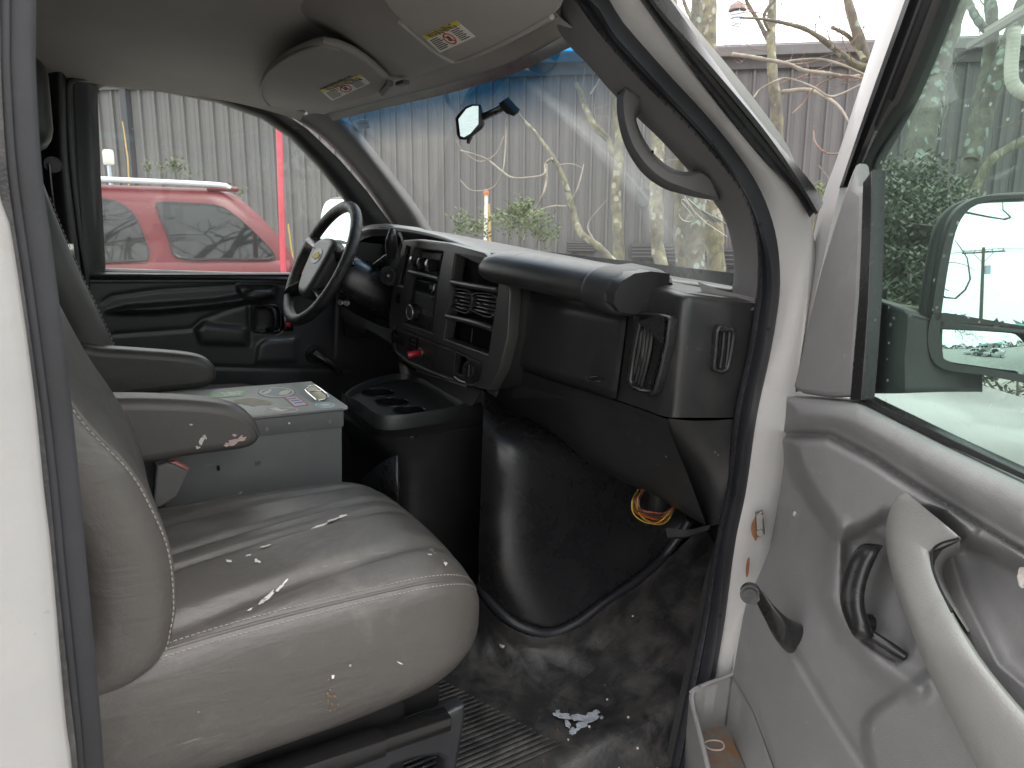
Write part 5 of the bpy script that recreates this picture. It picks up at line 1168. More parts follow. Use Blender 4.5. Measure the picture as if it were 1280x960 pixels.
# window crank: base on the panel, arm towards the viewer, round knob
CG = []
for x, y, w, hh, h in ((1000, 800, 15, 24, .0), (990, 797, 14, 22, .03), (976, 785, 12.5, 18, .065), (962, 766, 11, 13, .085), (952, 750, 9.5, 10, .095), (946, 742, 7, 8, .10)):
    row = []
    for t in np.linspace(0, 2*math.pi, 18, endpoint=False):
        row.append(DP.px(x+w*math.cos(t)*.55-hh*math.sin(t)*.35, y+hh*math.sin(t)*.8+w*math.cos(t)*.5, h+.035))
    CG.append(row)
grid('window_crank', patch(np.array(CG), 30, 18), M_BLACK_S, pd, cv=True, caps=True, angle=70)
kc = DP.px(938, 740, .140); kd = np.array([-.75, -.55, .15])
kb = disc('crank_knob', kc-np.array([-.75, -.55, .15])/.94*.006, kd, .0165, .026, M_FLOOR, pd, 22, .005)
# map pocket low on the door
pk_o = [(868, 866, .10), (906, 850, .055), (916, 845, .01)]
PK1 = cr([DP.px(x, y, h) for x, y, h in ((917, 842, .062), (900, 849, .092), (876, 858, .135), (865, 867, .150), (866, 880, .153), (871, 899, .156), (877, 924, .160), (885, 957, .165), (896, 1010, .17))], 40)
PK0 = PK1+np.array([0, 0, -.20])+DP.en*(-.015)*np.linspace(0, 1, 40)[:, None]
pk = grid('map_pocket', np.stack([PK1+DP.en*-.004+[0, 0, 0], PK1+[0, 0, .0015], PK1+DP.en*.005, PK1*.6+PK0*.4+DP.en*.004, PK0]), M_DOOR, pd, thick=.004)
tube('pocket_rim', PK1[::4], .004, M_DOOR, pd, n=60)
M_PKF = mat('rusty_pocket_floor', (.15, .15, .145), .7, var=.2, dust=(.22, .10, .03), dscale=12, dlo=.42, dhi=.62)
def pz(x, y, z): return at(x, y, Z=z)
zz_ = .582
loft('pocket_floor', [[pz(868, 890, zz_), pz(890, 893, zz_), pz(909, 899, zz_)], [pz(872, 925, zz_), pz(895, 925, zz_), pz(918, 930, zz_)], [pz(880, 990, zz_), pz(905, 990, zz_), pz(945, 990, zz_)]], M_PKF, pd, n=12, smooth=False)
loft('pocket_end', [[DP.px(916, 845, .062), DP.px(893, 854, .105), DP.px(868, 868, .148)], [pz(909, 900, zz_-.003), pz(890, 893, zz_-.003), pz(868, 889, zz_-.003)]], M_DOOR, pd, n=10, smooth=False)
loft('pocket_back', [[DP.px(917, 846, .064), DP.px(942, 892, .066), DP.px(972, 975, .067)], [pz(909, 898, zz_-.003), pz(920, 930, zz_-.003), pz(945, 990, zz_-.003)]], M_DOOR, pd, n=10, smooth=False)
tube('glue_ring', [pz(x, y, zz_+.002) for x, y in ((880, 930), (886, 926), (895, 925.5), (903, 928), (905, 934), (900, 937.5), (888, 936.5))], .0017, mat('dried_glue', (.55, .42, .34), .7), pd, n=30, seg=6, closed=True)
# white door shell: front edge, outer skin, window frame
E0 = cr([DP.px(x, y, h) for x, y, h in ((990, 482, -.012), (983, 520, -.012), (978, 560, -.012), (968, 620, -.012), (957, 680, -.005), (943, 705, .008), (940, 725, .016), (929, 770, .03), (916, 844, .05), (905, 900, .05), (890, 985, .05))], 50)
grid('door_edge', np.stack([E0+DP.en*.008+DD*.004, E0+DD*-.006, E0+DD*-.010+DP.en*-.04, E0+DD*-.004+DP.en*-.10]), M_WHITE, pd)
ot = np.array([DP.p(a_, z, -.11) for a_, z in ((-.005, 1.15), (.5, 1.16), (1.12, 1.16))]); ob_ = np.array([DP.p(a_, z, -.11) for a_, z in ((-.005, .45), (.5, .45), (1.12, .45))])
grid('outer_skin', np.stack([ot+DP.en*.03, ot, (ot+ob_)/2+DP.en*-.03, ob_]), M_WHITE, pd)
rounded('rear_edge', DP.p(1.13, .86, -.05), (.02, .02, .8), .004, M_WHITE, pd)
fr_w0 = [(1150, -120), (1111, 0), (1081, 90), (1047, 195), (1025, 259), (1004, 360), (994, 430), (988, 490)]
fr_w1 = [(1172, -120), (1132, 0), (1092, 112), (1060, 205), (1050, 235), (1030, 320), (1008, 420), (1000, 490)]
fr_b1 = [(1225, -120), (1182, 0), (1137, 112), (1111, 165), (1090, 208), (1085, 232)]
Wa, Wb = cr([DP.px(x, y, -.03) for x, y in fr_w0], 50), cr([DP.px(x, y, -.012) for x, y in fr_w1], 50)
grid('frame_edge', np.stack([Wa+DP.en*-.05, Wa, Wa*.5+Wb*.5+DP.en*.006, Wb, Wb+DP.en*-.01]), M_WHITE, pd)
Wc, Wd = cr([DP.px(x, y, -.012) for x, y in fr_w1[:5]], 40), cr([DP.px(x, y, -.03) for x, y in fr_b1], 40)
grid('frame_channel', across(Wc, Wd, [(0, -.01), (.03, .004), (.18, .006), (.24, -.002), (.34, .000), (.52, .014), (.62, .010), (.78, .012), (.95, .004), (1.0, -.01), (1.0, -.03)]), M_BLACK_G, pd, angle=50)
rounded('frame_rear', DP.p(1.10, 1.58, -.03), (.04, .04, .72), .01, M_BLACK_S, pd, rotm([DP.ex, DP.en, np.array([0, 0, 1.0])]))
grid('frame_top', [[DP.p(a_, z, h) for a_ in (.30, .6, 1.0, 1.12)] for z, h in ((1.88, -.03), (1.90, -.012), (1.93, -.02), (1.93, -.06))], M_BLACK_S, pd)
# grey sail panel at the mirror corner
sail = [(1067, 204), (1063, 215), (1052, 245), (1040, 285), (1025, 335), (1010, 395), (998, 450), (990, 484), (1000, 492), (1030, 497), (1064, 496), (1069, 440), (1074, 370), (1077, 300), (1079, 240), (1074, 236), (1069, 232)]
DP.plate('sail_panel', sail, M_DOOR, pd, h0=-.02, h1=.012, bev=.010, smooth=0)
DP.plate('glass_channel', [(1078, 228), (1090, 212), (1088, 300), (1085, 380), (1081, 440), (1076, 500), (1062, 500), (1067, 440), (1073, 370), (1076, 300)], M_BLACK_S, pd, h0=-.012, h1=.0125, bev=.002)
DP.plate('glass_wiper', [(1064, 496), (1072, 492), (1180, 545), (1310, 606), (1800, 836), (2400, 1120), (2400, 1140), (1310, 614), (1175, 553)], M_BLACK_S, pd, h0=-.02, h1=.002, bev=.002)
gab = [DP.ab(x, y, -.041) for x, y in ((1062, 505), (1072, 330), (1086, 205), (1150, 90), (1190, -20))]
DP.plate('window_glass', gab+[np.array([.42, 1.90]), np.array([1.09, 1.90]), np.array([1.09, 1.215])], M_GLASS, pd, h0=-.043, h1=-.039, px=False)
# scratches of white paint on the panel
for bl in (blob(1262, 687, 7, 2.6, .4), blob(1276, 668, 4, 5, .3), blob(1275, 722, 4, 10, -.2), blob(1268, 682, 2.5, 2, 0)):
    DP.plate('paint_mark', bl, M_SCUFF, pd, h0=.0, h1=.018+base_h(np.mean(bl, 0)[1]))
for bl in (blob(1052, 648, 1.2, 4, .4), blob(992, 642, 1, 2.4, 0), blob(950, 890, 2, 6, -.4)):
    DP.plate('paint_mark', bl, M_SCUFF, pd, h0=.0, h1=.003)
# ---- outside mirror on that door: big head with two glasses on a black arm plate
om = empty('door_mirror', van); tag(om, label='large black side mirror with a small convex glass on the open door')
mh = -.21
qc = DP.px(1250, 360, mh)
OMP = Plane(qc, np.array([-.91, .40, 0])*-1, (0, 0, 1))
vdir = (qc-EYE)/np.linalg.norm(qc-EYE)
mn = np.array([-.55, -.83, .108]); mn /= np.linalg.norm(mn)
mex = np.cross((0, 0, 1.0), mn); mex /= np.linalg.norm(mex)
OMP = Plane(qc, mex if ray(1260, 360)@mex > 0 else -mex, (0, 0, 1)); 
OMP = Plane(qc, np.cross((0, 0, 1.0), mn), np.cross(mn, np.cross((0, 0, 1.0), mn)))
mo = [(1166, 440), (1168, 400), (1178, 330), (1188, 285), (1202, 260), (1222, 247), (1250, 241), (1290, 239), (1340, 240), (1350, 260), (1350, 490), (1300, 480), (1230, 468), (1190, 462), (1172, 452)]
g1 = [(1174, 386), (1184, 325), (1196, 280), (1210, 262), (1230, 254), (1260, 252), (1300, 251), (1335, 252), (1335, 414), (1290, 409), (1230, 402), (1180, 394)]
g2 = [(1169, 408), (1172, 399), (1182, 399), (1230, 407), (1290, 417), (1335, 422), (1335, 478), (1290, 472), (1230, 461), (1190, 456), (1174, 448), (1168, 430)]
sh_ = OMP.plate('mirror_head', cr([OMP.ab(x, y) for x, y in mo], 80, True), M_STACK2, om, holes=[cr([OMP.ab(x, y) for x, y in g1], 60, True), cr([OMP.ab(x, y) for x, y in g2], 50, True)], h0=-.03, h1=.0, bev=.010, px=False)
OMP.plate('mirror_back', cr([OMP.ab(x, y) for x, y in mo], 80, True), M_STACK2, om, h0=-.06, h1=-.03, bev=.014, px=False)
OMP.plate('mirror_glass', cr([OMP.ab(x, y) for x, y in g1], 60, True), M_MIRROR, om, h0=-.02, h1=-.010, px=False)
C2_ = np.array([OMP.ab(x, y) for x, y in g2]); cc = C2_.mean(0); R2 = cr(C2_, 50, True)
GG = []
for k in np.linspace(1, .02, 14):
    row = []
    for a_, b_ in R2:
        p = cc+(np.array([a_, b_])-cc)*k; row.append(OMP.p(p[0], p[1], -.006-float((p-cc)@(p-cc))/.55))
    GG.append(row)
grid('convex_glass', GG, M_MIRROR, om, cv=True)
# arm plate between door and head
AP = Plane(DP.px(1110, 440, -.075), DP.ex, (0, 0, 1))
loft('mirror_arm', [[DP.px(1092, 370, -.06), DP.px(1092, 395, -.06), DP.px(1089, 450, -.06), DP.px(1086, 492, -.06)], [DP.px(1125, 380, -.08), DP.px(1122, 395, -.08), DP.px(1118, 450, -.08), DP.px(1120, 492, -.08)], [DP.px(1165, 396, -.16), DP.px(1162, 400, -.16), DP.px(1160, 450, -.16), DP.px(1160, 490, -.16)], [DP.px(1200, 410, -.22), DP.px(1200, 415, -.22), DP.px(1195, 455, -.22), DP.px(1195, 490, -.22)]], M_STACK2, om, n=16, smooth=False, thick=.05)
# ---- driver's outside mirror seen through the far window
dm = empty('door_mirror', van); tag(dm, label="driver's side mirror with two glasses beyond the steering wheel")
dq = at(424, 283, Y=2.86)
dn = np.array([-.93, -.28, -.02]); dn /= np.linalg.norm(dn)
DM = Plane(dq, np.cross((0, 0, 1.0), dn), (0, 0, 1))
mo = [(399, 320), (398, 280), (402, 256), (410, 247), (428, 246), (444, 250), (448, 262), (448, 335), (440, 338), (402, 334)]
DM.plate('mirror_head', cr([DM.ab(x, y) for x, y in mo], 60, True), M_BLACK_S, dm, h0=-.08, h1=-.004, bev=.02, px=False)
DM.plate('mirror_glass', cr([DM.ab(x, y) for x, y in [(401, 298), (401, 275), (405, 257), (412, 250), (428, 249), (442, 252), (446, 264), (446, 302), (425, 300)]], 50, True), M_MIRROR, dm, h0=-.006, h1=.001, px=False)
DM.plate('convex_glass', cr([DM.ab(x, y) for x, y in [(402, 304), (402, 314), (405, 322), (425, 327), (444, 329), (446, 308), (425, 305)]], 40, True), M_MIRROR, dm, h0=-.006, h1=.001, px=False)
rounded('mirror_arm', (dq+np.array([.06, -.13, -.06])), (.05, .22, .10), .015, M_BLACK_S, dm)
# ------------------------------------------------------------------ outside: sloping yard, steel building, trees, parked cars
M_GROUND = mat('gravel_yard', (.30, .29, .27), .95, var=.35, vscale=3, bump2=.6, b2scale=40, dust=(.38, .36, .33), dscale=8)
GN = 90
gx = np.linspace(-140, 140, GN)
def ground_h(x, y):
    n = RVAN[:, 2]; k = max(-1.0, min(1.0, 9.0/(abs(x)+abs(y)+1e-6)))
    return EYE[2]+(-(n[0]*x*k+n[1]*y*k)/n[2]-1.55)
gr = grid('ground', [[(x, y, ground_h(x, y)) for y in gx] for x in gx], M_GROUND, None); tag(gr, kind='structure')
# building: wall line in plan from depth samples
def plan(px, d): p = wat(px, 313, d); return p[:2]
WA, WBp = plan(693, 13.4), plan(1200, 12.3); wd = (WBp-WA)/np.linalg.norm(WBp-WA); wnrm = np.array([wd[1], -wd[0]])
if wnrm@(-WA) < 0: wnrm = -wnrm
def along(px):
    """distance along the wall seen at a pixel column"""
    d = ray(px, 313, True)[:2]; A = np.array([[d[0], -wd[0]], [d[1], -wd[1]]]); t, s = np.linalg.solve(A, WA); return s
def wl_(a, h, z): return np.array([wd[0]*a+wnrm[0]*h, wd[1]*a+wnrm[1]*h, z])
def wall_pt(px, py, h=.05):
    d = ray(px, py, True); A = np.array([[d[0], -wd[0]], [d[1], -wd[1]]]); t, s = np.linalg.solve(A, WA); return wl_(s, h, EYE[2]+d[2]*t)
EAVE = wall_pt(985, 58)[2]-.34; BASE = -.6
bld = empty('metal_building', None, Matrix.Translation(Vector((WA[0], WA[1], 0)))); tag(bld, 'long dark grey corrugated steel building behind the bare trees', 'building')
M_STEELW = mat('grey_wall_sheet', (.122, .117, .116), .5, var=.08, vscale=1.2, dust=(.155, .148, .145), dscale=2.5, dlo=.5, dhi=.85, metal=.0)
M_EAVE = mat('eave_trim', (.085, .08, .08), .5, var=.1); M_ROOF = mat('roof_sheet', (.16, .155, .15), .55)
PW = .915
prof = []
for k in range(3):
    b = k*.305
    prof += [(b, 0), (b+.014, .055), (b+.046, .055), (b+.060, 0), (b+.118, 0), (b+.126, .006), (b+.142, .006), (b+.150, 0), (b+.215, 0), (b+.223, .006), (b+.239, .006), (b+.247, 0)]
prof.append((.915, 0))
V = []; Fc = []
for z in (BASE, EAVE-.02):
    for a, h in prof: V.append((wd[0]*a+wnrm[0]*h, wd[1]*a+wnrm[1]*h, z))
n = len(prof)
for i in range(n-1): Fc.append((i, i+1, n+i+1, n+i))
me = bpy.data.meshes.new('wall_panel'); me.from_pydata(V, [], Fc); me.materials.append(M_STEELW); me.update()
for i in range(-24, 20):
    o = bpy.data.objects.new('wall_panel', me); COL.objects.link(o); o.parent = bld; o.location = (wd[0]*PW*i, wd[1]*PW*i, 0)
a0, a1 = -24*PW, 20*PW
grid('eave_trim', [[wl_(a, h, z) for a in (a0, a1)] for h, z in ((.02, EAVE-.02), (.10, EAVE-.02), (.10, EAVE-.002), (.12, EAVE+.16), (.10, EAVE+.20))], M_EAVE, bld, angle=20)
grid('gutter', [[wl_(a, h, z) for a in (a0, a1)] for h, z in ((.10, EAVE+.16), (.26, EAVE+.16), (.28, EAVE+.30), (.24, EAVE+.34))], mat('gutter_paint', (.15, .145, .145), .5), bld, angle=20)
grid('roof', [[wl_(a, h, z) for a in (a0, a1)] for h, z in ((.26, EAVE+.33), (-6, EAVE+1.0), (-12, EAVE+.4))], M_ROOF, bld)
# dark strip added for a wall step's shadow line at the far end, vent boxes at the foot of the wall
s = along(176); grid('shadow_strip', [[wl_(s+da, h, z) for z in (BASE, EAVE)] for da, h in ((-.09, .02), (-.07, .13), (.06, .13), (.09, .02))], mat('shadow_strip_dark', (.035, .036, .045), .5), bld)
for px, py, w, hh in ((842, 318, .55, .32), (870, 321, .5, .32), (912, 322, .5, .34), (815, 314, .8, .28), (728, 308, .55, .2)):
    q = wall_pt(px, py, .12); ang = math.atan2(wd[1], wd[0])
    b_ = rounded('wall_vent', (0, 0, 0), (w, .16, hh), .02, mat('vent_dark', (.04, .042, .045), .6), bld); b_.location = Vector(q); b_.rotation_euler = (0, 0, ang)
    for k in range(4):
        f_ = rounded('louver', (0, 0, 0), (w*.9, .02, .02), .004, M_EAVE, b_); f_.location = (0, -.09 if (wnrm@np.array([math.sin(ang), -math.cos(ang)])) > 0 else .09, -hh*.33+k*hh*.22)
q = wall_pt(806, 248, .08); d_ = disc('wall_fan', (0, 0, 0), (wnrm[0], wnrm[1], 0), .16, .05, mat('fan_dark', (.06, .062, .062), .6), bld, 24, .01); d_.location = Vector(q)
# exhaust stack beyond the roof
stk = empty('exhaust_stack'); tag(stk, 'galvanised exhaust stack with rain cap rising behind the roof', 'chimney')
p0, p1 = wat(921, 75, 19), wat(921, 22, 19)
M_GALV = mat('galvanised', (.45, .5, .56), .35, metal=.7)
tube('pipe', [np.r_[p0[:2], p0[2]-2], p1], .13, M_GALV, stk, n=4, seg=16); tube('collar', [p1+[0, 0, -.02], p1+[0, 0, .12]], .17, M_GALV, stk, n=3, seg=16)
tube('rain_cap', [p1+[0, 0, .17], p1+[0, 0, .19], p1+[0, 0, .42]], [.24, .20, .02], mat('weathered_cap', (.22, .17, .15), .7), stk, n=5, seg=16)
for k in range(3):
    a = k*2.1; tube('cap_strut', [p1+[.15*math.cos(a), .15*math.sin(a), .08], p1+[.17*math.cos(a), .17*math.sin(a), .2]], .012, M_GALV, stk, n=2, seg=5)

# ---- trees: trunks and limbs traced where they stand, twigs grown
def bark(name, col, lich=(.30, .34, .27), llo=.58, moss=None):
    m, N, L, out = nodes(name); b = N.new('ShaderNodeBsdfPrincipled'); L.new(b.outputs[0], out.inputs[0]); b.inputs['Roughness'].default_value = .9
    v = mapping(N, L); c = mixc(N, L, ramp(N, L, noise(N, L, 18, 6, .7, mapping(N, L, (1, 1, .25))), .3, .7), tuple(x*.55 for x in col), col)
    if moss: c = mixc(N, L, ramp(N, L, noise(N, L, 9, 6, .7, v), .42, .62), c, moss)
    vo = N.new('ShaderNodeTexVoronoi'); vo.inputs['Scale'].default_value = 11; L.new(mapping(N, L, (1, 1, .8)), vo.inputs['Vector'])
    lm = math_(N, L, 'MULTIPLY', ramp(N, L, vo.outputs['Distance'], .34, .42, (1,)*4, (0, 0, 0, 1)), ramp(N, L, noise(N, L, 3.2, 3, .6, v), llo, llo+.04))
    c = mixc(N, L, lm, c, lich); L.new(c, b.inputs['Base Color'])
    bp = N.new('ShaderNodeBump'); bp.inputs['Strength'].default_value = .8; bp.inputs['Distance'].default_value = .03; L.new(noise(N, L, 35, 6, .7, mapping(N, L, (1, 1, .3))), bp.inputs['Height']); L.new(bp.outputs[0], b.inputs['Normal'])
    return m
M_BARK = bark('grey_bark', (.17, .155, .135), (.30, .33, .28), .56, (.20, .185, .12))
M_BARK_L = bark('lichen_bark', (.16, .152, .13), (.28, .33, .29), .46, (.18, .18, .14))
M_BARK_Y = bark('mossy_bark', (.19, .18, .15), (.36, .35, .28), .52, (.25, .235, .14))
M_TWIG = mat('reddish_twig', (.22, .15, .12), .85, var=.25, vscale=9); M_TWIG_G = mat('grey_twig', (.26, .23, .19), .85, var=.25, vscale=9)
def twig_mesh(name, starts, m, parent, seed=1, levels=3):
    rg = random.Random(seed); Gs = []
    def grow(p, d, L, r, lv):
        n = 6; pts = [p]; dd_ = d.copy()
        for k in range(n):
            dd_ = dd_+np.array([rg.gauss(0, .22) for _ in range(3)])+np.array([0, 0, .06]); dd_ /= np.linalg.norm(dd_); pts.append(pts[-1]+dd_*L/n)
        Gs.append(tube_grid(np.array(pts), np.linspace(r, r*.35, len(pts)), 5))
        if lv > 0:
            for k in range(rg.randint(2, 4)):
                i = rg.randint(1, n); nd = dd_+np.array([rg.gauss(0, .75) for _ in range(3)]); nd /= np.linalg.norm(nd); grow(pts[i], nd, L*rg.uniform(.45, .75), r*.55, lv-1)
    for p, d, L, r in starts: grow(np.array(p, float), np.array(d, float)/np.linalg.norm(d), L, r, levels)
    V = []; Fc = []
    for G in Gs:
        nu, nv = G.shape[:2]; k = len(V); V += [tuple(q) for q in G.reshape(-1, 3)]
        for i in range(nu-1):
            for j in range(nv): Fc.append((k+i*nv+j, k+(i+1)*nv+j, k+(i+1)*nv+(j+1) % nv, k+i*nv+(j+1) % nv))
    return from_data(name, V, Fc, m, parent, 80)
def limb(name, pts, d, w, m, parent, spread=.25, seed=0, seg=10):
    """pts pixels, d depth (or list), w widths in pixels"""
    rg = random.Random(seed); ds = np.interp(np.linspace(0, 1, len(pts)), np.linspace(0, 1, len(d)), d) if not np.isscalar(d) else [d+(rg.uniform(-spread, spread) if 0 < i < len(pts)-1 else 0) for i in range(len(pts))]
    P = [wat(x, y, q) for (x, y), q in zip(pts, ds)]; n = 10*(len(pts)-1)
    C_ = cr(P, n); dep = np.interp(np.linspace(0, 1, n), np.linspace(0, 1, len(ds)), ds); W = np.interp(np.linspace(0, 1, n), np.linspace(0, 1, len(w)), w)
    r = W/2*dep/F*(1+.08*np.sin(np.arange(n)*1.7+seed)+.05*np.sin(np.arange(n)*.6+seed*2)) if seg > 6 else W/2*dep/F
    return grid(name, tube_grid(C_, r, seg), m, parent, cv=True, caps=True, angle=80)
def treet(label, base, group='bare trees between the van and the steel building'):
    t = empty('tree', None, Matrix.Identity(4)); tag(t, label, 'tree', group); return t
# A: moss trunk seen over the pillar at x=970
t = treet('slim bare tree with yellow moss in the gap above the front pillar', None)
limb('trunk', [(980, 470), (976, 330), (973, 210), (972, 150), (966, 95), (964, 40), (968, -40)], 8.5, [17, 16, 15, 14, 13, 11, 9], M_BARK_Y, t, .1, 1)
limb('limb', [(965, 60), (950, 30), (935, 5), (920, -30)], 8.5, [7, 5, 4], M_BARK, t, .2, 2)
limb('limb', [(978, 115), (1010, 112), (1030, 120), (1050, 135), (1065, 160)], [8.5, 8.2, 8, 7.8, 7.6], [6, 5, 4, 2], M_TWIG_G, t, .2, 3, 6)
limb('limb', [(966, 45), (955, 20), (973, -10), (975, -40)], 8.5, [5, 4, 3], M_BARK, t, .2, 4, 6)
twig_mesh('crown', [(wat(975, 105, 8.5), WRT*1.0+WUP*.2, .6, .010), (wat(968, 70, 8.5), -WRT*.6+WUP, .5, .008), (wat(970, 30, 8.5), WRT*.4+WUP, .8, .008), (wat(960, 20, 8.5), -WRT+WUP*.3, .6, .008), (wat(974, 80, 8.5), WRT-WUP*.2, .55, .007)], M_TWIG, t, 5, 2)
# B: thick trunk at x=888 in the same gap
t = treet('pale straight trunk at the corner of the windshield and roof pillar', None)
limb('trunk', [(905, 480), (895, 330), (887, 180), (884, 90), (886, 30), (888, -60)], 9.2, [26, 24, 22, 20, 19, 17], M_BARK_Y, t, .1, 11)
limb('limb', [(884, 60), (868, 30), (856, 5), (848, -30)], 9.2, [6, 5, 4], M_BARK, t, .2, 12)
twig_mesh('crown', [(wat(886, 80, 9.2), -WRT+WUP*.3, .6, .008), (wat(886, 40, 9.2), WRT+WUP*.2, .6, .008), (wat(886, 10, 9.2), WRT*.5+WUP, .6, .008)], M_TWIG, t, 6, 2)
# C: big branchy tree whose limbs enter from the open door frame (x=1085)
t = treet('bare tree reaching grey limbs out from behind the door frame', None)
limb('trunk', [(1105, 480), (1100, 300), (1096, 150), (1088, 90), (1078, 60), (1062, 10), (1050, -50)], 7.2, [22, 20, 18, 17, 15, 12, 9], M_BARK, t, .1, 21)
limb('limb', [(1092, 88), (1065, 78), (1040, 58), (1010, 38), (985, 30), (955, 24), (925, 22)], [7.2, 7.1, 7.0, 6.9, 6.8, 6.7, 6.6], [11, 9, 8, 6, 5, 3.5, 2.5], M_BARK, t, .1, 22)
limb('limb', [(1080, 75), (1072, 62), (1060, 45), (1040, 34)], 7.1, [7, 6, 5, 4.5], M_BARK_Y, t, .15, 23)
limb('limb', [(1086, 92), (1060, 96), (1035, 92), (1005, 88), (985, 80), (960, 75), (932, 70), (915, 68)], [7.2, 7.0, 6.9, 6.8, 6.7, 6.6, 6.5, 6.5], [4, 4, 5, 5, 5, 5, 5, 5], M_TWIG_G, t, .1, 24, 8)
limb('limb', [(1085, 96), (1055, 82), (1025, 74), (990, 76), (975, 80)], 7.0, [3, 3, 3, 3], M_TWIG_G, t, .1, 25, 6)
limb('limb', [(1078, 105), (1050, 118), (1035, 120), (1015, 108), (985, 98), (968, 102), (950, 112), (942, 122)], 6.8, [3, 3, 3, 2.5, 3, 2.5, 2], M_TWIG_G, t, .15, 26, 6)
limb('limb', [(1085, 100), (1050, 95), (1018, 110), (1005, 128), (990, 142)], 6.9, [3, 3, 2.5, 1.5], M_TWIG, t, .15, 27, 6)
limb('limb', [(1060, 190), (1035, 192), (1020, 180), (1017, 165), (1018, 158)], 6.9, [3, 2.5, 2.5, 1.5], M_TWIG, t, .1, 28, 6)
twig_mesh('crown', [(wat(1050, 70, 7), -WRT*.6+WUP, .5, .007), (wat(1020, 45, 7), -WRT*.3+WUP, .6, .007), (wat(1072, 80, 7), -WRT*.8-WUP*.3, .5, .007), (wat(990, 30, 6.8), WUP-WRT*.3, .5, .006), (wat(1075, 100, 7), -WRT-WUP*.4, .45, .006), (wat(1060, 60, 7), WUP+WRT*.2, .6, .007), (wat(940, 72, 6.6), WUP*.6-WRT, .4, .005)], M_TWIG, t, 7, 2)
# D: lichen trunk through the door glass, leaning right
t = treet('thick trunk with pale green lichen discs behind the door glass', None)
limb('trunk', [(1130, 480), (1138, 300), (1148, 200), (1160, 120), (1175, 60), (1192, 0), (1210, -80)], 5.6, [44, 42, 38, 36, 34, 33, 32], M_BARK_L, t, .08, 31, 14)
limb('limb', [(1165, 110), (1180, 80), (1184, 40)], 5.7, [14, 10, 8], M_BARK, t, .1, 32)
for k in range(26):                                    # lichen rosettes
    y = random.uniform(60, 230); xc = np.interp(y, [60, 120, 200, 230], [1172, 1160, 1148, 1144]); x = xc+random.uniform(-14, 12); r = random.uniform(.008, .022)
    q = wat(x, y, 5.6); c_ = wat(xc, y, 5.6); n_ = -WFW*math.sqrt(max(.05, 1-((x-xc)/19)**2))+WRT*((x-xc)/19); q = c_+n_*(19*5.6/F+.004)
    disc('lichen', q-n_*.006, n_, r, .008, mat('lichen', (.22, .27, .24), .95, var=.25, vscale=40) if k == 0 else bpy.data.materials['lichen'], t, 9, .002)
twig_mesh('crown', [(wat(1165, 150, 5.5), WRT+WUP*.3, .3, .004), (wat(1160, 180, 5.5), WRT+WUP*.5, .3, .004), (wat(1165, 90, 5.5), WRT+WUP*.2, .35, .004)], M_TWIG_G, t, 8, 2)
# E: forked pair right of it
t = treet('forked lichen trunk beside the cream awning post behind the glass', None)
limb('trunk', [(1195, 480), (1200, 330), (1212, 220), (1222, 150), (1235, 80), (1240, 30), (1236, -20), (1240, -80)], 6.4, [30, 29, 27, 25, 19, 16, 14, 12], M_BARK_L, t, .08, 41, 12)
limb('limb', [(1214, 200), (1232, 140), (1248, 90), (1262, 50), (1280, 0), (1300, -60)], 6.3, [18, 20, 19, 18, 16, 14], M_BARK_L, t, .08, 42, 12)
limb('limb', [(1232, 38), (1218, 18), (1205, -10), (1195, -40)], 6.4, [10, 9, 8], M_BARK_L, t, .1, 43)
limb('limb', [(1215, 245), (1235, 205), (1262, 185), (1300, 165), (1330, 150)], 6.2, [10, 11, 11, 10], M_BARK_Y, t, .1, 44)
twig_mesh('crown', [(wat(1215, 20, 6.6), WUP+WRT*.1, .7, .006), (wat(1225, 0, 6.8), WUP*.5-WRT*.3, .7, .006), (wat(1250, 60, 6.8), WUP-WRT*.8, .7, .006), (wat(1240, 20, 7), WUP-WRT*.9, .8, .006), (wat(1232, 60, 7), -WRT*.6+WUP*.8, .6, .005), (wat(1245, 160, 6.2), WRT+WUP*.3, .35, .004)], M_TWIG, t, 9, 3)
# F: trees seen through the windshield
t = treet('bare tree with a hooked pale limb behind the windshield centre', None)
limb('trunk', [(776, 480), (774, 330), (770, 240), (774, 200), (774, 160), (768, 110), (764, 70), (760, -20)], 9.0, [15, 14, 14, 13, 12, 12, 10, 8], M_BARK_Y, t, .1, 51)
limb('limb', [(772, 200), (760, 175), (742, 155), (732, 135), (726, 115), (720, 105)], 9.0, [9, 9, 8, 7, 6], M_BARK_Y, t, .1, 52)
limb('limb', [(768, 100), (755, 95), (745, 108), (738, 118)], 9.0, [4, 3, 2], M_TWIG_G, t, .1, 53, 6)
twig_mesh('crown', [(wat(728, 110, 9), WUP+WRT*.3, .5, .006), (wat(765, 90, 9), WUP-WRT*.6, .6, .007), (wat(745, 150, 9), WUP-WRT*.2, .4, .005), (wat(770, 60, 9), WUP-WRT*.5, .8, .008)], M_TWIG_G, t, 10, 2)
t = treet('leaning slender sapling with drooping twigs behind the interior mirror', None)
limb('trunk', [(770, 330), (748, 308), (725, 290), (716, 262), (705, 225), (690, 195), (668, 165), (652, 148)], 7.5, [9, 9, 9, 8, 7, 6, 5, 4], M_BARK_Y, t, .1, 61)
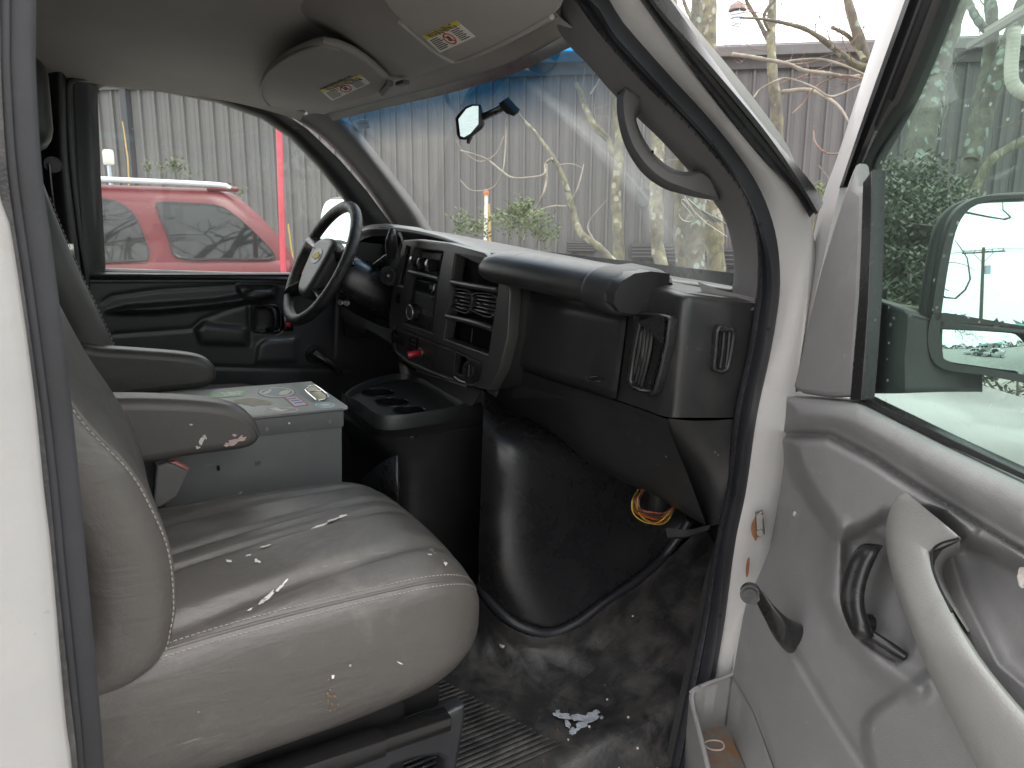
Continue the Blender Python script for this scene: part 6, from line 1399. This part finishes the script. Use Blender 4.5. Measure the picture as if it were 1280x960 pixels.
for i, (l, w) in enumerate((([(690, 198), (682, 205), (680, 218), (660, 222), (640, 222), (625, 212), (610, 200), (590, 192), (575, 188)], [4, 3.5, 3, 2.5, 2.5, 2, 1.5]), ([(683, 205), (683, 225), (678, 245), (668, 262), (650, 275), (625, 278), (612, 268)], [3, 3, 2.5, 2.5, 2, 1.5]), ([(708, 258), (690, 258), (672, 264), (655, 272)], [3, 2.5, 2]), ([(700, 206), (715, 205), (728, 210)], [2, 1.5, 1]), ([(712, 255), (722, 235), (730, 205)], [2.5, 2, 1]), ([(655, 150), (640, 135), (633, 150), (632, 180), (628, 215), (615, 235), (590, 238), (575, 225)], [2.5, 2, 2, 1.5, 1.5, 1]), ([(630, 170), (620, 192), (600, 202), (580, 190), (570, 175)], [1.8, 1.5, 1.5, 1]), ([(742, 300), (735, 280), (758, 250)], [2, 1.5, 1]))):
    limb('limb', l, 7.4, w, M_TWIG_G, t, .15, 62+i, 6)
t = treet('upright pale trunk behind the grab handle', None)
limb('trunk', [(830, 480), (828, 345), (822, 310), (820, 250), (822, 180), (815, 120), (808, 60), (800, -30)], 8.2, [18, 18, 17, 17, 16, 14, 12, 10], M_BARK_Y, t, .1, 71)
twig_mesh('crown', [(wat(822, 170, 8.2), WRT+WUP*.2, .4, .006), (wat(822, 190, 8.2), WRT*.8+WUP*.6, .4, .006)], M_TWIG_G, t, 12, 2)
t = treet('double trunk behind the scratched windshield corner', None)
limb('trunk', [(862, 480), (852, 340), (850, 280), (848, 230), (850, 150), (845, 60), (840, -40)], 8.6, [14, 14, 14, 13, 12, 10, 8], M_BARK, t, .1, 81)
limb('limb', [(880, 480), (872, 350), (868, 290), (872, 240), (868, 150), (870, 60), (872, -40)], 8.3, [28, 26, 24, 22, 18, 15, 12], M_BARK_L, t, .1, 82)
twig_mesh('crown', [(wat(850, 180, 8.4), WRT+WUP*.4, .4, .006), (wat(850, 200, 8.4), -WRT+WUP*.5, .35, .005)], M_TWIG_G, t, 13, 2)
for i, (px, d, w) in enumerate(((640, 11.2, 0),)): pass

# ---- evergreen bush behind the door glass and small shoots
def leafy(name, label, cells, m, cat='bush', leaf=(.028, .012), stems=True, group=None):
    t = empty(name, None, Matrix.Identity(4)); tag(t, label, cat, group); rg = random.Random(hash(label) % 1000 if False else len(label))
    V, Fc = [], []; SV = []
    for (c, r, n) in cells:
        for _ in range(n):
            u = np.array([rg.gauss(0, 1) for _ in range(3)]); u /= np.linalg.norm(u)+1e-9; p = np.array(c)+u*np.array(r)*rg.random()**.45
            d = np.array([rg.gauss(0, .5), rg.gauss(0, .5), 1.0]); d /= np.linalg.norm(d)
            for k in range(rg.randint(5, 8)):        # whorl of leaves on a shoot
                a = k*2.4+rg.random(); o = p+d*k*leaf[0]*.35; side = np.array([math.cos(a), math.sin(a), .5]); side /= np.linalg.norm(side)
                L = leaf[0]*rg.uniform(.7, 1.2); w = np.cross(side, d); w = w/(np.linalg.norm(w)+1e-9)*leaf[1]*.5; j = len(V)
                V += [tuple(o), tuple(o+side*L*.5+w), tuple(o+side*L+np.array([0, 0, L*.1])), tuple(o+side*L*.5-w)]; Fc.append((j, j+1, j+2, j+3))
    from_data('foliage', V, Fc, m, t, 0)
    if stems:
        c = np.array(cells[0][0]); b = c.copy(); b[2] = ground_h(b[0], b[1])
        for i in range(5):
            cc_ = np.array(cells[i % len(cells)][0]); tube('stem', [b+[rg.uniform(-.1, .1), rg.uniform(-.1, .1), 0], (b+cc_)/2+[rg.uniform(-.15, .15), 0, 0], cc_], [.02, .014, .006], M_BARK, t, n=10, seg=6)
    return t
def leafmat(name, col, var=.35):
    m, N, L, out = nodes(name); b = N.new('ShaderNodeBsdfPrincipled'); gi = N.new('ShaderNodeNewGeometry')
    c = mixc(N, L, ramp(N, L, gi.outputs['Random Per Island'], 0, 1), tuple(x*(1-var) for x in col), tuple(x*(1+var) for x in col)); L.new(c, b.inputs['Base Color']); b.inputs['Roughness'].default_value = .45
    tr = N.new('ShaderNodeBsdfTranslucent'); L.new(c, tr.inputs['Color']); mx = N.new('ShaderNodeMixShader'); mx.inputs[0].default_value = .25; L.new(b.outputs[0], mx.inputs[1]); L.new(tr.outputs[0], mx.inputs[2]); L.new(mx.outputs[0], out.inputs[0]); return m
M_LEAF = leafmat('bush_leaf', (.10, .12, .078)); M_LEAF_Y = leafmat('shoot_leaf', (.11, .15, .05))
cells = []
for x, y, d, rr_, n in ((1110, 300, 4.6, .35, 420), (1150, 300, 4.7, .4, 420), (1130, 360, 4.5, .4, 420), (1180, 340, 4.7, .4, 380), (1100, 250, 4.8, .25, 200), (1140, 255, 4.8, .28, 260), (1180, 268, 4.9, .22, 110), (1110, 420, 4.5, .4, 320), (1170, 420, 4.6, .45, 320), (1215, 345, 4.9, .25, 110), (1075, 330, 4.7, .3, 200), (1120, 500, 4.5, .4, 160), (1200, 500, 4.7, .4, 160)):
    cells.append((wat(x, y, d), (rr_, rr_, rr_*.9), n))
leafy('evergreen_bush', 'dense evergreen bush with small oval leaves behind the door glass', cells, M_LEAF, leaf=(.05, .022))
for lab, l in (('leafy green shoots standing beside the white stake', [(636, 285, 7.2, .16, 30), (658, 280, 7.2, .18, 40), (648, 268, 7.2, .10, 16), (675, 290, 7.3, .15, 26), (690, 300, 7.3, .12, 14), (600, 292, 7.2, .14, 22), (575, 290, 7.1, .12, 16)]), ('thin green sprigs just above the red car roof', [(186, 218, 7.8, .05, 6), (208, 214, 7.8, .07, 9), (226, 216, 7.8, .06, 7), (295, 243, 7.8, .05, 5), (240, 222, 7.8, .05, 3)]), ('green sprig at the foot of the open door frame', [(1024, 246, 7.0, .08, 10)])):
    leafy('young_shoot', lab, [(wat(x, y, d), (r, r, r), n) for x, y, d, r, n in l], M_LEAF_Y, 'plant', (.055, .022))
# stakes and poles
stake = empty('marker_stake'); tag(stake, 'white marker stake with orange tip among the shoots', 'stake')
pA, pB = wat(603, 330, 7.6), wat(608, 244, 7.6); tube('post', [np.r_[pA[:2], ground_h(*pA[:2])], pB], .020, M_LABEL, stake, n=3, seg=10); tube('tip', [pB, pB+[0, 0, .03], pB+[0, 0, .06]], [.028, .03, .018], mat('orange_tip', (.6, .18, .05), .5), stake, n=5, seg=12)
M_REED = mat('dry_reed', (.42, .28, .09), .8, var=.2)
tag(limb('dry_cane', [(613, 480), (612, 300), (611, 255)], 7.9, [4, 3.5, 3], M_REED, None, .02, 3, 6), 'tan dry cane beside the white marker stake', 'cane')
tag(limb('dry_cane', [(166, 480), (161, 230), (157, 180), (153, 152)], 8.6, [3, 3, 2.5, 1.5], M_REED, None, .02, 4, 6), 'tan dry cane in front of the dark line on the wall', 'cane')
tag(limb('dry_cane', [(371, 480), (367, 345), (363, 305), (360, 280)], 7.4, [4, 3.5, 2.5], M_REED, None, .02, 5, 6), 'tan dry cane leaning beside the red pole', 'cane')
rp = empty('red_pole'); tag(rp, 'tall thin red metal pole by the parked red car', 'pole')
pA, pB = wat(358, 480, 6.2), wat(349, 110, 6.2); g0 = np.array([pA[0], pA[1], ground_h(*pA[:2])])
pt_ = wat(350, 130, 6.2); tube('shaft', [g0, pt_+[0, 0, .6]], .026, mat('red_paint_pole', (.50, .045, .07), .4, var=.1), rp, n=6, seg=12)
tube('base_flange', [g0, g0+[0, 0, .03]], .08, M_RUST, rp, n=2, seg=12)
mt = empty('wall_meter'); tag(mt, 'small white meter box on a pipe by the wall', 'meter')
q = wat(135.5, 197, 9.5); rounded('meter_box', q, (.13, .10, .2), .03, M_LABEL, mt); tube('pipe', [q+[0, 0, -.08], np.r_[q[:2], ground_h(*q[:2])]], .028, M_GALV, mt, n=3, seg=10)

# ---- cream awning and duct hanging at the top right behind the glass
aw = empty('awning_frame'); tag(aw, 'cream metal awning beam with a ribbed hose hanging below', 'awning')
M_CREAM = mat('cream_paint', (.50, .48, .42), .45, var=.08)
b0, b1 = wat(1232, 42, 3.2), wat(1330, -18, 2.7)
d_ = (b1-b0)/np.linalg.norm(b1-b0)
sweep('beam', [b0, (b0+b1)/2, b1], [(-.012, -.018), (.012, -.018), (.012, -.010), (.006, -.006), (.006, .012), (.012, .018), (-.012, .018)], M_CREAM, aw)
sweep('beam_back', [b0+WFW*.12, b1+WFW*.12], [(-.01, -.012), (.01, -.012), (.01, .012), (-.01, .012)], mat('grey_beam', (.22, .20, .18), .6), aw)
pb_ = b1+d_*.25; tube('post', [pb_+[0, 0, .02], np.r_[pb_[:2], ground_h(*pb_[:2])]], .028, M_CREAM, aw, n=4, seg=10); tube('post_arm', [b1, pb_], .02, M_CREAM, aw, n=3, seg=8)
hp_ = [wat(x, y, 3.1) for x, y in ((1268, 35), (1266, 60), (1264, 85), (1266, 104), (1278, 116), (1295, 118), (1312, 106), (1316, 80))]
HPc = cr(hp_, 90); tube_r = .026+.0022*(np.arange(90) % 3 == 0); grid('hose', tube_grid(HPc, tube_r, 14), M_CREAM, aw, cv=True, caps=True, angle=80)
wr = limb('power_cable', [(1278, 140), (1270, 180), (1262, 220), (1258, 260)], 4.5, [1.2, 1.2], M_BLACK_S, None, .0, 9, 6); tag(wr, 'thin dark cable hanging beside the bush', 'cable')

# ---- red car parked beyond the driver window
def car(name, label, cat, M, paint, L=4.9, W=1.9, H=1.8, suv=True, detail=True, group=None):
    root = empty(name, None, M); tag(root, label, cat, group)
    M_CG = bpy.data.materials.get('car_glass') or mat('car_glass', (.010, .011, .012), .03, var=.05, rvar=0.0, spec=.5)
    bz_, rz = (.95 if suv else .85), H
    # x: nose at -L/2, tail at +L/2 ; y: near side is -W/2
    prof_ = [(-L/2, .45), (-L/2+.05, .75), (-L/2+.25, .92), (-.95, 1.02), (L/2-.15, 1.06), (L/2, .95), (L/2, .5), (L/2-.1, .35), (-L/2+.1, .35)]
    def shape(x, z):
        k = sstep((x+L/2)/.35)*sstep((L/2-x)/.20); return W/2*(.80+.20*k)*(1-.03*max(0, z-.8)/.3)
    body = []
    for x in np.concatenate([np.linspace(-L/2, -L/2+.4, 7), np.linspace(-L/2+.5, L/2-.35, 14), np.linspace(L/2-.3, L/2, 6)]):
        top = np.interp(x, [-L/2, -L/2+.25, -1.0, L/2-.12, L/2], [.72, .92, bz_+.08, bz_+.10, bz_]); bot = .32
        hw = shape(x, .8); ring = []
        for y, z in ((-.86, 0), (-1.0, .18), (-1.03, .5), (-1.0, .86), (-.94, 1.0), (-.5, 1.03), (0, 1.04), (.5, 1.03), (.94, 1.0), (1.0, .86), (1.03, .5), (1.0, .18), (.86, 0)):
            ring.append((x, y*hw, bot+(top-bot)*z))
        body.append(ring)
    grid('body', body, paint, root, cv=True, caps=True, angle=45)
    # cabin
    xs_b, xe_b = (-.95 if suv else -.55*L/2), (L/2-.06 if suv else L/2-.75); 
    xs_t, xe_t = xs_b+.75, (xe_b-.52 if suv else xe_b-.75)
    cab = []
    for t in np.linspace(0, 1, 9):
        z = bz_+.04+(rz-bz_-.04)*t; e = t**1.15; xs, xe = xs_b+(xs_t-xs_b)*e, xe_b+(xe_t-xe_b)*(t**1.5); w = (W/2*.955)*(1-.17*t-.06*t**6); r = .16
        ring = []
        for sx, ex_, sg in ((xs, xe, -1), (xe, xs, 1)):
            for s_ in np.linspace(0, 1, 14):
                x = sx+(ex_-sx)*s_; k = min(1, min(s_, 1-s_)/.05); ring.append((x, sg*w*(.90+.10*math.sqrt(max(0, 1-(1-k)**2))), z-.02*t*(1-k)))
        cab.append(ring)
    top = np.array(cab[-1]); c_ = top.mean(0); cab.append([tuple(c_+(np.array(p)-c_)*np.array([.93, .88, 1])+np.array([0, 0, .035])) for p in cab[-1]])
    cab.append([tuple(c_+(np.array(p)-c_)*np.array([.5, .4, 1])+np.array([0, 0, .055])) for p in cab[-3]]) if False else None
    cab = [r for r in cab if r is not None]; 
    grid('cabin', cab, paint, root, cv=True, caps=True, angle=50)
    def side(sg, t, x, off): # point on the cabin side
        z = bz_+.04+(rz-bz_-.04)*t; w = (W/2*.955)*(1-.17*t-.06*t**6); return np.array([x, sg*(w+off), z])
    def xr(t): e = t**1.15; return xs_b+(xs_t-xs_b)*e, xe_b+(xe_t-xe_b)*(t**1.5)
    def window(sg, poly, nm='window'):
        def surf(P, off): return [side(sg, t, xr(t)[0]+(xr(t)[1]-xr(t)[0])*s_, off) for s_, t in P]
        P = cr(poly, 44, True); c2 = P.mean(0)
        G = [surf(c2+(P-c2)*k, .022) for k in (1, .8, .6, .4, .2, .02)]
        o_ = grid(nm, G, M_CG, root, cv=True, angle=0)
        grid('window_trim', [surf(c2+(P-c2)*np.array([1.035, 1.07]), .002), surf(c2+(P-c2)*np.array([1.03, 1.06]), .026), surf(P, .026), surf(c2+(P-c2)*.985, .018)], M_BLACK_G, root, cv=True)
    def rnd(p): return p
    for sg in (-1, 1):
        if suv:
            window(sg, [(.13, .12), (.30, .12), (.315, .5), (.30, .80), (.20, .84), (.16, .6)])
            window(sg, [(.345, .10), (.54, .10), (.590, .14), (.575, .45), (.545, .70), (.49, .82), (.42, .85), (.35, .82), (.342, .4)])
            window(sg, [(.675, .14), (.80, .12), (.925, .12), (.94, .18), (.925, .40), (.90, .66), (.865, .80), (.75, .82), (.655, .82), (.64, .74), (.655, .4)])
        else:
            window(sg, [(.14, .12), (.42, .12), (.43, .5), (.42, .84), (.28, .84)]); window(sg, [(.47, .12), (.74, .12), (.80, .16), (.70, .80), (.47, .84)])
    # front and rear glass
    for s0, s1, nm in ((0, 1, 'windscreen'), (1, 0, 'rear_window')):
        G = []
        for t in (.12, .5, .85):
            x = xr(t)[s0 and 1 or 0]; z = bz_+.04+(rz-bz_-.04)*t; w = (W/2*.80)*(1-.17*t); dx = .012 if s0 else -.012
            G.append([(x+dx+(-.03 if s0 else .03)*abs(q)**3, q*w, z) for q in np.linspace(-.95, .95, 9)])
        grid(nm, G, M_CG, root)
    M_TY = bpy.data.materials.get('tyre') or mat('tyre', (.02, .02, .02), .8); 
    for sx in (-1, 1):
        for sy in (-1, 1):
            c = np.array([sx*L*.29, sy*(W/2-.02), .34]); w_ = disc('wheel', c-np.array([0, sy*.20, 0]), (0, sy, 0), .34, .22, M_TY, root, 28, .03); disc('rim', c+np.array([0, sy*.0, 0]), (0, sy, 0), .21, .025, M_STEEL, w_, 20, .005)
    for sy in (-1, 1):
        rounded('headlight', (-L/2+.06, sy*W*.36, .72), (.10, .34, .15), .03, mat('lamp_clear', (.6, .6, .6), .2) if not bpy.data.materials.get('lamp_clear') else bpy.data.materials['lamp_clear'], root)
        rounded('tail_light', (L/2-.04, sy*W*.42, .86), (.10, .18, .30), .03, M_RED, root)
    if suv:
        for sy in (-1, 1):
            rr_ = tube('roof_rail', [(xs_t+.15, sy*W*.37, rz+.02), (xs_t+.3, sy*W*.375, rz+.065), (0.3, sy*W*.375, rz+.075), (xe_t-.22, sy*W*.37, rz+.065), (xe_t-.05, sy*W*.365, rz+.03)], .028, mat('rail_silver', (.55, .57, .6), .4, metal=.3) if not bpy.data.materials.get('rail_silver') else bpy.data.materials['rail_silver'], root, n=30)
            rounded('rail_foot', (xe_t-.12, sy*W*.365, rz+.030), (.30, .06, .05), .025, paint, root)
    return root
M_REDCAR = mat('red_car_paint', (.12, .0025, .008), .36, var=.04, coat=.05, rvar=.03, dust=(.17, .02, .03), dscale=30, dlo=.62, dhi=.85)
ctr_ = wat(215, 330, 7.6)
sp = np.array([ctr_[0], ctr_[1]]); hd_ = math.radians(-8)
gz = ground_h(*sp)-.08
car('red_car', 'dark red station car with roof rails parked beyond the driver window', 'car', Matrix.Translation(Vector((sp[0]-1.25*math.cos(hd_), sp[1]-1.25*math.sin(hd_), gz))) @ Matrix.Rotation(hd_, 4, 'Z'), M_REDCAR, H=1.71)
# ---- behind the viewer: the car park and trees that the mirrors and car windows show
M_WCAR = mat('white_car_paint', (.6, .6, .6), .3, coat=.6); M_GCAR = mat('grey_car_paint', (.07, .075, .08), .3, coat=.6)
mirr = RVAN @ (qc-EYE)+EYE; mnw = RVAN @ mn
vv_ = (mirr-EYE)/np.linalg.norm(mirr-EYE); rf = vv_-2*(vv_@mnw)*mnw
az = math.atan2(rf[1], rf[0])
def lot(r, da): a = az+math.radians(da); return np.array([mirr[0]+r*math.cos(a), mirr[1]+r*math.sin(a)])
for lab, r, da, rot, pm, s in (('white sedan parked in the lot behind the viewer', 17, 9, .4, M_WCAR, False), ('grey sedan parked next to the white one in the lot', 18, 1, .5, M_GCAR, False), ('pale hatchback at the far end of the lot', 21, -7, .3, M_WCAR, True)):
    c = lot(r, da); car('parked_car', lab, 'car', Matrix.Translation(Vector((c[0], c[1], ground_h(*c)))) @ Matrix.Rotation(az+math.pi/2+rot, 4, 'Z'), pm, H=1.45 if not s else 1.65, suv=s, group='cars in the lot')
sb_ = empty('teal_roof_shop'); tag(sb_, 'low shop with a teal roof across the lot', 'building')
c0, c1 = lot(62, 14), lot(60, -3); u_ = np.r_[(c1-c0)/np.linalg.norm(c1-c0), 0]; n_ = np.array([-u_[1], u_[0], 0]); c0 = np.r_[c0, ground_h(*c0)]; Lw = np.linalg.norm(c1-c0[:2])
if n_[:2]@(-c0[:2]) > 0: n_ = -n_
def sbp(a, b, z): return c0+u_*a+n_*b+np.array([0, 0, z])
grid('wall', [[sbp(a, b, z) for z in (0, 2.6)] for a, b in ((0, 0), (Lw, 0), (Lw, 8), (0, 8), (0, 0))], mat('shop_wall', (.4, .38, .34), .8), sb_, angle=20)
grid('roof', [[sbp(a, b, z) for a in (-.5, Lw+.5)] for b, z in ((-.8, 2.5), (-.8, 2.7), (4, 3.9), (8.8, 2.5))], mat('teal_roof', (.03, .22, .22), .5), sb_, angle=20)
for k in range(4):
    a = Lw*(k+.5)/4; grid('window', [[sbp(a-.8, -.03, z), sbp(a+.8, -.03, z)] for z in (.8, 2.0)], bpy.data.materials['car_glass'], sb_)
# utility poles with cross arms and wires
M_POLE = mat('pole_wood', (.12, .10, .085), .9)
def upole(label, r, da, h, arm):
    c = lot(r, da); z = ground_h(*c); p = np.array([c[0], c[1], z]); o = empty('utility_pole'); tag(o, label, 'pole')
    tube('shaft', [p, p+[0, 0, h]], [.17, .12], M_POLE, o, n=6, seg=10); s = np.array([-math.sin(az), math.cos(az), 0])
    if arm:
        bar('cross_arm', p+[0, 0, h-.4]-s*1.5, p+[0, 0, h-.4]+s*1.5, .10, .13, M_POLE, o)
        for k in (-1.35, -.6, .6, 1.35): disc('insulator', p+[0, 0, h-.32]+s*k, (0, 0, 1), .05, .16, M_BOLT, o, 8, .01)
        for k in (-1, 1): tube('brace', [p+[0, 0, h-1.3], p+[0, 0, h-.45]+s*.7*k], .025, M_POLE, o, n=2, seg=5)
        disc('transformer', p+[0, 0, h-2.2]+s*.35, (0, 0, 1), .22, .7, M_GALV, o, 14, .03)
        for k in (-1.35, .6, 1.35):
            e0 = p+[0, 0, h-.15]+s*k; e1 = e0+s*45+np.array([0, 0, -2.0]); md = (e0+e1)/2+[0, 0, -1.2]
            tube('wire', [e0, md, e1], .014, M_BLACK_S, o, n=16, seg=4); e2 = e0-s*40; tube('wire', [e0, (e0+e2)/2+[0, 0, -1.0], e2], .014, M_BLACK_S, o, n=16, seg=4)
    return o
upole('utility pole with cross arm and transformer seen in the door mirror', 70, -1.0, 10.5, True)
upole('plain leaning light pole seen low in the door mirror', 60, -8, 7.0, False)
# woods beyond the lot
V, Fc = [], []; rg = random.Random(4)
for k in range(5200):
    a = az+math.radians(rg.uniform(-50, 60)); r = rg.uniform(85, 100); h = 4.5+1.8*math.sin(a*23)+1.1*math.sin(a*61); z = rg.random()**.7*h-1
    p = np.array([mirr[0]+r*math.cos(a), mirr[1]+r*math.sin(a), z]); s = rg.uniform(.4, .9); u = np.array([rg.gauss(0, 1) for _ in range(3)]); u /= np.linalg.norm(u); w = np.cross(u, (0.3, .2, 1)); w /= np.linalg.norm(w); j = len(V)
    V += [tuple(p-u*s), tuple(p+w*s*.8), tuple(p+u*s), tuple(p-w*s*.8)]; Fc.append((j, j+1, j+2, j+3))
tl = from_data('treeline', V, Fc, leafmat('far_wood', (.07, .075, .06)), None, 0); tag(tl, 'far line of bare grey woods across the lot', 'woods', kind='stuff')
# big bare trees behind the viewer, reflected in the red car's windows
def big_tree(label, pos, seed, h=9.0):
    t = empty('tree', None, Matrix.Identity(4)); tag(t, label, 'tree', 'bare trees behind the viewer'); p = np.array([pos[0], pos[1], ground_h(*pos)]); rg = random.Random(seed)
    trunk = cr([p, p+[.1, .1, h*.15], p+[.3, -.1, h*.32]], 10); grid('trunk', tube_grid(trunk, np.linspace(.30, .22, 10), 12), M_BARK, t, cv=True, caps=True, angle=80)
    st_ = [(trunk[-1], (rg.uniform(-1, 1), rg.uniform(-1, 1), rg.uniform(.4, .9)), h*.42, .15) for _ in range(6)]+[(trunk[6], (rg.uniform(-1, 1), rg.uniform(-1, 1), .4), h*.35, .10) for _ in range(3)]
    twig_mesh('crown', st_, M_BARK, t, seed, 4)
big_tree('spreading bare tree reflected in the rear windows of the red car', (-2.6, -3.9), 3, 13.0)
big_tree('second bare tree reflected in the red car glass', (5.6, -4.6), 8, 13.5)
big_tree('third bare tree farther back reflected in the red car glass', (9.0, -10.0), 12, 15)
